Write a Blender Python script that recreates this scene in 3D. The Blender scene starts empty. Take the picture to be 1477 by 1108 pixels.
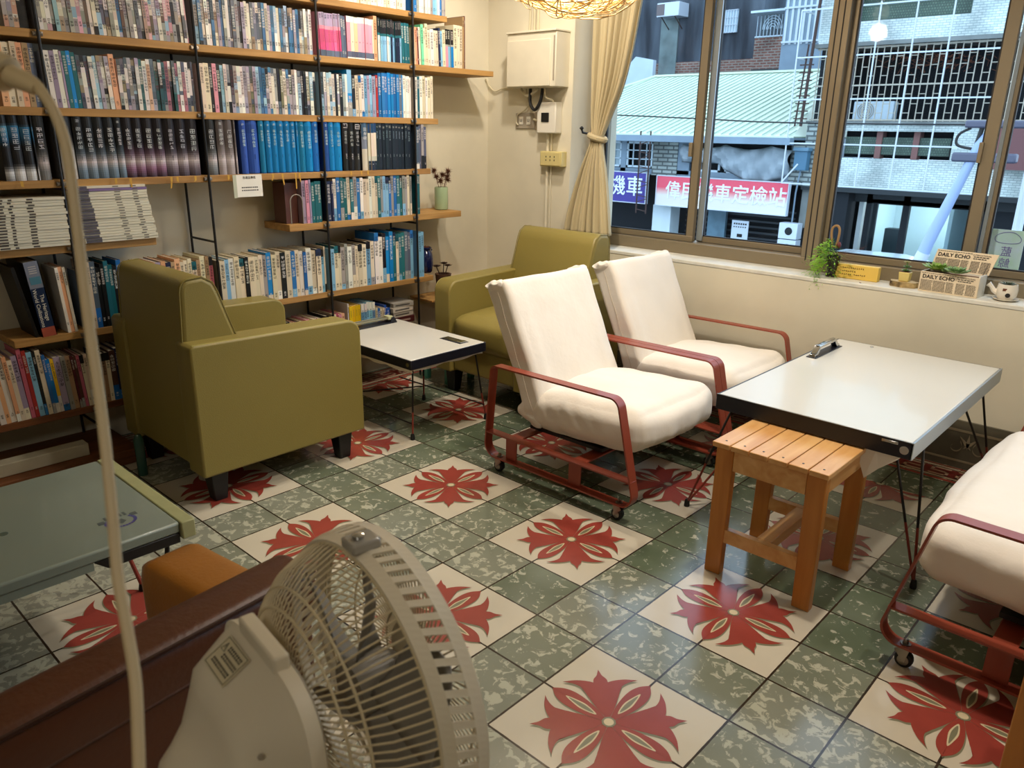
import bpy, bmesh, math, random
from mathutils import Vector, Matrix, noise
from math import pi, sin, cos, radians as RAD
SC = bpy.context.scene
COL = SC.collection
# ------------------------------------------------------------------ camera
CR = ((0.73189163, 0.68123154, 0.01606937), (0.22344949, -0.21765470, -0.95010355), (-0.64374293, 0.69896353, -0.31152050))
CLOC = (1.025368, -1.048480, 1.315984)
r_, d_, f_ = (Vector(a) for a in CR)
cam_d = bpy.data.cameras.new('camera'); cam = bpy.data.objects.new('camera', cam_d); COL.objects.link(cam)
mw = Matrix.Identity(4)
for i in range(3):
    mw[i][0] = r_[i]; mw[i][1] = -d_[i]; mw[i][2] = -f_[i]; mw[i][3] = CLOC[i]
cam.matrix_world = mw
cam_d.sensor_width = 36.0; cam_d.lens = 36.0 * 1116.999 / 1477.0
cam_d.clip_start = 0.02; cam_d.clip_end = 300
cam_d.dof.use_dof = True; cam_d.dof.focus_distance = 3.0; cam_d.dof.aperture_fstop = 9.0
SC.camera = cam
# ------------------------------------------------------------------ world and lights
W = bpy.data.worlds.new('world'); SC.world = W; W.use_nodes = True
WN = W.node_tree.nodes; WB = WN['Background']
WB.inputs[0].default_value = (0.66, 0.82, 1.0, 1); WB.inputs[1].default_value = 3.1
SC.view_settings.view_transform = 'Standard'; SC.view_settings.look = 'None'
SC.view_settings.exposure = 0.0; SC.view_settings.gamma = 1.0; SC.view_settings.use_curve_mapping = False
SC.cycles.max_bounces = 7; SC.cycles.diffuse_bounces = 4; SC.cycles.glossy_bounces = 3
SC.cycles.transparent_max_bounces = 12; SC.cycles.sample_clamp_indirect = 6
SC.cycles.caustics_reflective = False; SC.cycles.caustics_refractive = False
def lamp(name, kind, loc, power, col, size=0.1, target=None, spot=None, blend=0.5, parent=None):
    d = bpy.data.lights.new(name, kind); o = bpy.data.objects.new(name, d); COL.objects.link(o)
    d.energy = power; d.color = col
    if kind == 'AREA': d.shape = 'DISK'; d.size = size
    else: d.shadow_soft_size = size
    if kind == 'SPOT': d.spot_size = RAD(spot); d.spot_blend = blend
    o.location = loc
    if target: o.rotation_euler = (Vector(target) - Vector(loc)).to_track_quat('-Z', 'Y').to_euler()
    if parent: o.parent = parent
    return o
WARM = (1.0, 0.90, 0.78)
lamp('table_spot', 'SPOT', (0.25, 1.05, 2.50), 100, WARM, 0.05, (0.2, 1.5, 0.3), 125, 0.6)
lamp('corner_spot', 'SPOT', (-1.45, 1.75, 2.50), 66, WARM, 0.05, (-1.9, 2.0, 0.6), 130, 0.6)
lamp('shelf_spot', 'SPOT', (-1.15, 1.10, 2.50), 52, WARM, 0.05, (-2.2, 1.15, 0.9), 130, 0.7)
lamp('right_spot', 'SPOT', (1.1, 1.2, 2.50), 46, WARM, 0.05, (1.0, 1.2, 0.3), 125, 0.6)
lamp('foreground_fill', 'AREA', (1.6, -2.2, 2.55), 12, WARM, 0.6, (0.6, -0.6, 0.6))  # unseen fill lamp added behind the camera to brighten the foreground
# ------------------------------------------------------------------ helpers
def lin(c):
    return tuple(((x / 12.92) if x <= 0.04045 else ((x + 0.055) / 1.055) ** 2.4) for x in c[:3])
class MB:
    def __init__(s): s.v = []; s.f = []; s.m = []; s.c = []
    def add(s, vs, fs, m=0, c=None):
        o = len(s.v); s.v += [tuple(x) for x in vs]
        for f in fs: s.f.append([o + i for i in f]); s.m.append(m); s.c.append(c)
    def box(s, x0, x1, y0, y1, z0, z1, m=0, c=None):
        s.add([(x0,y0,z0),(x1,y0,z0),(x1,y1,z0),(x0,y1,z0),(x0,y0,z1),(x1,y0,z1),(x1,y1,z1),(x0,y1,z1)],
              [(3,2,1,0),(4,5,6,7),(0,1,5,4),(1,2,6,5),(2,3,7,6),(3,0,4,7)], m, c)
    def hexa(s, p, m=0, c=None):
        s.add(p, [(3,2,1,0),(4,5,6,7),(0,1,5,4),(1,2,6,5),(2,3,7,6),(3,0,4,7)], m, c)
    def bar(s, a, b, w, h, m=0, up=(0,0,1)):
        a = Vector(a); b = Vector(b); d = (b - a).normalized(); u = Vector(up)
        x = d.cross(u)
        if x.length < 1e-4: x = d.cross(Vector((1,0,0)))
        x.normalize(); y = x.cross(d).normalized(); x *= w / 2; y *= h / 2
        s.hexa([a-x-y, a+x-y, a+x+y, a-x+y, b-x-y, b+x-y, b+x+y, b-x+y], m)
    def tube(s, pts, r, n=8, closed=False, m=0, cap=True):
        pts = [Vector(p) for p in pts]; N = len(pts); o = len(s.v)
        rr = r if isinstance(r, (list, tuple)) else [r] * N
        t0 = (pts[1] - pts[0]).normalized(); a = t0.orthogonal().normalized()
        for i, p in enumerate(pts):
            if closed: t = (pts[(i+1) % N] - pts[i-1])
            else: t = pts[min(i+1, N-1)] - pts[max(i-1, 0)]
            if t.length < 1e-9: t = t0
            t.normalize(); a = (a - t * a.dot(t))
            if a.length < 1e-6: a = t.orthogonal()
            a.normalize(); b = t.cross(a)
            for k in range(n):
                q = 2*pi*k/n; s.v.append(tuple(p + (a*cos(q) + b*sin(q)) * rr[i]))
        for i in range(N if closed else N-1):
            j = (i+1) % N
            for k in range(n):
                l = (k+1) % n
                s.f.append([o+i*n+k, o+i*n+l, o+j*n+l, o+j*n+k]); s.m.append(m); s.c.append(None)
        if cap and not closed:
            s.f.append([o+k for k in range(n)][::-1]); s.m.append(m); s.c.append(None)
            s.f.append([o+(N-1)*n+k for k in range(n)]); s.m.append(m); s.c.append(None)
    def lathe(s, prof, c=(0,0,0), n=24, m=0, axis='z', cap=True):
        o = len(s.v); N = len(prof)
        for r, z in prof:
            for k in range(n):
                q = 2*pi*k/n; x, y = r*cos(q), r*sin(q)
                p = (x, y, z) if axis == 'z' else ((z, x, y) if axis == 'x' else (x, z, y))
                s.v.append((p[0]+c[0], p[1]+c[1], p[2]+c[2]))
        for i in range(N-1):
            for k in range(n):
                l = (k+1) % n; s.f.append([o+i*n+k, o+i*n+l, o+(i+1)*n+l, o+(i+1)*n+k]); s.m.append(m); s.c.append(None)
        if cap:
            if prof[0][0] > 1e-5: s.f.append([o+k for k in range(n)][::-1]); s.m.append(m); s.c.append(None)
            if prof[-1][0] > 1e-5: s.f.append([o+(N-1)*n+k for k in range(n)]); s.m.append(m); s.c.append(None)
    def prism(s, poly, t0, t1, axis='y', m=0, c=None):
        """poly of 2D points extruded along an axis"""
        n = len(poly)
        def P(a, b, t): return {'y': (a, t, b), 'x': (t, a, b), 'z': (a, b, t)}[axis]
        vs = [P(a, b, t0) for a, b in poly] + [P(a, b, t1) for a, b in poly]
        fs = [list(range(n))[::-1], list(range(n, 2*n))] + [[i, (i+1) % n, n+(i+1) % n, n+i] for i in range(n)]
        s.add(vs, fs, m, c)
    def build(s, name, mats, parent=None, recalc=True, smooth=False, bevel=0, seg=2, angle=35, sub=0, solid=0):
        me = bpy.data.meshes.new(name); me.from_pydata(s.v, [], s.f); me.validate()
        if not isinstance(mats, (list, tuple)): mats = [mats]
        for m in mats: me.materials.append(m)
        if len(me.polygons) == len(s.m): me.polygons.foreach_set('material_index', s.m)
        if any(c is not None for c in s.c) and len(me.polygons) == len(s.c):
            at = me.color_attributes.new('Col', 'FLOAT_COLOR', 'CORNER')
            buf = []
            for p, c in zip(me.polygons, s.c):
                c = c or (0.8, 0.8, 0.8); buf += list((*c, 1.0)) * p.loop_total
            at.data.foreach_set('color', buf)
        if recalc: bm = bmesh.new(); bm.from_mesh(me); bmesh.ops.recalc_face_normals(bm, faces=bm.faces); bm.to_mesh(me); bm.free()
        if smooth:
            me.polygons.foreach_set('use_smooth', [True] * len(me.polygons)); me.set_sharp_from_angle(angle=RAD(angle))
        o = bpy.data.objects.new(name, me); COL.objects.link(o)
        if bevel:
            b = o.modifiers.new('bevel', 'BEVEL'); b.width = bevel; b.segments = seg; b.limit_method = 'ANGLE'; b.angle_limit = RAD(40)
            me.polygons.foreach_set('use_smooth', [True] * len(me.polygons)); me.set_sharp_from_angle(angle=RAD(55))
        if sub:
            b = o.modifiers.new('sub', 'SUBSURF'); b.levels = sub; b.render_levels = sub
        if solid:
            b = o.modifiers.new('solid', 'SOLIDIFY'); b.thickness = solid
        if parent: o.parent = parent
        return o
def tag(o, label=None, cat=None, group=None, kind=None):
    if label: o['label'] = label
    if cat: o['category'] = cat
    if group: o['group'] = group
    if kind: o['kind'] = kind
    return o
def empty(name, loc=(0,0,0), rz=0, label=None, cat=None, group=None):
    o = bpy.data.objects.new(name, None); COL.objects.link(o); o.location = loc; o.rotation_euler = (0,0,rz)
    o.empty_display_size = 0.05
    return tag(o, label, cat, group)
def copy_tree(o, parent=None):
    c = o.copy(); COL.objects.link(c)
    if parent: c.parent = parent
    for ch in [x for x in list(COL.objects) if x.parent == o]: copy_tree(ch, c)
    return c
def struct(o): o['kind'] = 'structure'; return o
def text(name, s, size, mat, parent=None, loc=(0,0,0), rot=(0,0,0), ext=0.0005, sx=1.0, mirror=False, bold=0.0, align='CENTER', spacing=1.0, vertical=False):
    cu = bpy.data.curves.new(name, 'FONT'); cu.body = '\n'.join(s) if vertical else s; cu.size = size; cu.extrude = ext; cu.offset = bold
    cu.align_x = align; cu.align_y = 'CENTER'; cu.space_character = spacing; cu.space_line = 0.82 if vertical else 1.0
    cu.resolution_u = 2
    t = bpy.data.objects.new(name + '_tmp', cu); COL.objects.link(t)
    dg = bpy.context.evaluated_depsgraph_get(); me = bpy.data.meshes.new_from_object(t.evaluated_get(dg))
    COL.objects.unlink(t); bpy.data.objects.remove(t); me.name = name
    me.transform(Matrix.Diagonal((sx * (-1 if mirror else 1), 1, 1, 1)))
    me.materials.clear(); me.materials.append(mat)
    o = bpy.data.objects.new(name, me); COL.objects.link(o); o.location = loc; o.rotation_euler = rot
    if parent: o.parent = parent
    return o
# text facing -y (towards the room from the window side): rot=(90,0,0); facing +x (from the shelf wall): rot=(90,0,90)
def rbox(name, dims, r, mats, parent=None, loc=(0,0,0), rot=(0,0,0), n=12, puff=(0,0,0), wob=0.0, wf=6.0, shape=None, seed=0):
    """rounded, puffed box with a wrinkled skin; shape(v) may warp every vertex"""
    bm = bmesh.new(); bmesh.ops.create_cube(bm, size=2.0)
    bmesh.ops.subdivide_edges(bm, edges=bm.edges[:], cuts=n, use_grid_fill=True)
    hx, hy, hz = dims[0]/2, dims[1]/2, dims[2]/2
    rr = min(r, hx, hy, hz) - 1e-4
    for v in bm.verts:
        u = v.co.copy()
        p = Vector((u.x*hx, u.y*hy, u.z*hz))
        c = Vector((max(-hx+rr, min(hx-rr, p.x)), max(-hy+rr, min(hy-rr, p.y)), max(-hz+rr, min(hz-rr, p.z))))
        d = p - c
        if d.length > 1e-7: p = c + d.normalized() * rr
        p.x += u.x * puff[0] * (1-u.y**2) * (1-u.z**2); p.y += u.y * puff[1] * (1-u.x**2) * (1-u.z**2); p.z += u.z * puff[2] * (1-u.x**2) * (1-u.y**2)
        if wob:
            q = p * wf + Vector((seed*7.3, seed*3.1, seed))
            p += Vector((noise.noise(q), noise.noise(q + Vector((31,0,0))), noise.noise(q + Vector((0,57,0))))) * wob
        if shape: p = shape(p, u)
        v.co = p
    bmesh.ops.recalc_face_normals(bm, faces=bm.faces)
    me = bpy.data.meshes.new(name); bm.to_mesh(me); bm.free()
    if not isinstance(mats, (list, tuple)): mats = [mats]
    for m in mats: me.materials.append(m)
    me.polygons.foreach_set('use_smooth', [True]*len(me.polygons))
    o = bpy.data.objects.new(name, me); COL.objects.link(o); o.location = loc; o.rotation_euler = rot
    if parent: o.parent = parent
    return o
def catmull(pts, n=6, closed=True):
    out = []; N = len(pts)
    for i in range(N if closed else N-1):
        p = [Vector(pts[(i+k) % N] if closed else pts[max(0, min(N-1, i+k))]) for k in (-1,0,1,2)]
        for j in range(n):
            t = j/n
            out.append(0.5*((2*p[1]) + (-p[0]+p[2])*t + (2*p[0]-5*p[1]+4*p[2]-p[3])*t*t + (-p[0]+3*p[1]-3*p[2]+p[3])*t**3))
    if not closed: out.append(Vector(pts[-1]))
    return out
# ------------------------------------------------------------------ materials
MATS = {}
def mat(name, col, rough=0.5, metal=0.0, spec=0.5, var=0.0, vs=8.0, bump=0.0, bs=60.0, emit=None, es=1.0, coat=0.0, trans=0.0, stretch=(1,1,1), col2=None, sheen=0.0):
    if name in MATS: return MATS[name]
    m = bpy.data.materials.new(name); m.use_nodes = True; nt = m.node_tree; b = nt.nodes['Principled BSDF']
    c = lin(col); b.inputs['Base Color'].default_value = (*c, 1); b.inputs['Roughness'].default_value = rough
    b.inputs['Metallic'].default_value = metal; b.inputs['Specular IOR Level'].default_value = spec
    b.inputs['Coat Weight'].default_value = coat; b.inputs['Transmission Weight'].default_value = trans
    if sheen: b.inputs['Sheen Weight'].default_value = sheen
    if emit: b.inputs['Emission Color'].default_value = (*lin(emit), 1); b.inputs['Emission Strength'].default_value = es
    if var or bump or col2:
        tc = nt.nodes.new('ShaderNodeTexCoord'); mp = nt.nodes.new('ShaderNodeMapping'); mp.inputs['Scale'].default_value = stretch
        nt.links.new(tc.outputs['Object'], mp.inputs['Vector'])
        if var or col2:
            n = nt.nodes.new('ShaderNodeTexNoise'); n.inputs['Scale'].default_value = vs; n.inputs['Detail'].default_value = 5
            nt.links.new(mp.outputs[0], n.inputs['Vector'])
            r = nt.nodes.new('ShaderNodeValToRGB'); r.color_ramp.elements[0].position = 0.35; r.color_ramp.elements[1].position = 0.65
            c2 = lin(col2) if col2 else tuple(min(1, x*(1+var)) for x in c)
            c1 = c if col2 else tuple(x*(1-var) for x in c)
            r.color_ramp.elements[0].color = (*c1, 1); r.color_ramp.elements[1].color = (*c2, 1)
            nt.links.new(n.outputs['Fac'], r.inputs[0]); nt.links.new(r.outputs[0], b.inputs['Base Color'])
        if bump:
            n = nt.nodes.new('ShaderNodeTexNoise'); n.inputs['Scale'].default_value = bs; n.inputs['Detail'].default_value = 4
            nt.links.new(mp.outputs[0], n.inputs['Vector'])
            u = nt.nodes.new('ShaderNodeBump'); u.inputs['Strength'].default_value = bump; u.inputs['Distance'].default_value = 0.01
            nt.links.new(n.outputs['Fac'], u.inputs['Height']); nt.links.new(u.outputs[0], b.inputs['Normal'])
    MATS[name] = m; return m
def mat_vcol(name, rough=0.45, spec=0.4):
    m = bpy.data.materials.new(name); m.use_nodes = True; nt = m.node_tree; b = nt.nodes['Principled BSDF']
    a = nt.nodes.new('ShaderNodeAttribute'); a.attribute_name = 'Col'; nt.links.new(a.outputs['Color'], b.inputs['Base Color'])
    b.inputs['Roughness'].default_value = rough; b.inputs['Specular IOR Level'].default_value = spec
    return m
def mat_brick(name, c1, c2, mortar, sx, sz, rough=0.6, msize=0.02, off=0.5):
    """bricks or small tiles on upright faces (object x-y sum across, z up)"""
    m = bpy.data.materials.new(name); m.use_nodes = True; nt = m.node_tree; b = nt.nodes['Principled BSDF']; L = nt.links.new
    g = nt.nodes.new('ShaderNodeNewGeometry'); s = nt.nodes.new('ShaderNodeSeparateXYZ'); L(g.outputs['Position'], s.inputs[0])
    a = nt.nodes.new('ShaderNodeMath'); a.operation = 'ADD'; L(s.outputs['X'], a.inputs[0]); L(s.outputs['Y'], a.inputs[1])
    c = nt.nodes.new('ShaderNodeCombineXYZ'); L(a.outputs[0], c.inputs['X']); L(s.outputs['Z'], c.inputs['Y'])
    k = nt.nodes.new('ShaderNodeTexBrick'); L(c.outputs[0], k.inputs['Vector']); k.offset = off
    k.inputs['Color1'].default_value = (*lin(c1), 1); k.inputs['Color2'].default_value = (*lin(c2), 1); k.inputs['Mortar'].default_value = (*lin(mortar), 1)
    k.inputs['Scale'].default_value = 1.0; k.inputs['Mortar Size'].default_value = msize; k.inputs['Brick Width'].default_value = sx; k.inputs['Row Height'].default_value = sz
    n = nt.nodes.new('ShaderNodeTexNoise'); n.inputs['Scale'].default_value = 1.3; n.inputs['Detail'].default_value = 7; L(g.outputs['Position'], n.inputs['Vector'])
    r = nt.nodes.new('ShaderNodeValToRGB'); r.color_ramp.elements[0].position = 0.3; r.color_ramp.elements[0].color = (0.55,0.55,0.55,1); r.color_ramp.elements[1].position = 0.6; r.color_ramp.elements[1].color = (1,1,1,1)
    L(n.outputs['Fac'], r.inputs[0]); x = nt.nodes.new('ShaderNodeMix'); x.data_type = 'RGBA'; x.blend_type = 'MULTIPLY'; x.inputs[0].default_value = 1
    L(k.outputs['Color'], x.inputs['A']); L(r.outputs[0], x.inputs['B']); L(x.outputs['Result'], b.inputs['Base Color']); b.inputs['Roughness'].default_value = rough
    return m
def mat_wood(name, c1, c2, rough=0.45, scale=(2,30,30), ring=1.5, spec=0.4):
    m = bpy.data.materials.new(name); m.use_nodes = True; nt = m.node_tree; b = nt.nodes['Principled BSDF']; L = nt.links.new
    tc = nt.nodes.new('ShaderNodeTexCoord'); mp = nt.nodes.new('ShaderNodeMapping'); mp.inputs['Scale'].default_value = scale; L(tc.outputs['Object'], mp.inputs[0])
    n = nt.nodes.new('ShaderNodeTexNoise'); n.inputs['Scale'].default_value = ring; n.inputs['Detail'].default_value = 6; n.inputs['Distortion'].default_value = 0.6; L(mp.outputs[0], n.inputs['Vector'])
    r = nt.nodes.new('ShaderNodeValToRGB'); r.color_ramp.elements[0].position = 0.3; r.color_ramp.elements[0].color = (*lin(c1),1); r.color_ramp.elements[1].position = 0.7; r.color_ramp.elements[1].color = (*lin(c2),1)
    L(n.outputs['Fac'], r.inputs[0]); L(r.outputs[0], b.inputs['Base Color']); b.inputs['Roughness'].default_value = rough; b.inputs['Specular IOR Level'].default_value = spec
    return m
def mat_glass(name, tint=(0.93,0.97,1.0), refl=0.08):
    m = bpy.data.materials.new(name); m.use_nodes = True; nt = m.node_tree; nt.nodes.remove(nt.nodes['Principled BSDF']); L = nt.links.new
    t = nt.nodes.new('ShaderNodeBsdfTransparent'); t.inputs[0].default_value = (*tint,1); g = nt.nodes.new('ShaderNodeBsdfGlossy'); g.inputs['Roughness'].default_value = 0.02
    f = nt.nodes.new('ShaderNodeFresnel'); f.inputs[0].default_value = 1.14; x = nt.nodes.new('ShaderNodeMixShader')
    L(f.outputs[0], x.inputs[0]); L(t.outputs[0], x.inputs[1]); L(g.outputs[0], x.inputs[2]); L(x.outputs[0], nt.nodes['Material Output'].inputs[0])
    return m
M_wall = mat('wall_plaster', (0.83,0.80,0.71), 0.75, var=0.05, vs=3, bump=0.06, bs=25)
M_ceil = mat('ceiling_paint', (0.9,0.88,0.82), 0.9)
M_sill = mat('sill_stone', (0.84,0.83,0.78), 0.45, var=0.08, vs=14)
M_alu = mat('brown_aluminium', (0.53,0.48,0.39), 0.4, metal=0.25, spec=0.4)
M_alud = mat('dark_gasket', (0.10,0.09,0.09), 0.6)
M_silver = mat('silver_aluminium', (0.62,0.66,0.68), 0.35, metal=0.5)
M_glass = mat_glass('window_glass')
M_black = mat('black_iron', (0.045,0.045,0.05), 0.45)
M_rubber = mat('black_rubber', (0.03,0.03,0.03), 0.6)
M_red = mat('red_painted_steel', (0.56,0.24,0.16), 0.42, coat=0.15)
M_redrod = mat('red_rod', (0.52,0.20,0.15), 0.45)
M_chrome = mat('chrome', (0.75,0.75,0.74), 0.16, metal=1.0)
M_steel = mat('zinc_steel', (0.55,0.52,0.48), 0.3, metal=0.9)
M_shelf = mat_wood('shelf_pine', (0.60,0.44,0.24), (0.74,0.57,0.33), 0.55, (30,2,30), 1.4)
M_shelfd = mat_wood('shelf_dark_wood', (0.34,0.19,0.09), (0.48,0.29,0.15), 0.5, (30,2,30), 1.4)
M_stool = mat_wood('stool_pine', (0.80,0.57,0.32), (0.88,0.70,0.46), 0.32, (22,3,22), 1.3, 0.5)
M_stoolv = mat_wood('stool_leg_pine', (0.70,0.43,0.16), (0.79,0.53,0.24), 0.35, (24,24,2.5), 1.3, 0.5)
M_leather = mat('olive_leather', (0.53,0.475,0.24), 0.42, bump=0.12, bs=260, var=0.03, vs=4, spec=0.45)
M_stitch = mat('stitching', (0.66,0.63,0.36), 0.6)
M_cloth = mat('cream_cotton', (0.92,0.89,0.84), 0.9, bump=0.35, bs=14, var=0.02, vs=6, sheen=0.2)
M_clothr = mat('cotton_hem', (0.84,0.79,0.70), 0.95)
M_white_top = mat('white_laminate', (0.84,0.83,0.79), 0.22, spec=0.5, coat=0.2)
M_navy = mat('navy_edge', (0.07,0.08,0.13), 0.4)
M_brownl = mat('brown_leather', (0.33,0.17,0.08), 0.38, bump=0.1, bs=120, var=0.08, vs=3)
M_tanl = mat('tan_leather', (0.63,0.40,0.12), 0.42, bump=0.1, bs=140, var=0.05, vs=5)
M_fan = mat('fan_plastic', (0.88,0.84,0.75), 0.38, spec=0.5)
M_fanb = mat('fan_blade_plastic', (0.52,0.50,0.46), 0.4)
M_cable = mat('beige_cable', (0.80,0.72,0.56), 0.5)
M_curtain = mat('curtain_linen', (0.72,0.66,0.51), 0.85, var=0.06, vs=10, bump=0.2, bs=120, sheen=0.2, stretch=(1,1,0.15))
M_box = mat('fuse_box_paint', (0.86,0.83,0.74), 0.5, var=0.03, vs=8)
M_ivory = mat('ivory_plastic', (0.80,0.74,0.50), 0.5)
M_greyp = mat('grey_plate', (0.63,0.59,0.52), 0.5)
M_whitep = mat('white_plastic', (0.87,0.85,0.79), 0.45)
M_paper = mat('paper', (0.92,0.91,0.87), 0.8)
M_ink = mat('ink', (0.10,0.09,0.09), 0.8)
M_book = mat_vcol('printed_cover')
M_vgreen = mat('celadon_glaze', (0.62,0.70,0.55), 0.25, coat=0.4, var=0.04, vs=10)
M_vblue = mat('cobalt_glaze', (0.06,0.10,0.27), 0.18, coat=0.6)
M_dry = mat('dried_flower', (0.42,0.25,0.17), 0.9)
M_leaf = mat('fresh_leaf', (0.42,0.62,0.18), 0.55, var=0.25, vs=12)
M_leafd = mat('succulent_leaf', (0.45,0.58,0.36), 0.5, var=0.15, vs=20)
M_straw = mat('straw', (0.60,0.47,0.30), 0.8)
M_soil = mat('soil', (0.35,0.20,0.12), 0.95, var=0.2, vs=60)
M_yel = mat('yellow_card', (0.88,0.74,0.34), 0.6, var=0.03, vs=8)
M_news = mat('newsprint', (0.87,0.80,0.68), 0.75, var=0.03, vs=6)
M_ceram = mat('white_ceramic', (0.88,0.85,0.79), 0.25, coat=0.4)
M_bark = mat('bark', (0.28,0.20,0.13), 0.9, var=0.4, vs=60)
M_mint = mat('mint_paint', (0.30,0.58,0.50), 0.5)
M_tabg = mat('pale_green_glass', (0.50,0.54,0.49), 0.3, coat=0.3, var=0.02, vs=5)
M_edgec = mat('cream_edge', (0.62,0.62,0.44), 0.5, var=0.05, vs=30)
# ------------------------------------------------------------------ floor
TU, TV = 0.2, 0.20235
def floor_material():
    m = bpy.data.materials.new('encaustic_tiles'); m.use_nodes = True; nt = m.node_tree; b = nt.nodes['Principled BSDF']; L = nt.links.new
    def M(op, a, bb=None, c=None):
        n = nt.nodes.new('ShaderNodeMath'); n.operation = op
        for i, v in enumerate((a, bb, c)):
            if v is None: continue
            if isinstance(v, (int, float)): n.inputs[i].default_value = v
            else: L(v, n.inputs[i])
        return n.outputs[0]
    def mix(f, a, c):
        n = nt.nodes.new('ShaderNodeMix'); n.data_type = 'RGBA'
        if isinstance(f, float): n.inputs[0].default_value = f
        else: L(f, n.inputs[0])
        for k, v in (('A', a), ('B', c)):
            if isinstance(v, tuple): n.inputs[k].default_value = (*lin(v), 1)
            else: L(v, n.inputs[k])
        return n.outputs['Result']
    g = nt.nodes.new('ShaderNodeNewGeometry'); s = nt.nodes.new('ShaderNodeSeparateXYZ'); L(g.outputs['Position'], s.inputs[0])
    u = M('DIVIDE', s.outputs['X'], TU); v = M('DIVIDE', s.outputs['Y'], TV)
    fu, fv = M('FLOOR', u), M('FLOOR', v)
    def dist(x):
        fr = M('FRACT', x); return M('SUBTRACT', 0.5, M('ABSOLUTE', M('SUBTRACT', fr, 0.5)))
    nz0 = nt.nodes.new('ShaderNodeTexNoise'); nz0.inputs['Scale'].default_value = 30; L(g.outputs['Position'], nz0.inputs['Vector'])
    d = M('MINIMUM', dist(u), dist(v)); wob = M('MULTIPLY', M('SUBTRACT', nz0.outputs['Fac'], 0.5), 0.012)
    grout = M('LESS_THAN', d, M('ADD', wob, 0.014))
    mu = M('SUBTRACT', fu, M('MULTIPLY', M('FLOOR', M('DIVIDE', M('ADD', fu, 0.5), 3.0)), 3.0))
    mv = M('SUBTRACT', fv, M('MULTIPLY', M('FLOOR', M('DIVIDE', M('ADD', fv, 0.5), 3.0)), 3.0))
    white = M('MULTIPLY', M('LESS_THAN', mu, 1.5), M('LESS_THAN', mv, 1.5))
    white = M('MULTIPLY', white, M('LESS_THAN', fv, 9.5)); white = M('MULTIPLY', white, M('GREATER_THAN', fu, -11.5))
    cid = nt.nodes.new('ShaderNodeCombineXYZ'); L(fu, cid.inputs[0]); L(fv, cid.inputs[1])
    wn = nt.nodes.new('ShaderNodeTexWhiteNoise'); wn.noise_dimensions = '2D'; L(cid.outputs[0], wn.inputs['Vector'])
    off = nt.nodes.new('ShaderNodeVectorMath'); off.operation = 'MULTIPLY_ADD'; L(wn.outputs['Color'], off.inputs[0]); off.inputs[1].default_value = (9,9,9); L(g.outputs['Position'], off.inputs[2])
    n1 = nt.nodes.new('ShaderNodeTexNoise'); n1.inputs['Scale'].default_value = 30; n1.inputs['Detail'].default_value = 9; n1.inputs['Roughness'].default_value = 0.62; n1.inputs['Distortion'].default_value = 0.8; L(off.outputs[0], n1.inputs['Vector'])
    n2 = nt.nodes.new('ShaderNodeTexNoise'); n2.inputs['Scale'].default_value = 5; n2.inputs['Detail'].default_value = 3; L(off.outputs[0], n2.inputs['Vector'])
    # wear grows towards the doorway side (low y)
    wear = M('MULTIPLY', M('SUBTRACT', 0.55, s.outputs['Y']), 0.055)
    wear = M('MAXIMUM', M('MINIMUM', wear, 0.06), -0.04)
    wx = M('MULTIPLY', M('SUBTRACT', wn.outputs['Value'], 0.5), 0.05)
    nn = M('ADD', M('ADD', n1.outputs['Fac'], wear), wx)
    r1 = nt.nodes.new('ShaderNodeValToRGB'); r1.color_ramp.elements[0].position = 0.545; r1.color_ramp.elements[1].position = 0.585; L(nn, r1.inputs[0])
    green = mix(n2.outputs['Fac'], (0.24,0.30,0.20), (0.44,0.48,0.40))
    grey = mix(n2.outputs['Fac'], (0.50,0.50,0.44), (0.60,0.60,0.54))
    wsel = M('MULTIPLY', M('ADD', M('MULTIPLY', wear, 12.0), 0.42), 1.0)
    wcl = nt.nodes.new('ShaderNodeClamp'); L(M('ADD', wsel, M('MULTIPLY', M('SUBTRACT', wn.outputs['Value'], 0.5), 0.5)), wcl.inputs[0])
    green = mix(wcl.outputs[0], green, grey)
    green = mix(r1.outputs['Color'], green, (0.68,0.68,0.60))
    cream = mix(n2.outputs['Fac'], (0.74,0.70,0.62), (0.80,0.77,0.69))
    col = mix(white, green, cream)
    col = mix(grout, col, (0.20,0.16,0.12))
    L(col, b.inputs['Base Color'])
    b.inputs['Roughness'].default_value = 0.24; rr = M('ADD', M('MULTIPLY', n2.outputs['Fac'], 0.16), 0.09); L(rr, b.inputs['Roughness'])
    b.inputs['Specular IOR Level'].default_value = 0.5
    bp = nt.nodes.new('ShaderNodeBump'); bp.inputs['Strength'].default_value = 0.3; bp.inputs['Distance'].default_value = 0.002; L(M('SUBTRACT', 1.0, grout), bp.inputs['Height']); L(bp.outputs[0], b.inputs['Normal'])
    return m
M_tile = floor_material()
M_petal = mat('tile_red', (0.57,0.24,0.20), 0.25, var=0.06, vs=12)
M_petsh = mat('tile_olive', (0.47,0.46,0.36), 0.28)
M_border = mat('tile_maroon', (0.42,0.13,0.11), 0.28)
M_bcream = mat('tile_border_cream', (0.72,0.60,0.50), 0.3)
_h = [(0.02,0.02),(0.075,0.20),(0.150,0.38),(0.235,0.53),(0.40,0.545),(0.47,0.585),(0.55,0.60),(0.60,0.625),(0.655,0.655)]
_tip = [(0.205,0.47),(0.245,0.58),(0.235,0.70),(0.175,0.83),(0.175,0.83),(0.175,0.83),(0.29,0.745),(0.375,0.64),(0.42,0.545),(0.40,0.48)]
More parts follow.
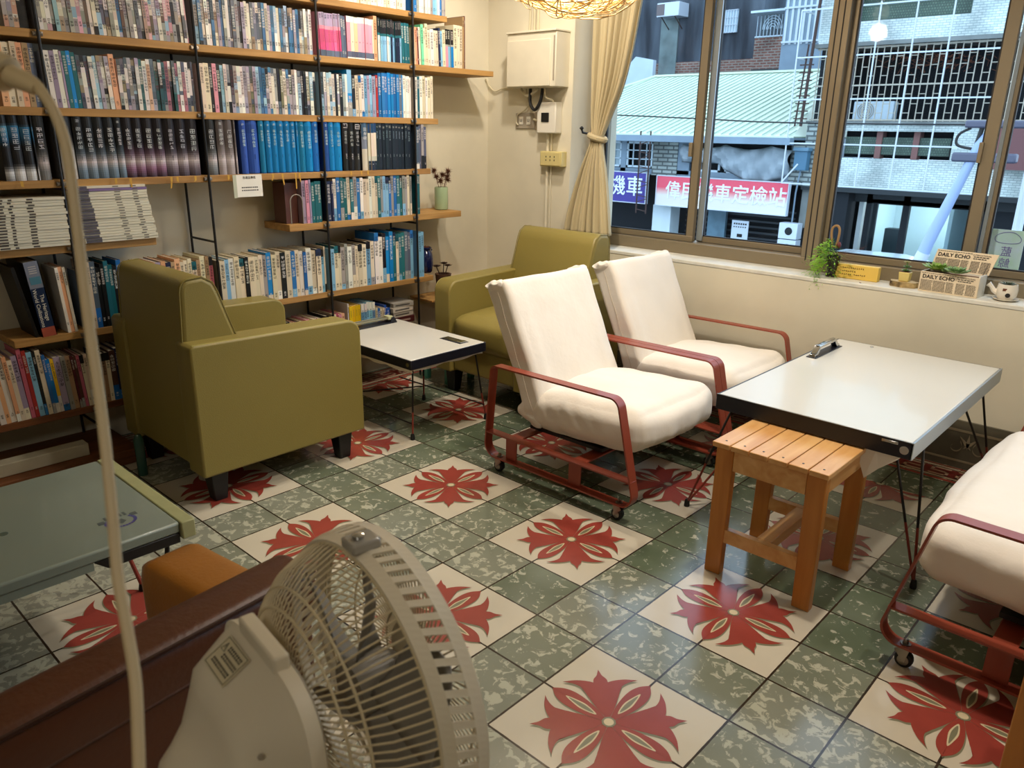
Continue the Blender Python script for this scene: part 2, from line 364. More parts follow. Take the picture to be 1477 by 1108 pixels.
leafp = [(0,0.02),(0.045,0.12),(0.095,0.28),(0.125,0.46),(0.125,0.62),(0.085,0.75),(0.0,0.86),(0.0,0.86),(-0.085,0.75),(-0.125,0.62),(-0.125,0.46),(-0.095,0.28),(-0.045,0.12)]
slit = [(0,0.22),(0.03,0.36),(0.02,0.5),(0,0.60),(-0.02,0.5),(-0.03,0.36)]
slit2 = [(0,0.18),(0.05,0.36),(0.035,0.52),(0,0.65),(-0.035,0.52),(-0.05,0.36)]
fl = MB(); FX0, FX1, FY0, FY1 = -2.41, 3.4, -3.0, 2.43
fl.add([(FX0,FY0,0),(FX1,FY0,0),(FX1,FY1,0),(FX0,FY1,0)], [(0,1,2,3)], 0)
def poly_floor(pts, m, z, clip_v=None, clip_u=None):
    pts = [Vector((p[0], p[1])) for p in pts]; pts = [p for i, p in enumerate(pts) if (p-pts[i-1]).length > 1e-4]
    def clip(pts, ax, lim, keep_less):
        out = []
        for i in range(len(pts)):
            a, bb = pts[i-1], pts[i]; ia = (a[ax] <= lim) == keep_less; ib = (bb[ax] <= lim) == keep_less
            if ia != ib: t = (lim - a[ax]) / (bb[ax] - a[ax]); out.append(a + (bb - a) * t)
            if ib: out.append(bb)
        return out
    if clip_v is not None: pts = clip(pts, 1, clip_v, True)
    if clip_u is not None: pts = clip(pts, 0, clip_u, False)
    if len(pts) >= 3:
        P3 = [Vector((p.x*TU, p.y*TV, z)) for p in pts]
        c0 = sum(P3, Vector())/len(P3)
        for i in range(len(P3)):
            t = [c0, P3[i-1], P3[i]]; cr = (t[1]-t[0]).cross(t[2]-t[0]).z
            if cr < 0: t = [t[0], t[2], t[1]]
            if abs(cr) > 1e-9: fl.add(t, [(0,1,2)], m)
def lily_floor(tf, m, z, kv, ku):
    h = catmull(_h, 4, False); tp_ = catmull(_tip, 4)
    for sw in (0, 1): poly_floor([tf(q.y,q.x) if sw else tf(q.x,q.y) for q in tp_], m, z+0.00008, kv, ku)
    for a, b in zip(h, h[1:]):
        if (a-b).length < 1e-4: continue
        poly_floor([tf(a.x,a.y), tf(b.x,b.y), tf(b.y,b.x), tf(a.y,a.x)], m, z, kv, ku)
for cu in range(-11, 14, 3):
    for cv in range(-8, 12, 3):
        if cv > 10: continue
        kv = 10 if cv == 10 else None; ku = -11 if cu == -11 else None
        for q in range(4):
            ca, sa = cos(q*pi/2), sin(q*pi/2)
            def T(poly, dx=0, dy=0, n=5): return [(cu + p.x*ca - p.y*sa + dx, cv + p.x*sa + p.y*ca + dy) for p in catmull([(a, b2) for a, b2 in poly], n)]
            lily_floor(lambda x, y: (cu+x*ca-y*sa+0.022, cv+x*sa+y*ca-0.028), 2, 0.0003, kv, ku); lily_floor(lambda x, y: (cu+x*ca-y*sa, cv+x*sa+y*ca), 1, 0.0006, kv, ku)
            poly_floor(T(leafp, 0.018, -0.022), 2, 0.0003, kv, ku); poly_floor(T(leafp), 1, 0.0007, kv, ku)
            poly_floor(T(slit2), 3, 0.0009, kv, ku); poly_floor(T(slit), 2, 0.0011, kv, ku)
        poly_floor([(cu+0.085*cos(a*pi/6), cv+0.085*sin(a*pi/6)) for a in range(12)], 2, 0.0012, kv, ku)
        poly_floor([(cu+0.06*cos(a*pi/6), cv+0.06*sin(a*pi/6)) for a in range(12)], 3, 0.0014, kv, ku)
# meander border along the window wall and the shelf wall
def border(along, lo, hi, base):
    def R(a0, a1, b0, b1, m, z):
        if along == 'x': fl.add([(a0,base+b0,z),(a1,base+b0,z),(a1,base+b1,z),(a0,base+b1,z)], [(0,1,2,3)], m)
        else: fl.add([(base-b0,a0,z),(base-b1,a0,z),(base-b1,a1,z),(base-b0,a1,z)], [(3,2,1,0)], m)
    R(lo, hi, 0.012, 0.032, 1, 0.0004); R(lo, hi, 0.042, 0.053, 5, 0.0006); R(lo, hi, 0.058, 0.15, 4, 0.0006); R(lo, hi, 0.158, 0.168, 5, 0.0006); R(lo, hi, 0.176, 0.186, 1, 0.0006)
    a = lo; k = 0
    while a < hi - 0.1:
        w = 0.012
        f = (lambda t: a + t) if k % 2 == 0 else (lambda t: a + 0.072 - t)
        for (t0, t1, b0, b1) in ((0,0.072,0.062,0.062+w),(0,w,0.062,0.104+w/2),(0,0.072,0.104-w/2,0.104+w/2),(0.072-w,0.072,0.104,0.146),(0,0.072,0.146-w,0.146)):
            R(min(f(t0),f(t1)), max(f(t0),f(t1)), b0, b1, 5, 0.0009)
        a += 0.1; k += 1
border('x', -2.2, 3.4, 11*TV); border('y', -3.0, 11*TV, -2.2)
floor = struct(fl.build('floor', [M_tile, M_petal, M_petsh, mat('tile_leaf_cream', (0.80,0.74,0.60), 0.3), M_border, M_bcream], recalc=False))
# ------------------------------------------------------------------ room shell
WY = 2.43; SX = -2.41; SILL = 0.705; FRY = 2.60
w = MB(); w.box(SX-0.15, SX, -3.15, 2.85, 0, 2.75); struct(w.build('wall_left', M_wall))
w = MB()
w.box(SX, -1.77, WY, 2.85, 0, 2.75); w.box(-1.77, 3.4, WY, 2.85, 0, SILL-0.02); w.box(-1.77, 3.4, WY, 2.85, 2.25, 2.75)
w.box(2.4, 3.4, WY, 2.85, SILL-0.02, 2.25)
struct(w.build('wall_back', M_wall))
w = MB(); w.box(3.4, 3.55, -3.15, 2.85, 0, 2.75); struct(w.build('wall_right', M_wall))
w = MB(); w.box(SX, 3.4, -3.15, -3.0, 0, 2.75); struct(w.build('wall_front', M_wall))
w = MB(); w.box(SX-0.15, 3.55, -3.15, 2.85, 2.62, 2.75); struct(w.build('ceiling', M_ceil))
w = MB(); w.box(-1.77, 2.4, WY-0.002, 2.86, SILL-0.02, SILL); struct(w.build('trim_1', M_sill, bevel=0.004))
# thin wall trunking seam under the pendant side
w = MB(); w.box(SX, SX+0.012, 1.78, 2.43, 0.335, 0.392); struct(w.build('trim_2', mat('ledge_paint', (0.84,0.80,0.62), 0.7)))
# decorative tile baseboard
M_bb = mat('baseboard_tile', (0.36,0.34,0.28), 0.35, var=0.15, vs=12); M_bbo = mat('baseboard_ornament', (0.58,0.53,0.43), 0.4)
bb = MB(); bb.box(SX, 3.4, WY-0.012, WY, 0, 0.205, 0); bb.box(SX, 3.4, WY-0.0135, WY-0.012, 0.028, 0.036, 1); bb.box(SX, 3.4, WY-0.0135, WY-0.012, 0.158, 0.168, 1)
k = 0; x = -2.2
def yplate(poly, cx, cz, m=1):
    bb.prism([(cx+p[0], cz+p[1]) for p in poly], WY-0.0145, WY-0.012, 'y', m)
while x < 2.6:
    fl_ = [(0,0.05),(0.012,0.02),(0.04,0.032),(0.028,0.006),(0.045,-0.02),(0.015,-0.012),(0,-0.04),(-0.015,-0.012),(-0.045,-0.02),(-0.028,0.006),(-0.04,0.032),(-0.012,0.02)]
    for q in range(3):
        a = (q-1)*0.75; yplate([(p[0]*0.35*cos(a)-(p[1]+0.0)*sin(a), p[0]*0.35*sin(a)+(p[1]+0.01)*cos(a)) for p in ((0,0.05),(0.02,0.01),(0,-0.02),(-0.02,0.01))], x, 0.095)
    for sgn in (-1, 1):
        pts = []
        for i in range(22):
            t = i/21; a = t*4.6; rr = 0.032*(1-t*0.72); pts.append((x+sgn*(0.048+0.0+rr*cos(a+2.2)*1.0), 0.092+rr*sin(a+2.2)))
        for i in range(21):
            a0, a1 = pts[i], pts[i+1]; wd = 0.009*(1-i/26)
            bb.bar((a0[0], WY-0.0133, a0[1]), (a1[0], WY-0.0133, a1[1]), 0.0026, wd, 1, up=(0,1,0)) if False else bb.add([(a0[0],WY-0.0142,a0[1]-wd/2),(a1[0],WY-0.0142,a1[1]-wd/2),(a1[0],WY-0.0142,a1[1]+wd/2),(a0[0],WY-0.0142,a0[1]+wd/2)], [(0,1,2,3)], 1)
    x += 0.2
struct(bb.build('baseboard_back', [M_bb, M_bbo]))
# ------------------------------------------------------------------ windows: outer frame, sashes, panes
wr = struct(empty('window_1', (0,0,0)))
f = MB()
f.box(-1.77, 2.4, FRY, FRY+0.13, SILL, SILL+0.060)
f.box(-1.77, 2.4, FRY, FRY+0.13, 2.2, 2.25); f.box(-1.77, -1.72, FRY, FRY+0.13, SILL+0.06, 2.2); f.box(2.35, 2.4, FRY, FRY+0.13, SILL+0.06, 2.2)
f.box(-0.481, -0.401, FRY+0.0, FRY+0.13, SILL+0.06, 2.2)
f.build('window_frame', M_alu, wr, bevel=0.003)
f = MB()
for x in (-0.456, -0.428): f.box(x-0.0025, x+0.0025, FRY-0.0015, FRY+0.01, SILL+0.045, 2.2)
f.build('frame_groove', M_alud, wr)
def sash(x0, x1, y, left, right, silver=None):
    s = MB(); zb, zt = SILL+0.062, 2.2
    s.box(x0, x1, y, y+0.028, zb, zb+0.03); s.box(x0, x1, y, y+0.028, zt-0.04, zt)
    s.box(x0, x0+left, y, y+0.028, zb+0.03, zt-0.04); s.box(x1-right, x1, y, y+0.028, zb+0.03, zt-0.04)
    o = s.build('sash', M_alu, wr, bevel=0.002)
    g = MB()
    for (a, b2) in ((x0+left, x0+left+0.006), (x1-right-0.006, x1-right)): g.box(a, b2, y+0.004, y+0.02, zb+0.03, zt-0.04)
    g.box(x0+left, x1-right, y+0.004, y+0.02, zb+0.03, zb+0.036); g.build('gasket', M_alud, o)
    g = MB(); g.box(x0+left, x1-right, y+0.010, y+0.014, zb+0.03, zt-0.04); g.build('window_pane', M_glass, o)
    return o
s1 = sash(-1.72, -1.088, FRY+0.035, 0.03, 0.040)
s2 = sash(-1.085, -0.483, FRY+0.075, 0.030, 0.022)
s3 = sash(-0.399, 0.236, FRY+0.035, 0.02, 0.046)
s4 = sash(0.238, 0.86, FRY+0.075, 0.03, 0.03); s5 = sash(0.86, 2.35, FRY+0.035, 0.03, 0.03)
for x, xw in ((-1.084, 0.034), (0.240, 0.014)):
    g = MB(); g.box(x, x+xw, FRY+0.066, FRY+0.0745, SILL+0.07, 2.2); g.build('sash_edge', M_silver, wr)
g = MB(); g.box(-1.146, -1.126, FRY+0.018, FRY+0.036, 1.20, 1.27); g.box(0.180, 0.196, FRY+0.018, FRY+0.036, 1.22, 1.30); g.build('sash_latch', M_alu, wr, bevel=0.003)
# ------------------------------------------------------------------ olive armchairs (local: faces +y, rear at y=0, x centred)
def armchair(label, loc, rz):
    t = empty('armchair', loc, rz, label, 'armchair')
    W2, D, LEG = 0.335, 0.70, 0.12
    def arm(sx):
        x0, x1 = sorted((sx*W2, sx*(W2-0.115)))
        pr = [(0,LEG),(0,0.595),(0.012,0.607),(0.30,0.600)] + [(D-0.06+0.06*sin(a), 0.592-0.06+0.06*cos(a)) for a in [i*pi/12 for i in range(0,7)]] + [(D,LEG)]
        m = MB(); m.prism(pr, x0, x1, 'x'); o = m.build('armrest', M_leather, t, bevel=0.014, seg=3)
        st = MB(); e = 0.0006
        xs = x1 if sx > 0 else x0
        pts = [(xs - sx*0.006, p[0]*0.985+0.004, p[1]+0.0) for p in pr[1:]]
        st.tube([(xs - sx*0.009, max(0.008,min(D-0.004,p[0])), p[1]-0.0015) for p in pr[2:]], 0.0022, 5); st.build('stitching', M_stitch, o)
    arm(-1); arm(1)
    bw = W2-0.115-0.004
    m = MB(); m.box(-bw, bw, 0.02, D-0.02, LEG+0.01, 0.27); m.build('seat_frame', M_leather, t, bevel=0.012)
    def shp(p, u):
        return p
    rbox('seat_cushion', (bw*2, 0.50, 0.165), 0.045, M_leather, t, (0, 0.445, 0.345), (RAD(-1.5),0,0), 10, (0,0.012,0.022))
    # raked backrest: side profile extruded, with a rounded top
    pr = [(0.012, LEG+0.01), (0.012, 0.60), (0.022, 0.775)] + [(0.062-0.038*cos(a), 0.782+0.038*sin(a)) for a in [i*pi/10 for i in range(1,5)]] + [(0.105, 0.822),(0.142, 0.800),(0.158, 0.765),(0.185, 0.68),(0.225,0.56),(0.235, 0.40),(0.235, LEG+0.02)]
    m = MB(); m.prism(pr, -0.262, 0.262, 'x'); b = m.build('backrest', M_leather, t, bevel=0.016, seg=3)
    # cut visually by the arms: side piping follows the panel edge
    for s in (-1, 1): st = MB(); st.tube([(s*0.258, p[0]*0.99+0.0008, p[1]-0.0005) for p in pr[1:-2]], 0.0025, 5); st.build('piping', M_leather, b)
    for sx in (-1, 1):
        for y in (0.075, D-0.075):
            m = MB(); m.hexa([(sx*(W2-0.065)-0.024,y-0.024,0),(sx*(W2-0.065)+0.024,y-0.024,0),(sx*(W2-0.065)+0.024,y+0.024,0),(sx*(W2-0.065)-0.024,y+0.024,0),
                              (sx*(W2-0.07)-0.036,y-0.036,LEG+0.012),(sx*(W2-0.07)+0.036,y-0.036,LEG+0.012),(sx*(W2-0.07)+0.036,y+0.036,LEG+0.012),(sx*(W2-0.07)-0.036,y+0.036,LEG+0.012)])
            m.build('leg', M_black, t, bevel=0.004)
    return t
armchair('olive green leather armchair seen from behind, in front of the bookshelves', (-1.80, 0.055, 0), 0)
armchair('olive green leather armchair in the corner under the curtain, facing the room', (-1.585, 2.25, 0), pi)
# ------------------------------------------------------------------ cream covered chairs on red steel frames (local: faces +x, x=0 at frame middle, y=0 middle)
def fillet(P_, R_, n=8):
    out = []; N = len(P_)
    for i in range(N):
        p = Vector(P_[i]); a = (Vector(P_[i-1]) - p).normalized(); b = (Vector(P_[(i+1) % N]) - p).normalized()
        ang = a.angle(b); L = R_[i]/math.tan(ang/2); c = p + (a+b).normalized()*(R_[i]/sin(ang/2)); s0 = p + a*L - c; s1 = p + b*L - c
        tot = s0.angle(s1); sg = 1 if s0.x*s1.y - s0.y*s1.x > 0 else -1
        for k in range(n+1):
            q = sg*tot*k/n; out.append((c.x + s0.x*cos(q) - s0.y*sin(q), c.y + s0.x*sin(q) + s0.y*cos(q)))
    return out
def steel_chair(W2=0.325, nm='lounge_chair'):
    t = empty(nm, (0,0,0)); CW = W2*2 - 0.11; SG = 1
    def side(s):
        y = s*W2
        pts = fillet([(-0.337,0.446),(0.270,0.453),(0.366,0.060),(-0.372,0.058)], [0.030,0.045,0.050,0.055])
        n = len(pts); th = 0.0065; hw = 0.020
        def nrm(i):
            a = Vector(pts[(i+1) % n]) - Vector(pts[i-1]); a.normalize(); return Vector((-a.y, a.x))
        inner = [Vector(pts[i]) - nrm(i)*th for i in range(n)]
        if sum((Vector(pts[i]) - Vector((0,0.25))).length for i in range(n)) < sum((q - Vector((0,0.25))).length for q in inner):
            inner = [Vector(pts[i]) + nrm(i)*th for i in range(n)]
        m = MB(); vs = []
        for i in range(n):
            o, q = pts[i], inner[i]
            vs += [(o[0], y-hw, o[1]), (o[0], y+hw, o[1]), (q[0], y+hw, q[1]), (q[0], y-hw, q[1])]
        fs = []
        for i in range(n):
            j = (i+1) % n
            for k in range(4): l = (k+1) % 4; fs.append((4*i+k, 4*i+l, 4*j+l, 4*j+k))
        m.add(vs, fs)
        o = m.build('side_frame', M_red, t, smooth=True, angle=40)
        m = MB(); m.box(-0.362, 0.342, y-0.019, y+0.019, 0.158, 0.1645); m.build('lower_rail', M_red, o, bevel=0.001)
        for x in (-0.235, 0.085):
            m = MB(); m.box(x-0.028, x+0.028, y-0.003+s*0.0, y+0.003, 0.066, 0.158); m.build('upright_plate', M_red, o, bevel=0.001)
        for x in (-0.30, 0.285):
            m = MB(); m.lathe([(0.003,-0.011),(0.0215,-0.010),(0.023,-0.004),(0.023,0.004),(0.0215,0.010),(0.003,0.011)], (x, y, 0.0235), 20, 0, 'y')
            c = m.build('caster', M_rubber, t, smooth=True)
            m = MB(); m.lathe([(0.002,-0.0135),(0.014,-0.0125),(0.014,0.0125),(0.002,0.0135)], (x, y, 0.0235), 16, 0, 'y')
            m.prism([(x-0.004,0.02),(x+0.024,0.05),(x+0.016,0.0585),(x-0.012,0.0585)], y-0.0175, y-0.014, 'y'); m.prism([(x-0.004,0.02),(x+0.024,0.05),(x+0.016,0.0585),(x-0.012,0.0585)], y+0.014, y+0.0175, 'y')
            m.lathe([(0.016,0.054),(0.016,0.0605)], (x+0.003, y, 0), 14); m.lathe([(0.007,0.066),(0.007,0.077),(0.004,0.080)], (x+0.003, y, 0), 6); m.lathe([(0.013,0.066),(0.013,0.0685)], (x+0.003, y, 0), 14)
            m.build('caster_fork', M_steel, c, smooth=True)
    side(-1); side(1)
    for x in (-0.235, 0.085):
        m = MB(); m.box(x-0.028, x+0.028, -W2, W2, 0.150, 0.1575); m.build('cross_bar', M_red, t, bevel=0.001)
    m = MB(); m.box(-0.24, 0.12, -CW/2+0.06, CW/2-0.06, 0.172, 0.186); m.bar((-0.19,-CW/2+0.06,0.18), (-0.365,-CW/2+0.06,0.64), 0.02, 0.02); m.bar((-0.19,CW/2-0.06,0.18), (-0.365,CW/2-0.06,0.64), 0.02, 0.02)
    m.build('support_frame', M_black, t)
    def seat_shape(p, u):
        x, y, z = p
        tx = (x + 0.27)/0.54
        pin = max(0, 1 - tx/0.28)**2
        if u.z < 0.2: z = z*(1 - 0.25*pin)
        z -= 0.045*pin*(abs(u.y)**3)
        fr = max(0, (tx-0.86)/0.14); lowf = max(0, min(1, (0.35-u.z)))
        fold = 0.0035*sin(y*115+sin(y*37)*2)*fr*lowf                       # small gathers across the front band
        sd = abs(u.y)**10
        yy = y + math.copysign(0.007*sin(x*46+z*30)*max(0, 0.9-tx)*sd, y) - math.copysign(0.010*sd*max(0, 0.5-u.z)*0.5, y)
        z += 0.006*sin(x*60+1)*max(0, 0.5-tx)*sd*2
        return Vector((x + fold, yy, z))
    rbox('seat_cushion', (0.53, CW, 0.165), 0.062, M_cloth, t, (0.055, 0, 0.290), (0, RAD(-3), 0), 34, (0.030, 0.004, 0.020), 0.009, 8.0, seat_shape)
    # gathered knot where the seat cover meets the backrest
    for s in (-1, 1):
        rbox('cover_gather', (0.12, 0.045, 0.085), 0.020, M_cloth, t, (-0.190, s*(CW/2-0.022), 0.262), (0, RAD(25), 0), 9, (0,0,0.006), 0.016, 24.0, None, 3+s)
    def back_shape(p, u):
        x, y, z = p
        h = (z + 0.265)/0.53
        y *= 1 + 0.02*(h-0.5) + 0.025*max(0, 0.35-h)
        x += 0.008*sin(y*9)*max(0, 0.5-h) + 0.004*sin(y*26 + h*5)*max(0, 0.4-h)*2
        # soft vertical fold lines near both sides of the front
        x += 0.006*math.exp(-((abs(y)/(CW/2)-0.72)/0.10)**2)*(1 if u.x > 0 else 0)*min(1, max(0, 1.1-h))
        if h > 0.86: z -= 0.006*(1-abs(u.y)); x -= 0.005*(h-0.86)*8*abs(u.y)
        return Vector((x, y, z))
    bk = rbox('backrest', (0.108, CW-0.015, 0.535), 0.020, M_cloth, t, (-0.276, -0.010*SG, 0.508), (0, RAD(-24), 0), 34, (0.010,0,0), 0.005, 5.5, back_shape, 5)
    for s in (-1, 1):
        m = MB(); m.tube([(0.002*sin(z*40), s*(CW/2-0.0055), z) for z in [(-0.25+0.48*i/14) for i in range(15)]], 0.0012, 4); m.build('cover_seam', M_clothr, bk)
        rbox('cover_corner', (0.085, 0.045, 0.030), 0.014, M_cloth, bk, (-0.010, s*(CW/2-0.016), 0.258), (0,RAD(8),0), 10, (0,0,0.004), 0.010, 34.0, None, 8+s)
    m = MB(); N_ = 60
    for s in (-1, 1):
        pass
    m.add([q for i in range(N_+1) for q in ((0.055, -CW/2+CW*i/N_, -0.262), (0.056, -CW/2+CW*i/N_, -0.270-0.002*(i%2)))], [(2*i,2*i+1,2*i+3,2*i+2) for i in range(N_)]); m.build('frayed_hem', M_clothr, bk, solid=0.002)
    return t
c1 = steel_chair()
spots = [(-0.66, 1.365, 0, 'cream cotton covered lounge chair on red steel frame, nearer the camera beside small table'),
         (-0.66, 2.037, 0, 'cream cotton covered lounge chair on red steel frame, against the window wall')]
for i, (x, y, a, lab) in enumerate(spots):
    o = c1 if i == 0 else copy_tree(c1)
    o.location = (x, y, 0); o.rotation_euler = (0,0,a); tag(o, lab, 'chair', 'cream covered lounge chairs on red steel frames')
    if i == 1: o.scale = (1, 0.94, 1)
bn = steel_chair(0.56, 'lounge_bench'); bn.location = (0.918, 1.465, 0); bn.rotation_euler = (0,0,pi); tag(bn, 'wide cream covered lounge seat on red steel frame cut by the right edge', 'bench')
# ------------------------------------------------------------------ suitcase tables on hairpin legs
def hairpin(t, x, y, z, tx, ty, foot, name='leg', r=0.0042, spread=0.05, redh=0.13, dirv=(1,0)):
    """two rods from the top meeting in one rubber-tipped foot"""
    o = None
    m = MB(); mr = MB(); F = Vector((foot[0], foot[1], 0.014)); J = None
    for s in (-1, 1):
        A = Vector((tx + s*spread*dirv[0], ty + s*spread*dirv[1], z))
        k = (redh - F.z)/(A.z - F.z); K = F + (A-F)*k
        m.tube([A, K], r, 8); mr.tube([K, F], r*1.02, 8)
    o = m.build(name, M_black, t, smooth=True); mr.build('rod_end', M_redrod, o, smooth=True)
    m = MB(); m.lathe([(0.0095,0.0),(0.0105,0.006),(0.0085,0.024),(0.006,0.030)], (foot[0], foot[1], 0), 12); m.build('rubber_foot', M_rubber, o, smooth=True)
# big white table by the window
t = empty('coffee_table', (0.17, 1.73, 0), 0, 'large white topped coffee table with chrome handle, standing under the window sill', 'table')
x0, x1, y0, y1 = -0.29, 0.322, -0.535, 0.50
m = MB(); m.box(x0+0.006, x1-0.006, y0+0.006, y1-0.006, 0.452, 0.5); m.build('tabletop', M_white_top, t, bevel=0.003)
m = MB()
for a in ((x0,x1,y0,y0+0.006),(x0,x1,y1-0.006,y1),(x0,x0+0.006,y0+0.006,y1-0.006)): m.box(*a, 0.448, 0.499)
m.build('dark_edging', M_navy, t, bevel=0.0015)
m = MB(); m.box(x1-0.006, x1+0.001, y0, y1, 0.448, 0.499); m.box(x0, x1, y0-0.0005, y0+0.003, 0.4985, 0.5012); m.box(x1-0.004, x1+0.001, y0, y1, 0.4985, 0.5012)
m.build('metal_edging', M_silver, t, bevel=0.001)
m = MB(); m.lathe([(0.0125,0),(0.0125,0.002),(0.006,0.003),(0.005,0.0012)], (0,0,0), 20, 0, 'y'); cp = m.build('corner_cap', M_chrome, t, smooth=True); cp.location = (x1-0.022, y0-0.002, 0.474)
m = MB(); m.box(x1-0.085, x1-0.04, y0-0.004, y0, 0.486, 0.494); m.build('latch', M_chrome, t, bevel=0.001)
def handle(par, loc, rz, L):
    h = bpy.data.objects.new('carry_handle', None); COL.objects.link(h); h.parent = par; h.location = loc; h.rotation_euler = (0,0,rz); return h
def handle_mesh(par, loc, rz, L, H=0.03):
    m = MB(); w = 0.012
    pr = [(-L/2,0.002),(-L/2+0.004,0.012),(-L/2+0.022,0.018),(-L/2+0.045,H),(L/2-0.045,H),(L/2-0.022,0.018),(L/2-0.004,0.012),(L/2,0.002),(L/2-0.03,0.004),(L/2-0.055,H-0.009),(-L/2+0.055,H-0.009),(-L/2+0.03,0.004)]
    m.prism(pr, -w, w, 'y'); m.prism([(-L/2+0.04,H),(L/2-0.04,H),(L/2-0.045,H+0.003),(-L/2+0.045,H+0.003)], -w*0.5, w*0.5, 'y')
    o = m.build('carry_handle', M_chrome, par, bevel=0.003); o.location = loc; o.rotation_euler = (0,0,rz)
    m = MB(); m.box(-L/2-0.006, L/2+0.006, -0.02, 0.02, 0.0, 0.003); m.build('handle_plate', M_navy, o, bevel=0.001)
handle_mesh(t, (x0+0.045, 0.245, 0.5), RAD(90), 0.25, 0.040)
m = MB(); m.lathe([(0.007,0),(0.008,0.002),(0.004,0.003)], (x0+0.155, 0.455, 0.5), 12); m.build('rivet', M_chrome, t, smooth=True)
hairpin(t, 0,0, 0.449, -0.225, -0.36, (-0.42, -0.425), dirv=(0.35,1), spread=0.10, redh=0.20)
hairpin(t, 0,0, 0.449, 0.275, -0.40, (0.365, -0.415), dirv=(1,-0.3), spread=0.045, redh=0.20)
hairpin(t, 0,0, 0.449, 0.29, 0.26, (0.325, 0.675), dirv=(0,1), spread=0.13, redh=0.16)
hairpin(t, 0,0, 0.449, -0.24, 0.36, (-0.34, 0.60), dirv=(0.3,1), spread=0.08, redh=0.16)
def cloth_flap(par, pts, loc=(0,0,0)):
    m = MB(); n = len(pts); m.add(pts, [list(range(n))]); o = m.build('lining_cloth', M_cloth, par, solid=0.002); o.location = loc; return o
m = MB(); G = 10; vs = []; fs = []
for i in range(G+1):
    for j in range(G+1):
        a = i/G; b = j/G; dz = -0.0015*(sin(a*9)*cos(b*7)) - 0.003
        vs.append((x0+0.03+(x1-x0-0.06)*a, y0+0.03+(y1-y0-0.06)*b, 0.452+dz if 0 < i < G and 0 < j < G else 0.450))
for i in range(G):
    for j in range(G): k = i*(G+1)+j; fs.append((k,k+1,k+G+2,k+G+1))
m.add(vs, fs); m.build('lining_cloth', M_cloth, t, smooth=True, solid=0.002)
m = MB(); m.add([(x1-0.165,y0+0.02,0.45),(x1-0.10,y0+0.022,0.448),(x1-0.025,y0+0.03,0.45),(x1-0.045,y0+0.04,0.425),(x1-0.09,y0+0.034,0.385),(x1-0.125,y0+0.03,0.345)], [(0,1,5),(1,4,5),(1,2,4),(2,3,4)])
m.build('hanging_lining', M_cloth, t, solid=0.002)
# small white table between the armchairs
t = empty('coffee_table', (-1.745, 1.20, 0), 0, 'small white topped table with dark edge between the two olive armchairs', 'table')
x0, x1, y0, y1 = -0.325, 0.325, -0.228, 0.225
m = MB(); m.box(x0+0.006, x1-0.006, y0+0.006, y1-0.006, 0.342, 0.380); m.build('tabletop', M_white_top, t, bevel=0.003)
m = MB()
for a in ((x0,x1,y0,y0+0.006),(x0,x1,y1-0.006,y1),(x0,x0+0.006,y0+0.006,y1-0.006),(x1-0.006,x1,y0+0.006,y1-0.006)): m.box(*a, 0.336, 0.379)
m.build('dark_edging', M_navy, t, bevel=0.003)
m = MB(); m.lathe([(0.010,0),(0.010,0.002),(0.004,0.003),(0.003,0.001)], (0,0,0), 18, 0, 'y'); cp = m.build('corner_cap', M_chrome, t, smooth=True); cp.location = (x1-0.022, y0-0.002, 0.358)
# long handle rail at the shelf end
m = MB(); m.box(x0+0.01, x0+0.07, -0.15, 0.17, 0.380, 0.386); m.prism([(0.13,0.386),(0.17,0.386),(0.155,0.410),(0.14,0.410)], x0+0.012, x0+0.068, 'x'); m.prism([(-0.15,0.386),(-0.11,0.386),(-0.125,0.410),(-0.14,0.410)], x0+0.012, x0+0.068, 'x'); hp = m.build('handle_plate', M_navy, t, bevel=0.002)
m = MB(); m.box(x0+0.022, x0+0.032, -0.14, 0.155, 0.400, 0.412); m.box(x0+0.048, x0+0.058, -0.14, 0.155, 0.400, 0.412); m.build('carry_handle', mat('old_chrome', (0.62,0.60,0.50), 0.3, metal=0.8), t, bevel=0.003)
m = MB(); m.box(x0+0.02, x0+0.062, 0.12, 0.15, 0.398, 0.416); m.build('handle_block', mat('cream_plastic', (0.74,0.74,0.58), 0.45), t, bevel=0.003)
m = MB(); m.box(0.13, 0.27, 0.11, 0.165, 0.380, 0.3815); pl = m.build('lock_plate', M_navy, t, bevel=0.0005)
m = MB()
for k in range(6): m.box(0.138+k*0.017, 0.149+k*0.017, 0.117, 0.158, 0.3815, 0.3832)
m.box(0.243, 0.266, 0.118, 0.157, 0.3815, 0.386); m.build('lock_bar', M_chrome, pl)
for (fx, fy, ax, ay, dv) in ((0.285,-0.195,0.29,-0.19,(1,0)),(0.33,0.22,0.285,0.19,(1,0)),(-0.085,0.19,-0.075,0.185,(1,0)),(-0.29,-0.195,-0.285,-0.19,(1,0))):
    m = MB(); m.tube([(ax,ay,0.34),(ax+(fx-ax)*0.6, ay+(fy-ay)*0.6, 0.13)], 0.004, 8); o = m.build('leg', M_black, t, smooth=True)
    m = MB(); m.tube([(ax+(fx-ax)*0.6, ay+(fy-ay)*0.6, 0.13),(fx,fy,0.014)], 0.0041, 8); m.build('rod_end', M_redrod, o, smooth=True)
    m = MB(); m.lathe([(0.0095,0.0),(0.0105,0.006),(0.0085,0.024),(0.006,0.030)], (fx, fy, 0), 12); m.build('rubber_foot', M_rubber, o, smooth=True)
for (a, b) in (((0.285,-0.195,0.075),(-0.29,-0.195,0.075)),((0.325,0.212,0.075),(-0.29,0.20,0.075)),((-0.085,0.19,0.075),(-0.29,-0.195,0.075))):
    m = MB(); m.tube([a, b], 0.0035, 8); m.build('stretcher', M_black, t, smooth=True)
m = MB(); vs = []; fs = []
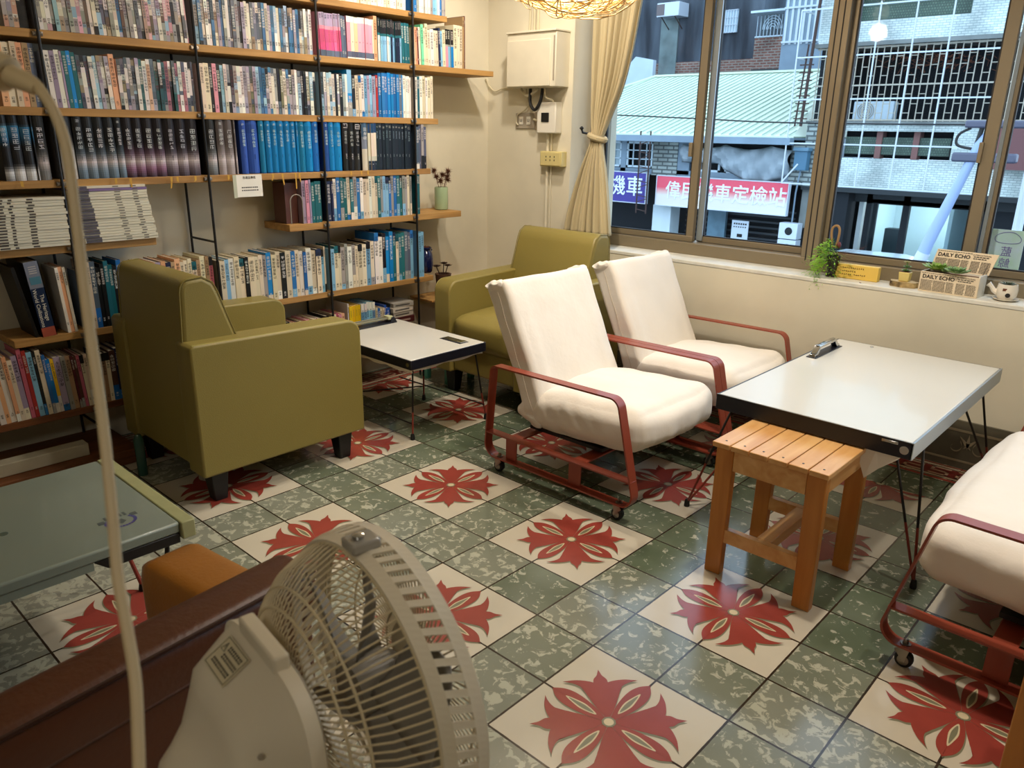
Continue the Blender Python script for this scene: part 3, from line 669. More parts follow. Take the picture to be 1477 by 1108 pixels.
for i in range(15):
    a = i/14; dz = 0.012 + 0.010*abs(sin(a*13)); vs += [(x0+0.02+(x1-x0-0.03)*a, y0+0.012, 0.338), (x0+0.02+(x1-x0-0.03)*a, y0+0.014, 0.336-dz)]
for i in range(14): fs.append((2*i,2*i+1,2*i+3,2*i+2))
m.add(vs, fs); vs = []; fs = []
for i in range(15):
    a = i/14; dz = 0.006 + 0.010*abs(sin(a*7)); vs += [(x1-0.012, y0+0.02+(y1-y0-0.03)*a, 0.338), (x1-0.014, y0+0.02+(y1-y0-0.03)*a, 0.336-dz)]
for i in range(14): fs.append((2*i,2*i+1,2*i+3,2*i+2))
m.add(vs, fs); m.build('lining_cloth', M_cloth, t, solid=0.002)
# pale table at the left edge
t = empty('coffee_table', (-0.96, -0.62, 0), 0, 'pale green glossy table at the left edge with cream strip and crest sticker', 'table')
x0, x1, y0, y1 = -0.26, 0.262, -0.45, 0.262
m = MB(); m.box(x0, x1, y0, y1, 0.372, 0.400); m.build('tabletop', M_tabg, t, bevel=0.006)
m = MB(); m.box(x0, x1+0.008, y1, y1+0.034, 0.355, 0.401); m.build('cream_strip', M_edgec, t, bevel=0.003)
m = MB(); m.prism([(y1-0.002,0.371),(y1-0.002,0.345),(y1-0.17,0.345),(y1-0.20,0.371)], x0+0.01, x1-0.002, 'x'); m.build('dark_corner', M_black, t, bevel=0.002)
m = MB(); m.box(x0+0.01, x1-0.004, y0, y1-0.2, 0.352, 0.372); m.build('underframe', M_tabg, t)
# crest sticker: a ring of purple marks with a grey eagle-like blot
M_purp = mat('sticker_purple', (0.30,0.28,0.55), 0.5); M_stg = mat('sticker_grey', (0.33,0.36,0.35), 0.5)
m = MB(); cx, cy = 0.158, 0.165
for k in range(22):
    a = -2.2 + k*4.4/21
    for rr, wdt in ((0.032, 0.007),): m.add([(cx+(rr-wdt)*cos(a-0.09), cy+(rr-wdt)*1.15*sin(a-0.09), 0.4006),(cx+(rr+0)*cos(a-0.09), cy+rr*1.15*sin(a-0.09), 0.4006),(cx+rr*cos(a+0.07), cy+rr*1.15*sin(a+0.07), 0.4006),(cx+(rr-wdt)*cos(a+0.07), cy+(rr-wdt)*1.15*sin(a+0.07), 0.4006)], [(0,1,2,3)], 0)
m.add([(cx-0.012,cy-0.006,0.4006),(cx+0.004,cy-0.012,0.4006),(cx+0.014,cy,0.4006),(cx+0.004,cy+0.012,0.4006),(cx-0.012,cy+0.006,0.4006)], [(0,1,2,3,4)], 1)
for k in range(5): m.box(cx-0.045, cx-0.026, cy-0.026+k*0.011, cy-0.020+k*0.011, 0.4004, 0.4007, 1)
m.box(cx-0.028, cx-0.012, cy-0.045, cy-0.030, 0.4004, 0.4007, 1); m.box(cx-0.028, cx-0.012, cy+0.030, cy+0.045, 0.4004, 0.4007, 1)
m.build('crest_sticker', [M_purp, M_stg], t)
m = MB()
for (x, y, r) in ((0.03, -0.05, 0.010), (0.07, -0.10, 0.020), (0.05, -0.20, 0.027)): m.lathe([(r,0.4002),(r,0.4007)], (x,y,0), 20)
m.build('water_mark', mat('water_mark', (0.34,0.39,0.35), 0.25), t)
for (fx, fy, ax, ay) in ((-0.16,0.30,-0.20,0.22),(0.235,0.215,0.22,0.235),(0.22,-0.36,0.22,-0.34),(-0.22,-0.38,-0.22,-0.36)):
    m = MB(); m.tube(catmull([(ax,ay-0.03,0.35),(ax+0.012,ay,0.345),(ax+(fx-ax)*0.4+0.012,ay+(fy-ay)*0.4,0.28),(ax+(fx-ax)*0.7, ay+(fy-ay)*0.7, 0.13)], 5, False), 0.006, 8); o = m.build('leg', M_black, t, smooth=True)
    m = MB(); m.tube([(ax+(fx-ax)*0.7, ay+(fy-ay)*0.7, 0.13),(fx,fy,0.012)], 0.006, 8); m.build('rod_end', M_redrod, o, smooth=True)
    m = MB(); m.lathe([(0.010,0.0),(0.012,0.006),(0.009,0.024)], (fx, fy, 0), 12); m.build('rubber_foot', M_rubber, o, smooth=True)
# ------------------------------------------------------------------ slatted pine stools
def stool():
    t = empty('wooden_stool', (0,0,0)); A, B = 0.175, 0.186; H = 0.443
    n = 6; wd = (2*A - 5*0.0035)/n
    for k in range(n):
        x = -A + k*(wd+0.0035)
        m = MB(); m.box(x, x+wd, -B, B, H-0.016, H); s = m.build('seat_slat', M_stool, t, bevel=0.002)
        m = MB()
        for y in (-B+0.03, B-0.03): m.lathe([(0.0035,H-0.001),(0.0035,H+0.0006)], (x+wd/2+0.002, y, 0), 10)
        m.build('screw_head', M_black, s)
    def leg(sx, sy):
        xt, xb = sx*(A-0.008), sx*(A-0.012+0.0); w = 0.056; yo = sy*(B-0.014); yb = sy*(B-0.018)
        # board legs: wide face to the front, tapering apart slightly
        m = MB(); x0, x1 = sorted((xt, xt-sx*w)); a0, a1 = sorted((xb-sx*0.004+sx*0.01, xb+sx*0.01-sx*(w)))
        y0, y1 = sorted((yo, yo-sy*0.030))
        b0, b1 = sorted((yb, yb-sy*0.030))
        m.hexa([(a0-0.0,b0,0),(a1,b0,0),(a1,b1,0),(a0,b1,0),(x0,y0,H-0.017),(x1,y0,H-0.017),(x1,y1,H-0.017),(x0,y1,H-0.017)])
        m.build('leg', M_stoolv, t, bevel=0.003)
    for sx in (-1,1):
        for sy in (-1,1): leg(sx, sy)
    for sy in (-1, 1):
        y0, y1 = sorted((sy*(B-0.016), sy*(B-0.040))); m = MB(); m.box(-A+0.064, A-0.064, y0, y1, H-0.085, H-0.017); m.build('apron', M_stool, t, bevel=0.002)
        y0, y1 = sorted((sy*(B-0.020), sy*(B-0.044))); m = MB(); m.box(-A+0.055, A-0.055, y0, y1, 0.115, 0.160); m.build('stretcher', M_stool, t, bevel=0.002)
    for sx in (-1, 1):
        x0, x1 = sorted((sx*(A-0.012), sx*(A-0.030))); m = MB(); m.box(x0, x1, -B+0.046, B-0.046, H-0.075, H-0.017); m.build('apron', M_stool, t, bevel=0.002)
    m = MB(); m.box(-0.022, 0.022, -B+0.045, B-0.045, 0.125, 0.160); m.build('cross_stretcher', M_stool, t, bevel=0.002)
    return t
s = stool(); s.location = (0.187, 1.128, 0); tag(s, 'pine stool with slatted seat, half under the large white table', 'stool', 'slatted pine stools')
s2 = copy_tree(s); s2.location = (1.085, 0.640, 0); s2['label'] = 'pine stool at the bottom right corner, only its leg in the picture'
# ------------------------------------------------------------------ brown sofa in the foreground
t = empty('sofa', (0.161, -1.159, 0), RAD(6.5), 'dark brown leather sofa seen from behind at the lower left', 'sofa')
def prof(z0, z1, x0, x1): return [(x0,z0),(x0,z1-0.03),(x0+0.012,z1-0.008),(x0+0.035,z1),(x1-0.02,z1),(x1-0.005,z1-0.008),(x1,z1-0.03),(x1-0.004,z0)]
m = MB(); m.prism(prof(0.12, 0.62, -0.068, 0.022), -0.85, 0.664, 'y'); m.build('backrest', M_brownl, t, bevel=0.01, seg=3)
m = MB(); m.prism(prof(0.600, 0.68, -0.075, 0.030), -0.86, 0.672, 'y'); tp = m.build('back_top_roll', M_brownl, t, bevel=0.010, seg=3)
M_pip = mat('dark_piping', (0.20,0.09,0.05), 0.4)
m = MB(); m.tube([(0.027,-0.85,0.676),(0.027,0.668,0.676)], 0.0035, 6); m.build('piping', M_pip, tp, smooth=True)
rbox('armrest', (0.34, 0.13, 0.43), 0.028, M_tanl, t, (-0.255, 0.675, 0.335), (0,0,0), 10, (0,0,0.006), 0.002)
rbox('armrest', (0.34, 0.13, 0.43), 0.028, M_tanl, t, (-0.255, -0.79, 0.335), (0,0,0), 10, (0,0,0.006), 0.002)
rbox('seat_cushion', (0.33, 1.31, 0.16), 0.05, M_tanl, t, (-0.245, -0.06, 0.33), (0,0,0), 10, (0,0,0.02), 0.004)
m = MB(); m.box(-0.41, -0.06, -0.84, 0.72, 0.10, 0.25); m.build('base', M_brownl, t, bevel=0.008)
for x in (-0.38, 0.0):
    for y in (-0.80, 0.62): m = MB(); m.lathe([(0.018,0),(0.026,0.11)], (x,y,0), 14); m.build('leg', M_black, t, smooth=True)
# ------------------------------------------------------------------ bookshelves: wall-mounted ladder system
XF = -2.180
PZ = dict(T=1.862, B=1.622, C=1.366, D=1.116, E=0.884, G=0.880, F=0.547, I=0.241, L=0.062)
shelf = empty('bookshelf', (SX, 0.8, 0), 0, 'wall bookshelf of pine planks on thin black iron ladder rails', 'bookshelf')
def plank(name, y0, y1, z, matl, depth=0.222, th=0.028, x0=None):
    m = MB(); xa = (SX + 0.004) if x0 is None else x0
    m.box(xa-SX, xa-SX+depth, y0-0.8, y1-0.8, z-th, z); return m.build(name, matl, shelf, bevel=0.002)
plank('shelf_plank', -1.3, 1.90, PZ['T'], M_shelf); plank('shelf_plank', -1.3, 2.243, PZ['B'], M_shelf); plank('shelf_plank', -1.3, 1.83, PZ['C'], M_shelf)
plank('shelf_plank', -1.3, 1.772, PZ['D'], M_shelf); plank('shelf_plank', 0.905, 1.993, PZ['E'], M_shelf, th=0.032); plank('shelf_plank', -1.3, 0.292, PZ['G'], M_shelf, th=0.03)
plank('shelf_plank', -0.272, 1.78, PZ['F'], M_shelf); plank('shelf_plank', -1.3, 1.70, PZ['I'], M_shelfd); plank('shelf_plank', -1.3, 0.07, PZ['L'], M_shelfd, depth=0.34, th=0.06)
POST = (-0.595, -0.028, 0.535, 1.105, 1.660)
for y in POST:
    m = MB(); m.tube([(XF-SX+0.008, y-0.8, 0.0), (XF-SX+0.008, y-0.8, 2.6)], 0.0055, 8); o = m.build('front_rail', M_black, shelf, smooth=True)
    m = MB(); m.tube([(0.018, y-0.8, 0.0), (0.018, y-0.8, 2.6)], 0.0055, 8); m.build('rear_rail', M_black, shelf, smooth=True)
    for z in (0.84, 2.0, 0.15):
        m = MB(); m.tube([(0.018, y-0.8, z), (XF-SX+0.008, y-0.8, z)], 0.005, 8); m.build('rung', M_black, shelf, smooth=True)
    for k, z in PZ.items():
        lim = {'T':(-1.3,1.9),'B':(-1.3,2.2),'C':(-1.3,1.83),'D':(-1.3,1.77),'E':(0.9,1.99),'G':(-1.3,0.29),'F':(-0.27,1.78),'I':(-1.3,1.7),'L':(9,9)}[k]
        if not (lim[0] <= y <= lim[1]): continue
        m = MB(); xx = XF-SX
        for s in (-1, 1):
            m.box(xx-0.004, xx+0.003, y-0.8+s*0.010-0.007, y-0.8+s*0.010+0.007, z-0.021, z-0.007)
        m.box(xx+0.001, xx+0.006, y-0.8-0.016, y-0.8+0.016, z-0.018, z-0.010); m.build('shelf_clip', M_steel, shelf, bevel=0.001)
# ------------------------------------------------------------------ books
rnd = random.Random(7)
PAL = dict(cream=(.87,.81,.70), white=(.90,.88,.84), grey=(.60,.59,.57), lilac=(.62,.56,.66), pink=(.84,.55,.62), rose=(.72,.36,.44), blue=(.13,.42,.68), sky=(.50,.70,.82), navy=(.09,.13,.25), teal=(.10,.38,.42),
           black=(.07,.07,.08), brown=(.36,.25,.19), red=(.62,.14,.13), mint=(.45,.80,.62), yellow=(.92,.74,.10), magenta=(.82,.33,.52), maroon=(.35,.12,.13), peach=(.90,.66,.50), slate=(.33,.37,.45), cobalt=(.10,.30,.66), azure=(.05,.50,.78), plum=(.24,.15,.22), tan=(.66,.54,.40), olive=(.45,.45,.30))
def jit(c, a=0.05):
    k = rnd.uniform(-a, a); return lin(tuple(max(0.02, min(0.97, x + k + rnd.uniform(-a/3, a/3))) for x in c))
BOOKS = []          # (share, row, y, dict)
def spine_glyphs(m, y0, y1, xs, zt, zb, col, n, size=None, wide=0.62):
    """a column of blocky title marks, too small in the photo to be read"""
    w = (y1-y0)*wide; s = size or min(w, (zt-zb)/max(1, n)*0.95); cy = (y0+y1)/2
    for i in range(n):
        z = zt - (i+0.5)*s*1.12
        if z - s/2 < zb: break
        x = xs + 0.0004; h = s*0.42; ww = min(w, s)/2
        for (a0,a1,b0,b1) in ((-1,1,.72,.95),(-1,1,-.12,.12),(-1,1,-.95,-.72),(-.15,.15,-1,1),(-1,-.75,-.9,.4) if rnd.random()<.6 else (-.6,-.4,.1,.9),(.75,1,-.4,.9) if rnd.random()<.6 else (.4,.6,-.9,0)):
            if rnd.random() < 0.18: continue
            m.add([(x, cy+a0*ww, z+b0*h), (x, cy+a1*ww, z+b0*h), (x, cy+a1*ww, z+b1*h), (x, cy+a0*ww, z+b1*h)], [(0,1,2,3)], 0, col)
def make_book(m, y0, y1, z, h, xf, d, bands, glyph, top=(.80,.76,.66), lean=0.0, rounded=False, glyphs=None):
    """bands: [(fraction from bottom, colour)] listed bottom to top"""
    xb = xf - d; cov = bands[-1][1]
    st = len(m.v)
    e = 0.0014; xs = xf; nseg = 5 if rounded else 1; bul = (y1-y0)*0.24 if rounded else 0.0; cs = bands[len(bands)//2][1]
    m.box(xb, xf-bul-0.0002, y0, y0+e, z, z+h, 0, cs); m.box(xb, xf-bul-0.0002, y1-e, y1, z, z+h, 0, cs)
    m.box(xb+0.003, xf-bul-0.002, y0+e, y1-e, z+0.002, z+h-0.003, 0, lin(top))
    zz = 0.0
    for i, (fr, c) in enumerate(bands):
        z0, z1 = z + zz*h, z + fr*h; zz = fr
        for k in range(nseg):
            a0 = y0 + (y1-y0)*k/nseg; a1 = y0 + (y1-y0)*(k+1)/nseg
            x0 = xs - bul + bul*sin(pi*k/nseg); x1 = xs - bul + bul*sin(pi*(k+1)/nseg)
            m.add([(x0,a0,z0),(x1,a1,z0),(x1,a1,z1),(x0,a0,z1)], [(0,1,2,3)], 0, c)
    m.add([(xs-bul-0.003,y0,z+h-0.0005),(xs-bul-0.003,y1,z+h-0.0005),(xs-bul*0.3,y1-(y1-y0)*0.3,z+h-0.0005),(xs-bul*0.3,y0+(y1-y0)*0.3,z+h-0.0005)], [(0,1,2,3)], 0, cov)
    if glyphs:
        for (zt, zb, n, col, wide) in glyphs: spine_glyphs(m, y0, y1, xs, z+zt*h, z+zb*h, col, n, None, wide)
    if lean:
        c = cos(lean); s = sin(lean); py, pz = (y1 if lean > 0 else y0), z
        for i in range(st, len(m.v)):
            x, y, q = m.v[i]; dy, dz = y-py, q-pz; m.v[i] = (x, py + dy*c + dz*s, pz - dy*s + dz*c)
def art(base, n, others, dark=0.3):
    """printed manga spine: stacked patches"""
    fr = sorted([rnd.uniform(0.08, 0.95) for _ in range(n-1)]) + [1.0]; out = []
    for f in fr:
        c = PAL[base if rnd.random() < 0.62 else rnd.choice(others)]; g_ = sum(c)/3; k = 0.62; out.append((f, jit(tuple(g_+(v-g_)*k for v in c), 0.07)))
    return out
def style_manga(pale):
    main = rnd.choice(pale); oth = ['cream','white','grey','lilac','slate','black','slate','sky','tan','grey']
    b = art(main, rnd.randint(3, 7), oth); dk = rnd.choice(['black','navy','maroon','slate'])
    g = [(0.90, 0.35, rnd.randint(5, 9), jit(PAL[dk]), 0.72), (0.22, 0.05, 2, jit(PAL['black']), 0.6)]
    if rnd.random() < 0.35: g[0] = (0.88, 0.3, 7, jit(PAL['white']), 0.7)
    return main, b, g
def style_plain(names, gdark='black', extra=True):
    main = rnd.choice(names); c = jit(PAL[main]); b = [(1.0, c)]
    if extra and rnd.random() < 0.5: o = rnd.choice(['blue','white','sky','black','white','cream','grey']); f = rnd.choice([0.12, 0.18, 0.3]); b = [(f, jit(PAL[o])), (1.0, c)]
    elif extra and rnd.random() < 0.3: o = rnd.choice(['blue','navy','teal','black']); b = [(0.84, c), (1.0, jit(PAL[o]))]
    light = sum(PAL[main]) > 1.35; gc = jit(PAL['black' if light else 'white'])
    return main, b, [(0.93, 0.40, rnd.randint(4, 8), gc, 0.6), (0.16, 0.04, 2, gc, 0.4)]
ROWN = dict(T='topmost visible shelf', B='second visible shelf', C='third visible shelf', D='hardcover shelf', E='short pine shelf', F='long low shelf', I='bottom shelf', H='shelf under the magazines', J='lowest left shelf')
GRP = dict(T='books on the topmost visible shelf', B='books on the second visible shelf', C='books on the third visible shelf', D='thick hardcovers on the fourth shelf', E='books on the short shelf above the low row', F='books on the long low shelf', I='books on the bottom shelf', H='books left on the shelf under the magazines', J='books on the lowest left shelf')
def run(row, y0, y1, z, tr, hr, fn, dr=(0.13,0.15), xj=0.006, lean=0.0, rounded=False, gap=0.0004, x=None):
    y = y0
    while y < y1 - 0.004:
        t = rnd.uniform(*tr); t = min(t, y1 - y) if y1 - y < t*1.5 else t
        if t < 0.004: break
        name, b, g = fn(); h = rnd.uniform(*hr); ln = lean + (rnd.uniform(-0.012, 0.012) if lean == 0 else 0)
        BOOKS.append(dict(row=row, y=y, t=t, z=z, h=h, xf=(x if x is not None else XF-0.004) - rnd.uniform(0, xj), d=rnd.uniform(*dr), b=b, g=g, name=name, lean=ln if abs(ln) > 0.02 else 0, rounded=rounded))
        y += t + gap
P1 = ['cream','grey','lilac','pink','blue','brown','white','slate','tan','sky','cream','grey']; P2 = ['white','cream','grey','sky','lilac','cream','blue','slate','white']
run('T', 0.95, 1.63, PZ['T'], (.017,.022), (.18,.19), lambda: style_plain(['cream','cream','white'], extra=False))
run('T', 1.67, 1.89, PZ['T'], (.012,.018), (.17,.19), lambda: style_plain(['sky','white','blue','grey','sky'], extra=False))
# second visible shelf
run('B', -0.62, -0.045, PZ['B'], (.012,.016), (.172,.182), lambda: style_manga(['brown','lilac','black','cream','peach','grey']))
run('B', -0.015, 0.52, PZ['B'], (.0115,.0155), (.172,.185), lambda: style_manga(P1), lean=-0.028)
run('B', 0.55, 1.09, PZ['B'], (.0115,.0150), (.172,.185), lambda: style_manga(P2), lean=-0.02)
def pinkset():
    b = [(0.14, jit(PAL['slate'])), (0.62, jit(PAL['magenta'], .08)), (0.70, jit(PAL['pink'])), (1.0, jit(PAL['lilac']))]; return 'pink', b, [(0.98, 0.74, 2, jit(PAL['navy']), 0.6), (0.60, 0.3, 5, jit(PAL['rose']), 0.6)]
def paleset():
    c = rnd.choice(['pink','cream','peach','pink']); b = [(0.03, jit(PAL['white'])), (0.17, jit(PAL['slate'])), (0.86, jit(tuple(min(.95, v+.06) for v in PAL[c]))), (1.0, jit(PAL['white']))]; return c, b, [(0.42, 0.36, 1, jit(PAL['slate']), 0.3)]
def darktop():
    lo = rnd.choice(['cream','sky','white','sky','navy']); b = [(0.60, jit(PAL[lo])), (0.66, jit(PAL['teal'])), (1.0, jit(PAL['black']))]; return 'black', b, [(0.97, 0.66, 4, jit(PAL['grey']), 0.5), (0.5, 0.2, 3, jit(PAL['slate']), 0.4)]
run('B', 1.115, 1.245, PZ['B'], (.014,.016), (.178,.182), pinkset, lean=-0.025)
run('B', 1.245, 1.275, PZ['B'], (.013,.015), (.172,.180), lambda: style_plain(['yellow','slate'], extra=False), lean=-0.025)
run('B', 1.277, 1.43, PZ['B'], (.019,.022), (.176,.180), paleset, lean=-0.02)
run('B', 1.432, 1.452, PZ['B'], (.018,.020), (.195,.198), lambda: style_plain(['peach'], extra=False), lean=-0.02)
run('B', 1.454, 1.60, PZ['B'], (.0115,.014), (.182,.190), darktop, lean=-0.02)
run('B', 1.602, 1.648, PZ['B'], (.014,.018), (.180,.186), lambda: style_plain(['cream','teal','navy'], extra=False), lean=-0.03)
for nm, t, h in (('cream',.012,.165),('peach',.014,.17),('maroon',.010,.165),('cream',.013,.17),('mint',.016,.185),('cream',.012,.17),('cream',.018,.19),('cream',.016,.165),('white',.022,.17),('cream',.014,.165),('cream',.017,.165),('navy',.012,.18),('sky',.012,.165),('cream',.020,.175)):
    yy = 1.675 if not any(b['row'] == 'B' and b['y'] > 1.66 for b in BOOKS) else BOOKS[-1]['y'] + BOOKS[-1]['t'] + 0.0005
    run('B', yy, yy+t, PZ['B'], (t,t), (h,h+.003), lambda nm=nm: style_plain([nm], extra=False), lean=-0.035)
def dt(c): return lambda: ('black', [(0.55, jit(PAL[c])), (0.60, jit(PAL['grey'])), (1.0, jit(PAL['black']))], [(0.96, 0.62, 4, jit(PAL['white']), 0.5)])
for c, t in (('pink',.018),('sky',.017),('azure',.019)):
    yy = BOOKS[-1]['y'] + BOOKS[-1]['t'] + 0.0008; run('B', yy, yy+t, PZ['B'], (t,t), (.180,.182), dt(c), lean=-0.03)
for nm, t, h in (('cream',.026,.205),('cream',.015,.205),('cream',.020,.205),('tan',.012,.25),('maroon',.006,.255)):
    yy = BOOKS[-1]['y'] + BOOKS[-1]['t'] + 0.0008; run('B', yy, yy+t, PZ['B'], (t,t), (h,h+.003), lambda nm=nm: style_plain([nm], extra=False))
# third visible shelf
def blackseries(): return 'black', [(0.20, jit(PAL['black'])), (0.55, jit(PAL['tan'])), (1.0, jit(PAL['slate']))], [(0.18, 0.02, 3, jit(PAL['white']), 0.5), (0.9, 0.4, 5, jit(PAL['cream']), 0.6)]
run('C', -0.62, -0.17, PZ['C'], (.016,.020), (.185,.19), blackseries)
run('C', -0.168, -0.085, PZ['C'], (.016,.026), (.205,.212), lambda: style_plain(['cream','peach'], extra=False))
run('C', -0.083, -0.045, PZ['C'], (.016,.019), (.205,.21), lambda: style_plain(['slate','tan'], extra=False))
run('C', -0.012, 0.045, PZ['C'], (.012,.018), (.190,.195), lambda: style_plain(['white','lilac','white'], extra=False), lean=-0.03)
run('C', 0.046, 0.088, PZ['C'], (.012,.015), (.190,.195), lambda: style_plain(['azure','teal','slate'], extra=False), lean=-0.03)
run('C', 0.089, 0.205, PZ['C'], (.0125,.015), (.180,.188), lambda: style_manga(P2), lean=-0.03)
run('C', 0.205, 0.225, PZ['C'], (.018,.019), (.193,.195), lambda: style_plain(['peach'], extra=False), lean=-0.03)
run('C', 0.226, 0.52, PZ['C'], (.0115,.0155), (.178,.188), lambda: style_manga(['slate','teal','black','rose','white','peach','blue','lilac']), lean=-0.02)
run('C', 0.55, 0.62, PZ['C'], (.014,.024), (.185,.19), lambda: style_plain(['pink','black','white','cream'], extra=False), lean=-0.015)
run('C', 0.62, 1.09, PZ['C'], (.0125,.0165), (.182,.19), lambda: style_manga(['white','sky','cream','black','blue','olive','lilac','white']), lean=-0.012)
run('C', 1.12, 1.265, PZ['C'], (.013,.016), (.180,.188), lambda: style_manga(['white','cream','black','sky']))
run('C', 1.265, 1.29, PZ['C'], (.026,.027), (.205,.207), lambda: ('sky', [(0.3, jit(PAL['grey'])), (0.5, jit(PAL['azure'])), (1, jit(PAL['sky']))], [(0.45, 0.1, 4, jit(PAL['white']), 0.7)]))
run('C', 1.291, 1.43, PZ['C'], (.013,.018), (.182,.19), lambda: style_plain(['cream','peach','sky','white','black','lilac']))
run('C', 1.43, 1.445, PZ['C'], (.012,.013), (.19,.192), lambda: style_plain(['red'], extra=False))
run('C', 1.446, 1.60, PZ['C'], (.014,.020), (.196,.206), lambda: style_plain(['azure','blue','azure','slate'], extra=False))
run('C', 1.60, 1.648, PZ['C'], (.012,.015), (.19,.20), lambda: style_plain(['white','black'], extra=False))
run('C', 1.675, 1.78, PZ['C'], (.013,.019), (.195,.208), lambda: style_plain(['maroon','cream','black','white','teal'], extra=False))
run('C', 1.781, 1.80, PZ['C'], (.012,.014), (.205,.208), lambda: style_plain(['cream'], extra=False))
# fourth shelf: thick hardcovers with gradient spines
def grad(stops, n=28):
    out = []
    for i in range(n):
        t = (i+0.5)/n
        for (a, ca), (b2, cb) in zip(stops, stops[1:]):
            if a <= t <= b2: k = (t-a)/(b2-a); c = tuple(x+(y-x)*k for x, y in zip(ca, cb)); break
        out.append(((i+1)/n, lin(c)))
    return out
LOGO = []
def hc_glow(tint=(0.55,0.50,0.54), top=(0.09,0.08,0.10), low=(0.30,0.26,0.32)):
    return lambda: ('black', grad([(0, low), (0.14, tint), (0.27, (0.78,0.74,0.75)), (0.42, tuple((a+b2)/2 for a, b2 in zip(tint, top))), (0.58, top), (1, top)]), [(0.935, 0.88, 1, jit((.78,.78,.80)), 0.34), (0.82, 0.42, rnd.choice([4,5,5,6]), jit((.80,.80,.82)), 0.44), (0.36, 0.22, 3, jit((.2,.2,.22)), 0.12)])
def hc_blue(c): return lambda: ('blue', [(0.02, jit((.15,.3,.5))), (0.74, lin(c)), (0.90, lin(tuple(v*0.9 for v in c))), (1.0, lin(c))], [(0.935, 0.88, 1, jit((.75,.82,.85)), 0.34), (0.82, 0.44, rnd.choice([4,5,6]), jit((.72,.82,.84)), 0.40), (0.36, 0.24, 3, jit((.05,.15,.35)), 0.12)])
def D(y0, y1, t, fn, n=None): run('D', y0, y1, PZ['D'], (t*0.9, t*1.1), (.222,.228), fn, dr=(.15,.155), rounded=True, xj=0.003, gap=0.0012)
D(-0.62, -0.17, 0.040, lambda: ('blue', grad([(0,(.5,.5,.5)),(.12,(.85,.85,.85)),(.24,(.08,.08,.09)),(.5,(.10,.10,.12)),(.62,(.1,.35,.5)),(.8,(.35,.6,.72)),(.86,(.05,.05,.06)),(1,(.05,.05,.06))]), [(0.80,0.36,4,jit((.8,.82,.84)),0.5)]))
D(-0.168, -0.092, 0.038, lambda: ('black and blue', grad([(0,(.75,.75,.75)),(.14,(.88,.88,.88)),(.26,(.10,.10,.11)),(.52,(.12,.12,.14)),(.66,(.12,.34,.48)),(.80,(.2,.45,.6)),(.86,(.05,.05,.06)),(1,(.05,.05,.06))]), [(0.80,0.36,4,jit((.8,.82,.84)),0.5)]))
D(-0.091, -0.05, 0.036, hc_glow((.5,.5,.5), (.12,.12,.12), (.5,.5,.5)))
D(-0.010, 0.040, 0.050, lambda: ('black and white', grad([(0,(.85,.85,.86)),(.2,(.90,.90,.90)),(.45,(.72,.72,.73)),(.60,(.2,.2,.21)),(.72,(.09,.09,.10)),(1,(.09,.09,.10))]), [(0.30,0.2,2,jit((.3,.3,.3)),0.15)]))
D(0.042, 0.215, 0.036, hc_glow((.45,.52,.58), (.10,.11,.12), (.35,.42,.48)))
D(0.217, 0.375, 0.036, hc_glow((.52,.36,.47), (.10,.08,.10), (.22,.16,.20)))
D(0.377, 0.520, 0.044, hc_glow((.45,.40,.44), (.11,.09,.11), (.25,.22,.26)))
D(0.550, 0.595, 0.042, hc_glow((.50,.52,.53), (.13,.13,.13), (.35,.35,.36)))
D(0.597, 0.680, 0.038, hc_glow((.62,.58,.58), (.36,.33,.33), (.62,.58,.58)))
D(0.700, 0.735, 0.034, hc_blue((.18,.32,.66))); D(0.737, 0.788, 0.050, hc_blue((.18,.33,.66))); D(0.790, 0.818, 0.027, hc_blue((.06,.45,.62)))
D(0.820, 0.985, 0.031, hc_blue((.02,.46,.70))); D(0.987, 1.020, 0.033, hc_blue((.04,.45,.62))); D(1.022, 1.058, 0.036, hc_blue((.03,.52,.78))); D(1.060, 1.092, 0.031, hc_blue((.10,.42,.74)))
D(1.118, 1.148, 0.030, hc_blue((.12,.30,.58))); D(1.150, 1.180, 0.030, hc_blue((.04,.50,.76))); D(1.182, 1.225, 0.040, hc_blue((.03,.52,.78)))
D(1.228, 1.335, 0.032, lambda: ('black', [(0.3, jit((.10,.10,.11))), (0.62, jit((.06,.06,.07))), (1, jit((.07,.07,.08)))], [(0.98,0.85,1,jit((.8,.8,.8)),0.8),(0.82,0.5,4,jit((.75,.75,.75)),0.45),(0.36,0.1,3,jit((.8,.8,.8)),0.25)]))
D(1.337, 1.372, 0.033, lambda: ('cream and navy', [(0.45, jit((.85,.80,.72))), (0.7, jit((.5,.55,.6))), (1, jit((.3,.42,.52)))], [(0.9,0.6,3,jit((.9,.9,.9)),0.5)]))
run('D', 1.374, 1.42, PZ['D'], (.015,.018), (.218,.222), lambda: ('navy', [(0.2, jit((.08,.14,.22))), (0.3, jit((.8,.8,.75))), (0.8, jit((.85,.80,.72))), (1, jit((.1,.25,.4)))], [(0.15,0.05,1,jit((.8,.8,.8)),0.4)]), dr=(.14,.15))
run('D', 1.421, 1.648, PZ['D'], (.017,.025), (.218,.224), lambda: ('dark navy', [(0.04, jit((.05,.09,.13))), (1, jit((.05,.10,.14)))], [(0.95,0.88,1,jit((.7,.7,.65)),0.5),(0.84,0.5,5,jit((.55,.62,.66)),0.35),(0.34,0.1,3,jit((.7,.72,.72)),0.2)]), dr=(.14,.15))
run('D', 1.678, 1.745, PZ['D'], (.014,.020), (.20,.222), lambda: style_plain(['grey','slate','grey'], extra=True))
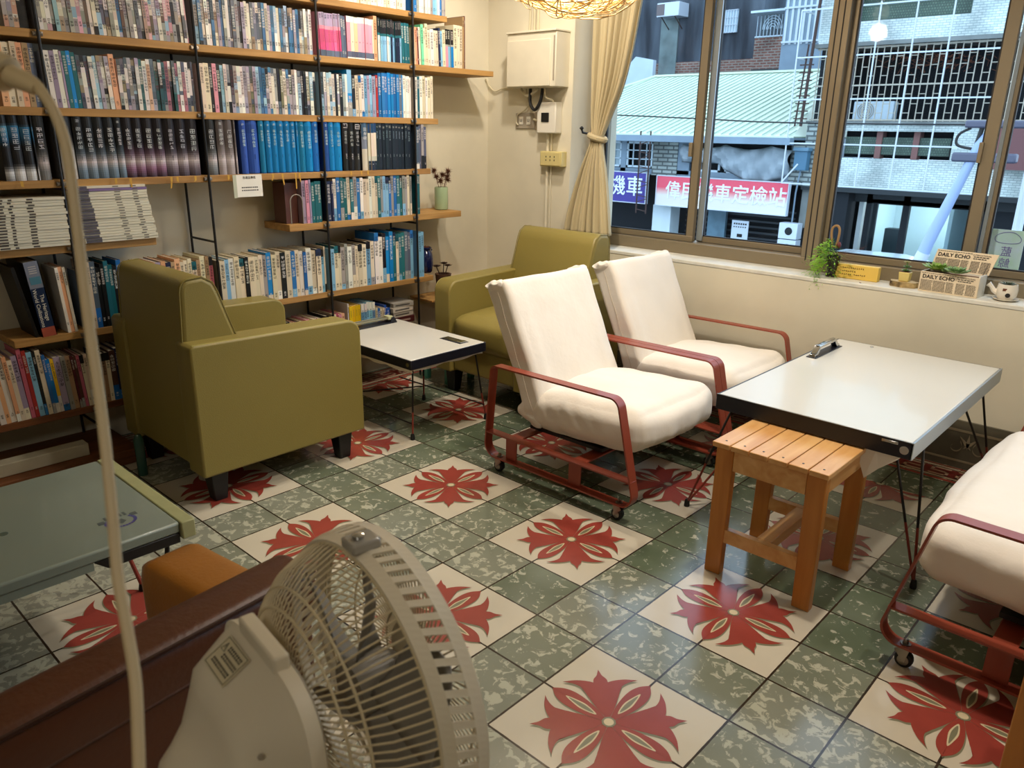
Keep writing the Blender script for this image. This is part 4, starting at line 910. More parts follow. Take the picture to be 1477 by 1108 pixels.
# short shelf
run('E', 0.985, 1.03, PZ['E'], (.014,.022), (.190,.20), lambda: style_plain(['pink','cream','lilac'], extra=False))
run('E', 1.032, 1.09, PZ['E'], (.017,.020), (.185,.19), lambda: style_plain(['teal','navy'], extra=False))
run('E', 1.12, 1.155, PZ['E'], (.022,.024), (.185,.19), lambda: style_plain(['black','navy'], extra=False))
run('E', 1.156, 1.64, PZ['E'], (.014,.021), (.190,.212), lambda: style_plain(['cream','white','cream','sky','white','blue','grey','cream','teal']))
BOOKS = [b for b in BOOKS if not (b['row'] == 'E' and 1.09 < b['y']+b['t'] and b['y'] < 1.118)]
run('E', 1.675, 1.70, PZ['E'], (.011,.012), (.20,.21), lambda: style_plain(['teal','sky'], extra=False))
# long low shelf (left part rises behind the armchair)
run('F', 0.145, 0.52, PZ['F'], (.014,.024), (.215,.238), lambda: style_plain(['cream','cream','white','sky','blue','lilac','rose','tan','cream','peach']), dr=(.15,.17))
run('F', 0.55, 1.09, PZ['F'], (.016,.030), (.205,.222), lambda: style_plain(['cream','white','cream','blue','grey','black','sky','cream','white','azure']), dr=(.15,.16))
run('F', 1.12, 1.385, PZ['F'], (.015,.026), (.205,.225), lambda: style_plain(['cream','white','navy','cream','cream','grey','sky']), dr=(.15,.16))
run('F', 1.385, 1.645, PZ['F'], (.016,.026), (.235,.262), lambda: style_plain(['teal','azure','black','black','white','slate','cream','sky']), dr=(.15,.17))
run('F', 1.68, 1.72, PZ['F'], (.016,.02), (.235,.245), lambda: style_plain(['sky','navy'], extra=False))
# left end of the same level: leaning volumes
run('H', -0.085, -0.05, PZ['F'], (.010,.016), (.25,.275), lambda: style_plain(['white','peach','cream'], extra=False), lean=-0.05)
run('H', -0.012, 0.075, PZ['F'], (.013,.022), (.22,.27), lambda: style_plain(['lilac','lilac','white','black','slate','cream']), lean=-0.02)
run('H', 0.076, 0.143, PZ['F'], (.013,.018), (.235,.262), lambda: style_plain(['black','azure','blue','teal','sky']))
# bottom shelf
run('I', 0.60, 1.09, PZ['I'], (.014,.022), (.17,.19), lambda: style_plain(['cream','peach','blue','white','black','cream','grey','pink']), dr=(.13,.15))
run('I', 1.12, 1.185, PZ['I'], (.013,.018), (.175,.19), lambda: style_plain(['pink','rose','cream','peach'], extra=False))
run('I', 1.205, 1.212, PZ['I'], (.006,.007), (.225,.23), lambda: style_plain(['white'], extra=False), dr=(.19,.20))
run('I', 1.214, 1.285, PZ['I'], (.0165,.018), (.21,.214), lambda: ('yellow', [(1, jit(PAL['yellow']))], [(0.9,0.3,6,jit(PAL['olive']),0.3)]))
run('I', 1.287, 1.375, PZ['I'], (.015,.020), (.21,.22), lambda: ('white and blue', [(0.15, jit(PAL['white'])), (0.8, jit(PAL['sky'], .1)), (1, jit(PAL['white']))], [(0.85,0.3,5,jit(PAL['navy']),0.5)]))
run('I', 1.377, 1.475, PZ['I'], (.012,.020), (.165,.19), lambda: style_plain(['blue','cream','black','white','cobalt'], extra=False))
run('J', -0.62, -0.26, PZ['I'], (.012,.020), (.22,.30), lambda: style_plain(['cream','white','lilac','slate','peach','black']), lean=-0.06)
for nm, t, h in (('rose',.014,.27),('red',.013,.262),('sky',.018,.252),('black',.010,.25),('cream',.016,.255),('blue',.011,.235),('azure',.013,.215),('yellow',.012,.215),('lilac',.022,.215),('grey',.016,.215),('tan',.017,.215),('maroon',.009,.212),('brown',.010,.21),('rose',.011,.21),('cream',.013,.21),('cream',.013,.21)):
    yy = -0.258 if BOOKS[-1]['y'] < -0.27 or BOOKS[-1]['row'] != 'J' else BOOKS[-1]['y'] + BOOKS[-1]['t'] + 0.001
    run('J', yy, yy+t, PZ['I'], (t,t), (h,h+.004), lambda nm=nm: style_plain([nm]), lean=-0.05)
run('J', 0.0, 0.14, PZ['I'], (.014,.022), (.20,.215), lambda: style_plain(['black','navy','cream','tan','brown']))
# number the books of each row from its right end, give the largest 300 their own object
cx_, cy_, cz_ = cam.matrix_world.translation
def share(b):
    d2 = (b['xf']-cx_)**2 + (b['y']-cy_)**2 + (b['z']-cz_)**2
    cosang = (cx_-b['xf'])/math.sqrt(d2)
    s = b['t']*b['h']*cosang/d2
    v = cam.matrix_world.inverted() @ Vector((b['xf'], b['y']+b['t']/2, b['z']+b['h']*0.5))
    px = 738.5 + 1117*v.x/-v.z; py = 554 - 1117*v.y/-v.z
    if px < -3: return 0
    if b['row'] == 'I' and b['y'] < 0.83: return 0
    if b['row'] == 'T': s *= 0.12
    if b['row'] == 'B' and b['y'] < 0.9: s *= 0.75
    return s
import collections
by = collections.defaultdict(list)
for b in BOOKS: by[b['row']].append(b)
def ordi(n): return f"{n}{'th' if 10 <= n % 100 <= 20 else {1:'st',2:'nd',3:'rd'}.get(n % 10, 'th')}"
for r, L_ in by.items():
    L_.sort(key=lambda b: -b['y'])
    for i, b in enumerate(L_): b['ord'] = ordi(i+1)
order = sorted(BOOKS, key=lambda b: -share(b)); rest = MB(); n_ind = 0
KINDW = dict(T='paperback', B='paperback', C='paperback', D='thick hardcover', E='book', F='book', I='book', H='book', J='book')
LANDM = dict(T='of the top shelf cut by the frame', B='of the shelf with pink paperbacks', C='of the shelf above the hardcovers', D='of the shelf of thick hardcovers', E='of the short shelf beside the green vase', F='of the long low shelf with the blue jar', I='of the bottom shelf with yellow books', H='of the shelf right under the magazines', J='of the lowest shelf at the left edge')
for b in order:
    s_ = share(b)
    if s_ <= 0: continue
    if n_ind < 296:
        m = MB(); z = b['z'] + 0.0004; xc, yc = b['xf'], b['y'] + b['t']/2
        make_book(m, b['y'], b['y']+b['t'], z, b['h'], b['xf'], b['d'], b['b'], None, lean=b['lean'], rounded=b['rounded'], glyphs=b['g'])
        m.v = [(x-xc, y-yc, q-z) for x, y, q in m.v]
        o = m.build('book', M_book); o.location = (xc, yc, z)
        tag(o, f"{b['name'].replace('_',' ')} {KINDW[b['row']]}, {b['ord']} from the right end {LANDM[b['row']]}", 'book', GRP[b['row']]); n_ind += 1
    else: make_book(rest, b['y'], b['y']+b['t'], b['z']+0.0004, b['h'], b['xf'], b['d'], b['b'], None, lean=b['lean'], rounded=b['rounded'], glyphs=b['g'])
if rest.v: tag(rest.build('packed_books', M_book), 'narrow paperbacks packed between the others on the upper shelves', 'books', None, 'stuff')
print('books', len(BOOKS), 'individual', n_ind)
# the big leaning history textbook with its dark cover
def textbook():
    t = empty('book', (XF-0.004, -0.150, PZ['F']), 0, 'very thick dark blue history textbook leaning at the left end under the magazines', 'book', GRP['H'])
    m = MB(); th, h, d = 0.052, 0.285, 0.20; th2 = 0.006
    m.box(-d, 0, -th/2, -th/2+0.003, 0.0, h); m.box(-d, 0, th/2-0.003, th/2, 0.0, h); cv = m.build('cover', mat('textbook_cover', (0.06,0.07,0.08), 0.4), t)
    m = MB(); m.box(-d+0.004, -0.003, -th/2+0.003, th/2-0.003, 0.003, h-0.004); m.build('page_block', mat('pages', (0.78,0.74,0.64), 0.9), t)
    m = MB(); m.box(-0.003, 0.0, -th/2, th/2, 0, 0.035, 0, lin((.66,.32,.25))); m.box(-0.003, 0.0, -th/2, th/2, 0.035, 0.185, 0, lin((.06,.15,.28))); m.box(-0.003, 0.0, -th/2, th/2, 0.185, h, 0, lin((.48,.50,.56))); m.box(0.0, 0.0006, -th/2+0.01, th/2-0.006, 0.20, 0.228, 0, lin((.30,.50,.58)))
    for k in range(4): m.box(0.0, 0.0006, -0.012, 0.014, 0.240+k*0.008, 0.2435+k*0.008, 0, lin((.72,.70,.68)))
    sp = m.build('spine', M_book, t)
    text('title', 'The Heritage', 0.019, M_paper, sp, (0.001, 0.008, 0.110), (RAD(90), RAD(90), RAD(90)), 0.0002); text('title', 'World Civilizations', 0.0185, M_paper, sp, (0.001, -0.012, 0.110), (RAD(90), RAD(90), RAD(90)), 0.0002)
    t.rotation_euler = (RAD(5), 0, 0); return t
textbook()
m = MB(); m.box(-0.17, 0, -0.006, 0.006, 0, 0.27, 0, lin((.05,.05,.05))); o = m.build('book', M_book); o.location = (XF-0.012, -0.190, PZ['F']+0.0005); o.rotation_euler = (RAD(9),0,0); tag(o, 'thin black book leaning against the very thick textbook', 'book', GRP['H'])
# hardcover logo discs on the fourth shelf
# ------------------------------------------------------------------ magazine piles
M_mag = mat_vcol('magazine_paper', 0.35)
def pile(yc, w, n, z0, zt, label, lean, purple=False, purple_top=False):
    th = (zt-z0)/n
    for k in range(n):
        m = MB(); j = rnd.uniform(-0.004, 0.004); d = 0.20
        c = lin((.86,.84,.76)); 
        if purple_top and k == n-2: c = lin((.50,.42,.60))
        m.box(-d, 0, -w/2, w/2, 0.0003, th-0.0006, 0, c)
        e = 0.0004
        for q in ((0.52,0.60),(0.30,0.345),(0.12,0.24)) if not purple else ():
            m.box(0, e, -w/2+q[0]*w, -w/2+q[1]*w, th*0.2, th*0.75, 0, lin((.30,.28,.26)))
        if purple:
            m.box(0, e, -w/2+0.003, -w/2+0.22*w, 0.0006, th-0.001, 0, lin((.34,.33,.37))); m.box(0, e, w*0.05, w*0.13, th*0.3, th*0.7, 0, lin((.45,.43,.38))); m.box(0, e, w*0.3, w*0.37, th*0.3, th*0.7, 0, lin((.4,.38,.34)))
        o = m.build('magazine', M_mag, bevel=0.0004, seg=1); o.location = (XF+0.012+rnd.uniform(-0.003,0.003), yc+j+lean*k, z0+k*th); o.rotation_euler = (0,0,rnd.uniform(-0.012,0.012))
        lab = f"{'white magazine with purple print' if purple else 'plain white magazine'}, {ordi(k+1)} from the bottom of the {label}"
        tag(o, lab, 'magazine', 'magazines stacked on the upper left shelf')
pile(-0.165, 0.265, 17, PZ['G']+0.0004, 1.058, 'left pile', 0.0002)
pile(0.155, 0.275, 21, PZ['G']+0.0004, 1.092, 'right pile', -0.0012, True, True)
# things lying flat at the right of the bottom shelf
z = PZ['I']+0.0005
for k, (th, c, nm) in enumerate(((.024,(.82,.74,.62),'cream'),(.022,(.84,.77,.66),'pale cream'),(.026,(.80,.72,.62),'beige'),(.034,(.28,.10,.10),'dark maroon'),(.028,(.70,.66,.60),'grey cream'),(.026,(.78,.74,.68),'pale grey'),(.024,(.62,.60,.56),'grey'))):
    m = MB(); w_ = 0.145 - rnd.uniform(0, 0.012); m.box(-0.15, 0, -w_/2, w_/2, 0, th-0.001, 0, lin(c)); m.box(0, 0.0004, -w_*0.4, w_*0.3, th*0.3, th*0.6, 0, lin(tuple(v*0.5 for v in c) if sum(c) > 1 else (.6,.5,.45)))
    o = m.build('book', M_book, bevel=0.001, seg=1); o.location = (XF-0.004-rnd.uniform(0,.01), 1.562+rnd.uniform(-.005,.005), z); o.rotation_euler = (0,0,rnd.uniform(-.05,.05)); z += th
    tag(o, f"{nm} book lying flat, {ordi(k+1)} from the bottom of the pile beside armchair", 'book', 'books lying flat on the bottom shelf')
# white roll and wooden box at the lower left
m = MB(); m.box(-0.06, 0.0, -0.17, 0.17, 0.0, 0.05, 0); o = m.build('long_carton', mat('old_white_card', (0.70,0.67,0.58), 0.7, var=0.05, vs=14), bevel=0.003); o.location = (SX+0.29, -0.27, PZ['L']+0.0005); tag(o, 'long white carton lying on the lowest plank at the left edge', 'box')
m = MB(); m.lathe([(0.018,0),(0.019,0.15),(0.010,0.17)], (0,0,0), 14); o = m.build('green_bottle', mat('bottle_green', (0.16,0.30,0.25), 0.2), smooth=True); o.location = (-1.93, 0.02, 0); tag(o, 'dark green bottle on the floor behind the left armchair', 'bottle')
# paper notice hanging from the hardcover shelf
n = empty('paper_notice', (XF+0.016, 0.711, 1.116), 0, 'white paper notice with dark heading hanging from the hardcover shelf', 'sign')
m = MB(); m.box(-0.001, 0.0, -0.058, 0.062, -0.094, -0.001); m.build('paper_sheet', M_paper, n)
m = MB(); m.box(-0.0012, 0.0003, -0.074, -0.058, -0.097, -0.001); m.build('plastic_sleeve', mat('sleeve', (0.74,0.75,0.66), 0.3), n)
text('heading', '百選品專區', 0.0125, M_ink, n, (0.0005, 0.002, -0.014), (RAD(90),0,RAD(90)), 0.0002)
m = MB()
for r_i, zz in enumerate((-0.054, -0.066)):
    for k in range(9): m.box(0.0, 0.0004, -0.036+k*0.0088, -0.031+k*0.0088+rnd.uniform(0,.002), zz-0.003, zz+0.002)
m.build('small_print', M_ink, n)
# frayed yellow tape ends under the planks
for i, (y, L2, c) in enumerate(((-0.16,.020,0),(0.16,.02,1),(0.215,.035,0),(0.375,.045,0),(0.40,.022,1),(0.475,.022,0),(0.62,.02,0),(0.83,.030,1),(0.878,.05,0),(0.945,.07,0),(0.965,.04,1),(1.31,.018,0),(1.35,.02,1),(1.25,.015,0))):
    m = MB(); q = rnd.uniform(-.006,.006); m.add([(0,-.0035,0.0),(0,.0035,0.0),(0.001,.003+q,-L2),(0.001,-.003+q,-L2),(0.001,-.003,-0.016),(0.001,.003,-0.016)], [(0,1,5,4),(4,5,2,3)])
    m.box(-0.0005, 0.0008, -.0045, .0045, -0.018, -0.0005)
    o = m.build('bookmark_ribbon', mat('ribbon_gold', (0.78,0.60,0.22), 0.6), solid=0.0006); o.location = (XF+0.0135, y, 1.116); tag(o, 'golden ribbon end under the hardcover shelf', 'ribbon')
    o['label'] = f"golden ribbon end below the hardcover shelf, {ordi(1+sum(1 for q2 in (-0.16,0.16,0.215,0.375,0.40,0.475,0.62,0.83,0.878,0.945,0.965,1.31,1.35,1.25) if q2 < y))} dangling one from the left"; o['group'] = 'ribbon ends under the hardcover shelf'
# acrylic stand with a small brown book at the left of the short shelf
a = empty('display_stand', (XF-0.03, 0.952, PZ['E']), 0, 'clear acrylic arch stand on the short shelf before brown booklet', 'stand')
m = MB(); arch = [(-0.032,0.0),(-0.032,0.10)] + [(0.032*cos(pi-k*pi/10), 0.10+0.032*sin(pi-k*pi/10)) for k in range(1,10)] + [(0.032,0.10),(0.032,0.0)]
m.tube([(0.022, p[0], p[1]+0.003) for p in arch], 0.0025, 6); m.build('arch_rim', mat('acrylic', (0.60,0.58,0.55), 0.15), a, smooth=True)
m = MB(); m.box(-0.10, 0.0, -0.035, 0.03, 0.001, 0.185, 0, lin((.34,.20,.17))); o = m.build('book', M_book); o.location = (XF-0.045, 0.952, PZ['E']); tag(o, 'dull brown booklet at the left end of the short shelf behind the acrylic arch', 'book')
# ------------------------------------------------------------------ vase with dried flowers, blue jar, dark pot plants
v = empty('vase', (-2.295, 1.945, PZ['E']), 0, 'pale green cylinder vase holding dried brown flowers on the short shelf', 'vase')
m = MB(); m.lathe([(0.030,0.0),(0.037,0.004),(0.038,0.012),(0.038,0.118),(0.036,0.124),(0.034,0.124),(0.033,0.115),(0.032,0.01),(0.001,0.008)], (0,0,0), 28); m.build('vase_body', M_vgreen, v, smooth=True)
fl_ = empty('dried_flowers', (-2.295, 1.945, PZ['E']+0.012), 0, 'dried brown flower heads standing in the pale green vase', 'flowers')
for (dx, dy, dz) in ((0.01,-0.060,0.200),(0.0,0.010,0.175),(0.015,0.038,0.195),(-0.01,-0.025,0.165),(0.02,0.03,0.150),(0.01,-0.015,0.145),(0.0,0.045,0.165)):
    m = MB(); m.tube([(0,0,0.0),(dx*0.5,dy*0.4,dz*0.6),(dx,dy,dz)], 0.0012, 5); m.build('stem', M_dry, fl_)
    m = MB()
    for k in range(90):
        d = Vector((rnd.gauss(0,1), rnd.gauss(0,1), rnd.gauss(0.3,1))).normalized(); L2 = rnd.uniform(.014,.034); s2 = d.orthogonal().normalized()*0.0016; c = Vector((dx,dy,dz)); e2 = c + d*L2; k2 = d.cross(s2).normalized()*0.0016
        m.add([tuple(c+s2), tuple(c-s2), tuple(e2), tuple(c+k2), tuple(c-k2)], [(0,1,2),(3,4,2)])
    m.build('flower_head', M_dry, fl_)
j = empty('jar', (-2.275, 1.806, PZ['F']), 0, 'glossy cobalt blue jar on the long low shelf beside the armchair', 'jar')
m = MB(); m.lathe([(0.026,0.0),(0.034,0.008),(0.040,0.04),(0.041,0.08),(0.036,0.112),(0.028,0.122),(0.027,0.128),(0.033,0.134),(0.033,0.142),(0.028,0.143),(0.026,0.13),(0.001,0.12)], (0,0,0), 28); m.build('jar_body', M_vblue, j, smooth=True)
m = MB()
for s in (-1,1): m.tube([(0,s*0.036,0.112),(0,s*0.044,0.122),(0,s*0.038,0.132)], 0.004, 6)
m.build('jar_lugs', M_vblue, j, smooth=True)
m = MB()
for k in range(14):
    a_ = rnd.uniform(0, 2*pi); r2 = rnd.uniform(0, .018); m.lathe([(0.001,0.128),(0.006,0.134),(0.004,0.145),(0.0005,0.148)], (r2*cos(a_), r2*sin(a_), 0), 6)
m.build('dried_pods', M_dry, j)
def rosette(parent, c, r, n, matl, name='rosette', tilt=0.5, layers=3, seed=1, w=0.34):
    m = MB(); rr = random.Random(seed)
    for l in range(layers):
        for k in range(n):
            a_ = 2*pi*(k + 0.5*l)/n + rr.uniform(-.1,.1); el = tilt*(l+0.4)/layers*pi/2*1.1 + 0.1; L2 = r*(1-0.22*l)*rr.uniform(.85,1.1)
            d = Vector((cos(a_)*cos(el), sin(a_)*cos(el), sin(el))); s2 = Vector((-sin(a_), cos(a_), 0)); u2 = s2.cross(d).normalized()
            pts = []; prof = ((0,0.25),(0.35,0.8),(0.7,1.0),(0.9,0.6),(1.0,0.05)); vs = []
            for t_, ww in prof:
                p = Vector(c) + d*L2*t_ + Vector((0,0,0.15*L2*t_*t_)); hw = s2*(L2*w*0.5*ww); th = u2*(L2*0.07*ww)
                vs += [tuple(p-hw), tuple(p-th), tuple(p+hw), tuple(p+th*1.2)]
            fs = []
            for i in range(4):
                for q in range(4): fs.append((4*i+q, 4*i+(q+1)%4, 4*i+4+(q+1)%4, 4*i+4+q))
            m.add(vs, fs)
    return m.build(name, matl, parent, smooth=True, angle=60)
M_dsuc = mat('dark_succulent', (0.24,0.15,0.12), 0.6)
m = None
pl = empty('potted_succulent', (-2.27, 1.93, 0.397), 0, 'dark brownish succulents peeping above the arm of the corner armchair', 'plant')
m = MB(); m.lathe([(0.035,0.0),(0.045,0.12),(0.048,0.13),(0.040,0.13),(0.036,0.11),(0.001,0.11)], (0,0,0), 20); m.build('pot', mat('terracotta_dark', (0.35,0.24,0.18), 0.7), pl, smooth=True)
for i, (dy, dz) in enumerate(((-0.055,0.175),(0.0,0.185),(0.03,0.17))):
    mm = MB(); mm.tube([(0,dy*0.3,0.11),(0.005,dy,dz)], 0.003, 5); mm.build('stem', M_dsuc, pl); rosette(pl, (0.005,dy,dz), 0.026, 8, M_dsuc, seed=20+i)
m = MB(); m.box(SX+0.004, SX+0.20, 1.79, 2.30, 0.385, 0.397); o = m.build('low_ledge', M_shelf, bevel=0.002); tag(o, 'narrow pine ledge on the wall behind the corner armchair', 'shelf')
# mint painted stool leg seen under the small table
ms = empty('mint_stool', (-2.02, 1.74, 0), 0, 'mint green painted stool leg glimpsed under the small white table', 'stool')
m = MB(); m.box(-0.10, 0.10, -0.10, 0.10, 0.20, 0.225); m.build('seat', mat('rust_seat', (0.45,0.22,0.13), 0.6), ms, bevel=0.003)
for sx in (-1,1):
    for sy in (-1,1): m = MB(); m.box(sx*0.085-0.014, sx*0.085+0.014, sy*0.085-0.014, sy*0.085+0.014, 0, 0.20); m.build('leg', M_mint, ms)
# ------------------------------------------------------------------ wall hardware by the corner
fb = empty('fuse_box', (-1.975, WY, 1.54), 0, 'off-white metal fuse box on the wall left of the curtain', 'fuse box')
m = MB(); m.box(-0.175, 0.175, -0.115, 0, 0, 0.272); m.build('cabinet', M_box, fb, bevel=0.004)
m = MB(); m.box(-0.172, 0.140, -0.121, -0.115, 0.004, 0.236); m.build('door', M_box, fb, bevel=0.002)
m = MB(); m.box(-0.178, 0.178, -0.124, 0, 0.272, 0.282); m.build('lid_lip', M_box, fb, bevel=0.002)
m = MB(); m.box(0.158, 0.168, -0.1165, -0.115, 0.03, 0.25); m.build('door_gap', M_greyp, fb)
sb = empty('breaker_box', (-1.905, WY, 1.302), 0, 'small white breaker box with black switch below the fuse box', 'breaker box')
m = MB(); m.box(-0.068, 0.068, -0.058, 0, 0, 0.163); m.build('housing', M_whitep, sb, bevel=0.006)
m = MB(); m.box(-0.032, 0.022, -0.063, -0.058, 0.060, 0.108); m.build('switch', M_rubber, sb, bevel=0.002)
pp = empty('switch_plate', (-2.105, WY, 1.335), 0, 'grey two-socket outlet plate below the fuse box', 'outlet')
m = MB(); m.box(-0.072, 0.072, -0.008, 0, -0.01, 0.075); m.build('plate', M_greyp, pp, bevel=0.003)
for x in (-0.028, 0.028): m = MB(); m.box(x-0.015, x+0.015, -0.011, -0.008, 0.012, 0.055); m.build('socket_insert', M_whitep, pp, bevel=0.002)
for x in (-0.028, 0.028):
    m = MB(); m.box(x-0.0075, x-0.0045, -0.0115, -0.0105, 0.028, 0.042); m.box(x+0.0045, x+0.0075, -0.0115, -0.0105, 0.028, 0.042); m.box(x-0.0045, x+0.0045, -0.0115, -0.0105, 0.028, 0.030); m.build('socket_slot', M_ink, pp)
m = MB(); m.box(0.072, 0.098, -0.004, 0, -0.015, 0.08); m.build('backing_patch', mat('old_patch', (0.62,0.56,0.46), 0.8), pp)
yb = empty('power_outlet', (-1.872, WY, 1.126), 0, 'yellowed surface outlet box with six slots low beside the curtain', 'outlet')
m = MB(); m.box(-0.078, 0.078, -0.048, 0, 0, 0.082); m.build('housing', M_ivory, yb, bevel=0.004)
m = MB(); m.box(-0.070, 0.070, -0.052, -0.048, 0.006, 0.076); m.build('face_plate', M_ivory, yb, bevel=0.002)
m = MB()
for x in (-0.030, 0.0, 0.030):
    for z in (0.030, 0.048): m.box(x-0.0025, x+0.0025, -0.0528, -0.052, z, z+0.009)
m.build('outlet_slot', M_ink, yb)
# conduits and wires
def wire(name, pts, r, matl, label, cat='cable', grp=None, n=6):
    m = MB(); m.tube(catmull(pts, 6, False), r, 8); o = m.build(name, matl, smooth=True); return tag(o, label, cat, grp)
M_wirew = mat('wire_cream', (0.78,0.74,0.62), 0.5)
wy = WY-0.012
wire('conduit', [(-2.045,wy,1.83),(-2.045,wy,2.2),(-2.045,wy,2.615)], 0.008, M_wirew, 'cream conduit running up from the fuse box, left one', 'conduit')
wire('conduit', [(-2.02,wy,1.83),(-2.02,wy,2.2),(-2.02,wy,2.615)], 0.008, M_wirew, 'cream conduit running up from the fuse box, middle one', 'conduit')
wire('conduit', [(-2.08,wy,1.83),(-2.075,wy,2.0),(-2.07,wy,2.615)], 0.007, M_wirew, 'cream conduit running up from the fuse box, slanted one', 'conduit')
wire('conduit', [(-1.925,wy,0.05),(-1.925,wy,0.7),(-1.925,wy,1.30)], 0.009, M_wall, 'thin painted pipe running down the wall beside the outlet', 'conduit')
wire('wall_cable', [(-1.897,wy,0.05),(-1.897,wy,0.7),(-1.897,wy,1.125)], 0.004, M_wall, 'thin painted cable running down beside the painted pipe')
wire('wall_cable', [(-1.89,wy-0.01,1.21),(-1.89,wy-0.01,1.25),(-1.892,wy-0.01,1.30)], 0.004, M_wirew, 'short cream cable between breaker box and yellowed outlet')
wire('wall_cable', [(-2.10,wy-0.04,1.535),(-2.05,wy-0.05,1.50),(-2.0,wy-0.05,1.512),(-1.97,wy-0.04,1.535)], 0.008, M_wirew, 'looped cream cable under the fuse box')
wire('wall_cable', [(-2.02,wy-0.05,1.535),(-2.01,wy-0.06,1.46),(-1.975,wy-0.06,1.425),(-1.945,wy-0.05,1.47),(-1.94,wy-0.04,1.535)], 0.009, M_black, 'thick black cable loop hanging under the fuse box')
wire('wall_cable', [(-1.925,wy-0.04,1.535),(-1.915,wy-0.04,1.49),(-1.88,wy-0.03,1.475),(-1.87,wy-0.03,1.464)], 0.006, M_wirew, 'cream cable from the fuse box into the breaker box')
wire('wall_cable', [(-2.07,wy-0.03,1.535),(-2.06,wy-0.02,1.46),(-2.10,wy-0.006,1.425),(-2.155,wy-0.004,1.40),(-2.165,wy-0.004,1.36),(-2.15,wy-0.004,1.345)], 0.004, M_wirew, 'thin cable curling from the fuse box to the grey outlet')
wire('wall_cable', [(-2.40,wy-0.02,1.60),(-2.39,wy,1.56),(-2.34,wy,1.53),(-2.27,wy,1.545),(-2.13,wy,1.545)], 0.004, M_wirew, 'thin cable from the room corner to the fuse box')
wire('wall_cable', [(-2.025,wy-0.01,1.375),(-1.99,wy-0.02,1.370),(-1.965,wy-0.02,1.372)], 0.006, M_wirew, 'stub cable between grey outlet and breaker box')
# ------------------------------------------------------------------ curtain
cu = empty('curtain', (-1.68, 2.50, 0), 0, 'beige linen curtain tied back at the left side of the window', 'curtain')
def drape(name, rows, S, folds, amp, ph=0.0):
    """rows: (z, x_left, x_right, y)"""
    vs = []; fs = []; rs = catmull([(a, b, c, ) for a, b, c, d in rows], 5, False); ys = catmull([(a, d, 0) for a, b, c, d in rows], 5, False)
    N = len(rs)
    for i, (p, q) in enumerate(zip(rs, ys)):
        z, xl, xr = p; y = q[1]; wdt = xr-xl
        for k in range(S+1):
            s = k/S; a = amp*min(1.0, wdt/0.22 + 0.25)
            fy = sin(s*2*pi*folds + ph + 0.35*sin(z*3)) + 0.35*sin(s*2*pi*folds*2.3 + 1.7*ph)
            x = xl + wdt*(s + 0.012*sin(s*2*pi*folds + 1.0))
            vs.append((x+1.68, y-2.50 + a*fy, z))
    for i in range(N-1):
        for k in range(S): j = i*(S+1)+k; fs.append((j, j+1, j+S+2, j+S+1))
    m = MB(); m.add(vs, fs); return m.build(name, M_curtain, cu, smooth=True, angle=80, solid=0.003)
drape('curtain_upper', [(2.56,-1.73,-1.33,2.515),(1.95,-1.715,-1.415,2.51),(1.60,-1.70,-1.475,2.50),(1.38,-1.675,-1.555,2.485),(1.285,-1.652,-1.590,2.47)], 120, 6.5, 0.020)
drape('curtain_lower', [(1.285,-1.652,-1.590,2.47),(1.22,-1.668,-1.57,2.455),(1.05,-1.725,-1.515,2.43),(0.90,-1.765,-1.475,2.41),(0.782,-1.785,-1.450,2.40)], 120, 6.5, 0.020, 0.0)
m = MB(); m.tube(catmull([(0.046*cos(a)+0.060, 0.034*sin(a)-0.030, 1.285-0.012*cos(a)) for a in [i*pi/6 for i in range(12)]], 3), 0.016, 8, closed=True); m.build('tieback_band', M_curtain, cu, smooth=True)
m = MB(); m.tube([(-0.03,0.03,1.30),(-0.05,-0.02,1.31),(-0.05,-0.03,1.33)], 0.006, 8); m.lathe([(0.004,1.322),(0.013,1.332),(0.004,1.342)], (-0.05,-0.03,0), 12); m.build('tieback_hook', M_black, cu, smooth=True)
# ------------------------------------------------------------------ window sill things
def lobe(m, c, d, L2, wid, col=None, bend=0.2):
    d = Vector(d).normalized(); s2 = d.cross(Vector((0,0,1))); s2 = s2.normalized() if s2.length > 1e-3 else Vector((1,0,0)); vs = []
    for t_, ww in ((0,0.3),(0.35,1),(0.7,0.8),(1,0.05)):
        p = Vector(c) + d*L2*t_ + Vector((0,0,-bend*L2*t_*t_)); vs += [tuple(p-s2*wid*ww*0.5), tuple(p+s2*wid*ww*0.5+Vector((0,0,0.0008)))]
    m.add(vs, [(0,1,3,2),(2,3,5,4),(4,5,7,6)])
zs = SILL
p = empty('potted_plant', (-0.305, 2.52, zs), 0, 'bright green trailing plant in a small glass on the sill', 'plant')
m = MB(); m.lathe([(0.022,0),(0.026,0.006),(0.018,0.012),(0.020,0.016),(0.027,0.065),(0.030,0.095),(0.028,0.095),(0.018,0.02),(0.001,0.018)], (0.01,0,0), 20); m.build('glass_pot', mat('dark_glass', (0.16,0.13,0.12), 0.15), p, smooth=True)
m = MB(); m.tube(catmull([(0.0,0,0.13),(-0.012,0,0.18),(-0.012,0,0.215),(0.006,0,0.228),(0.020,0,0.21),(0.018,0,0.16),(0.012,0,0.13)], 5, False), 0.0055, 7)
m.build('rope_loop', M_straw, p, smooth=True)
m = MB(); rr = random.Random(4)
for k in range(900):
    a_ = rr.uniform(0, 2*pi); r2 = abs(rr.gauss(0, 0.044)); h_ = rr.uniform(0.06, 0.175) - r2*1.0
    c = (r2*cos(a_)-0.012, r2*sin(a_)*0.6-0.012, h_); lobe(m, c, (cos(a_)+rr.gauss(0,.3), sin(a_)-0.2, rr.uniform(-.3,.8)), rr.uniform(.010,.022), rr.uniform(.003,.006), bend=rr.uniform(0,.5))
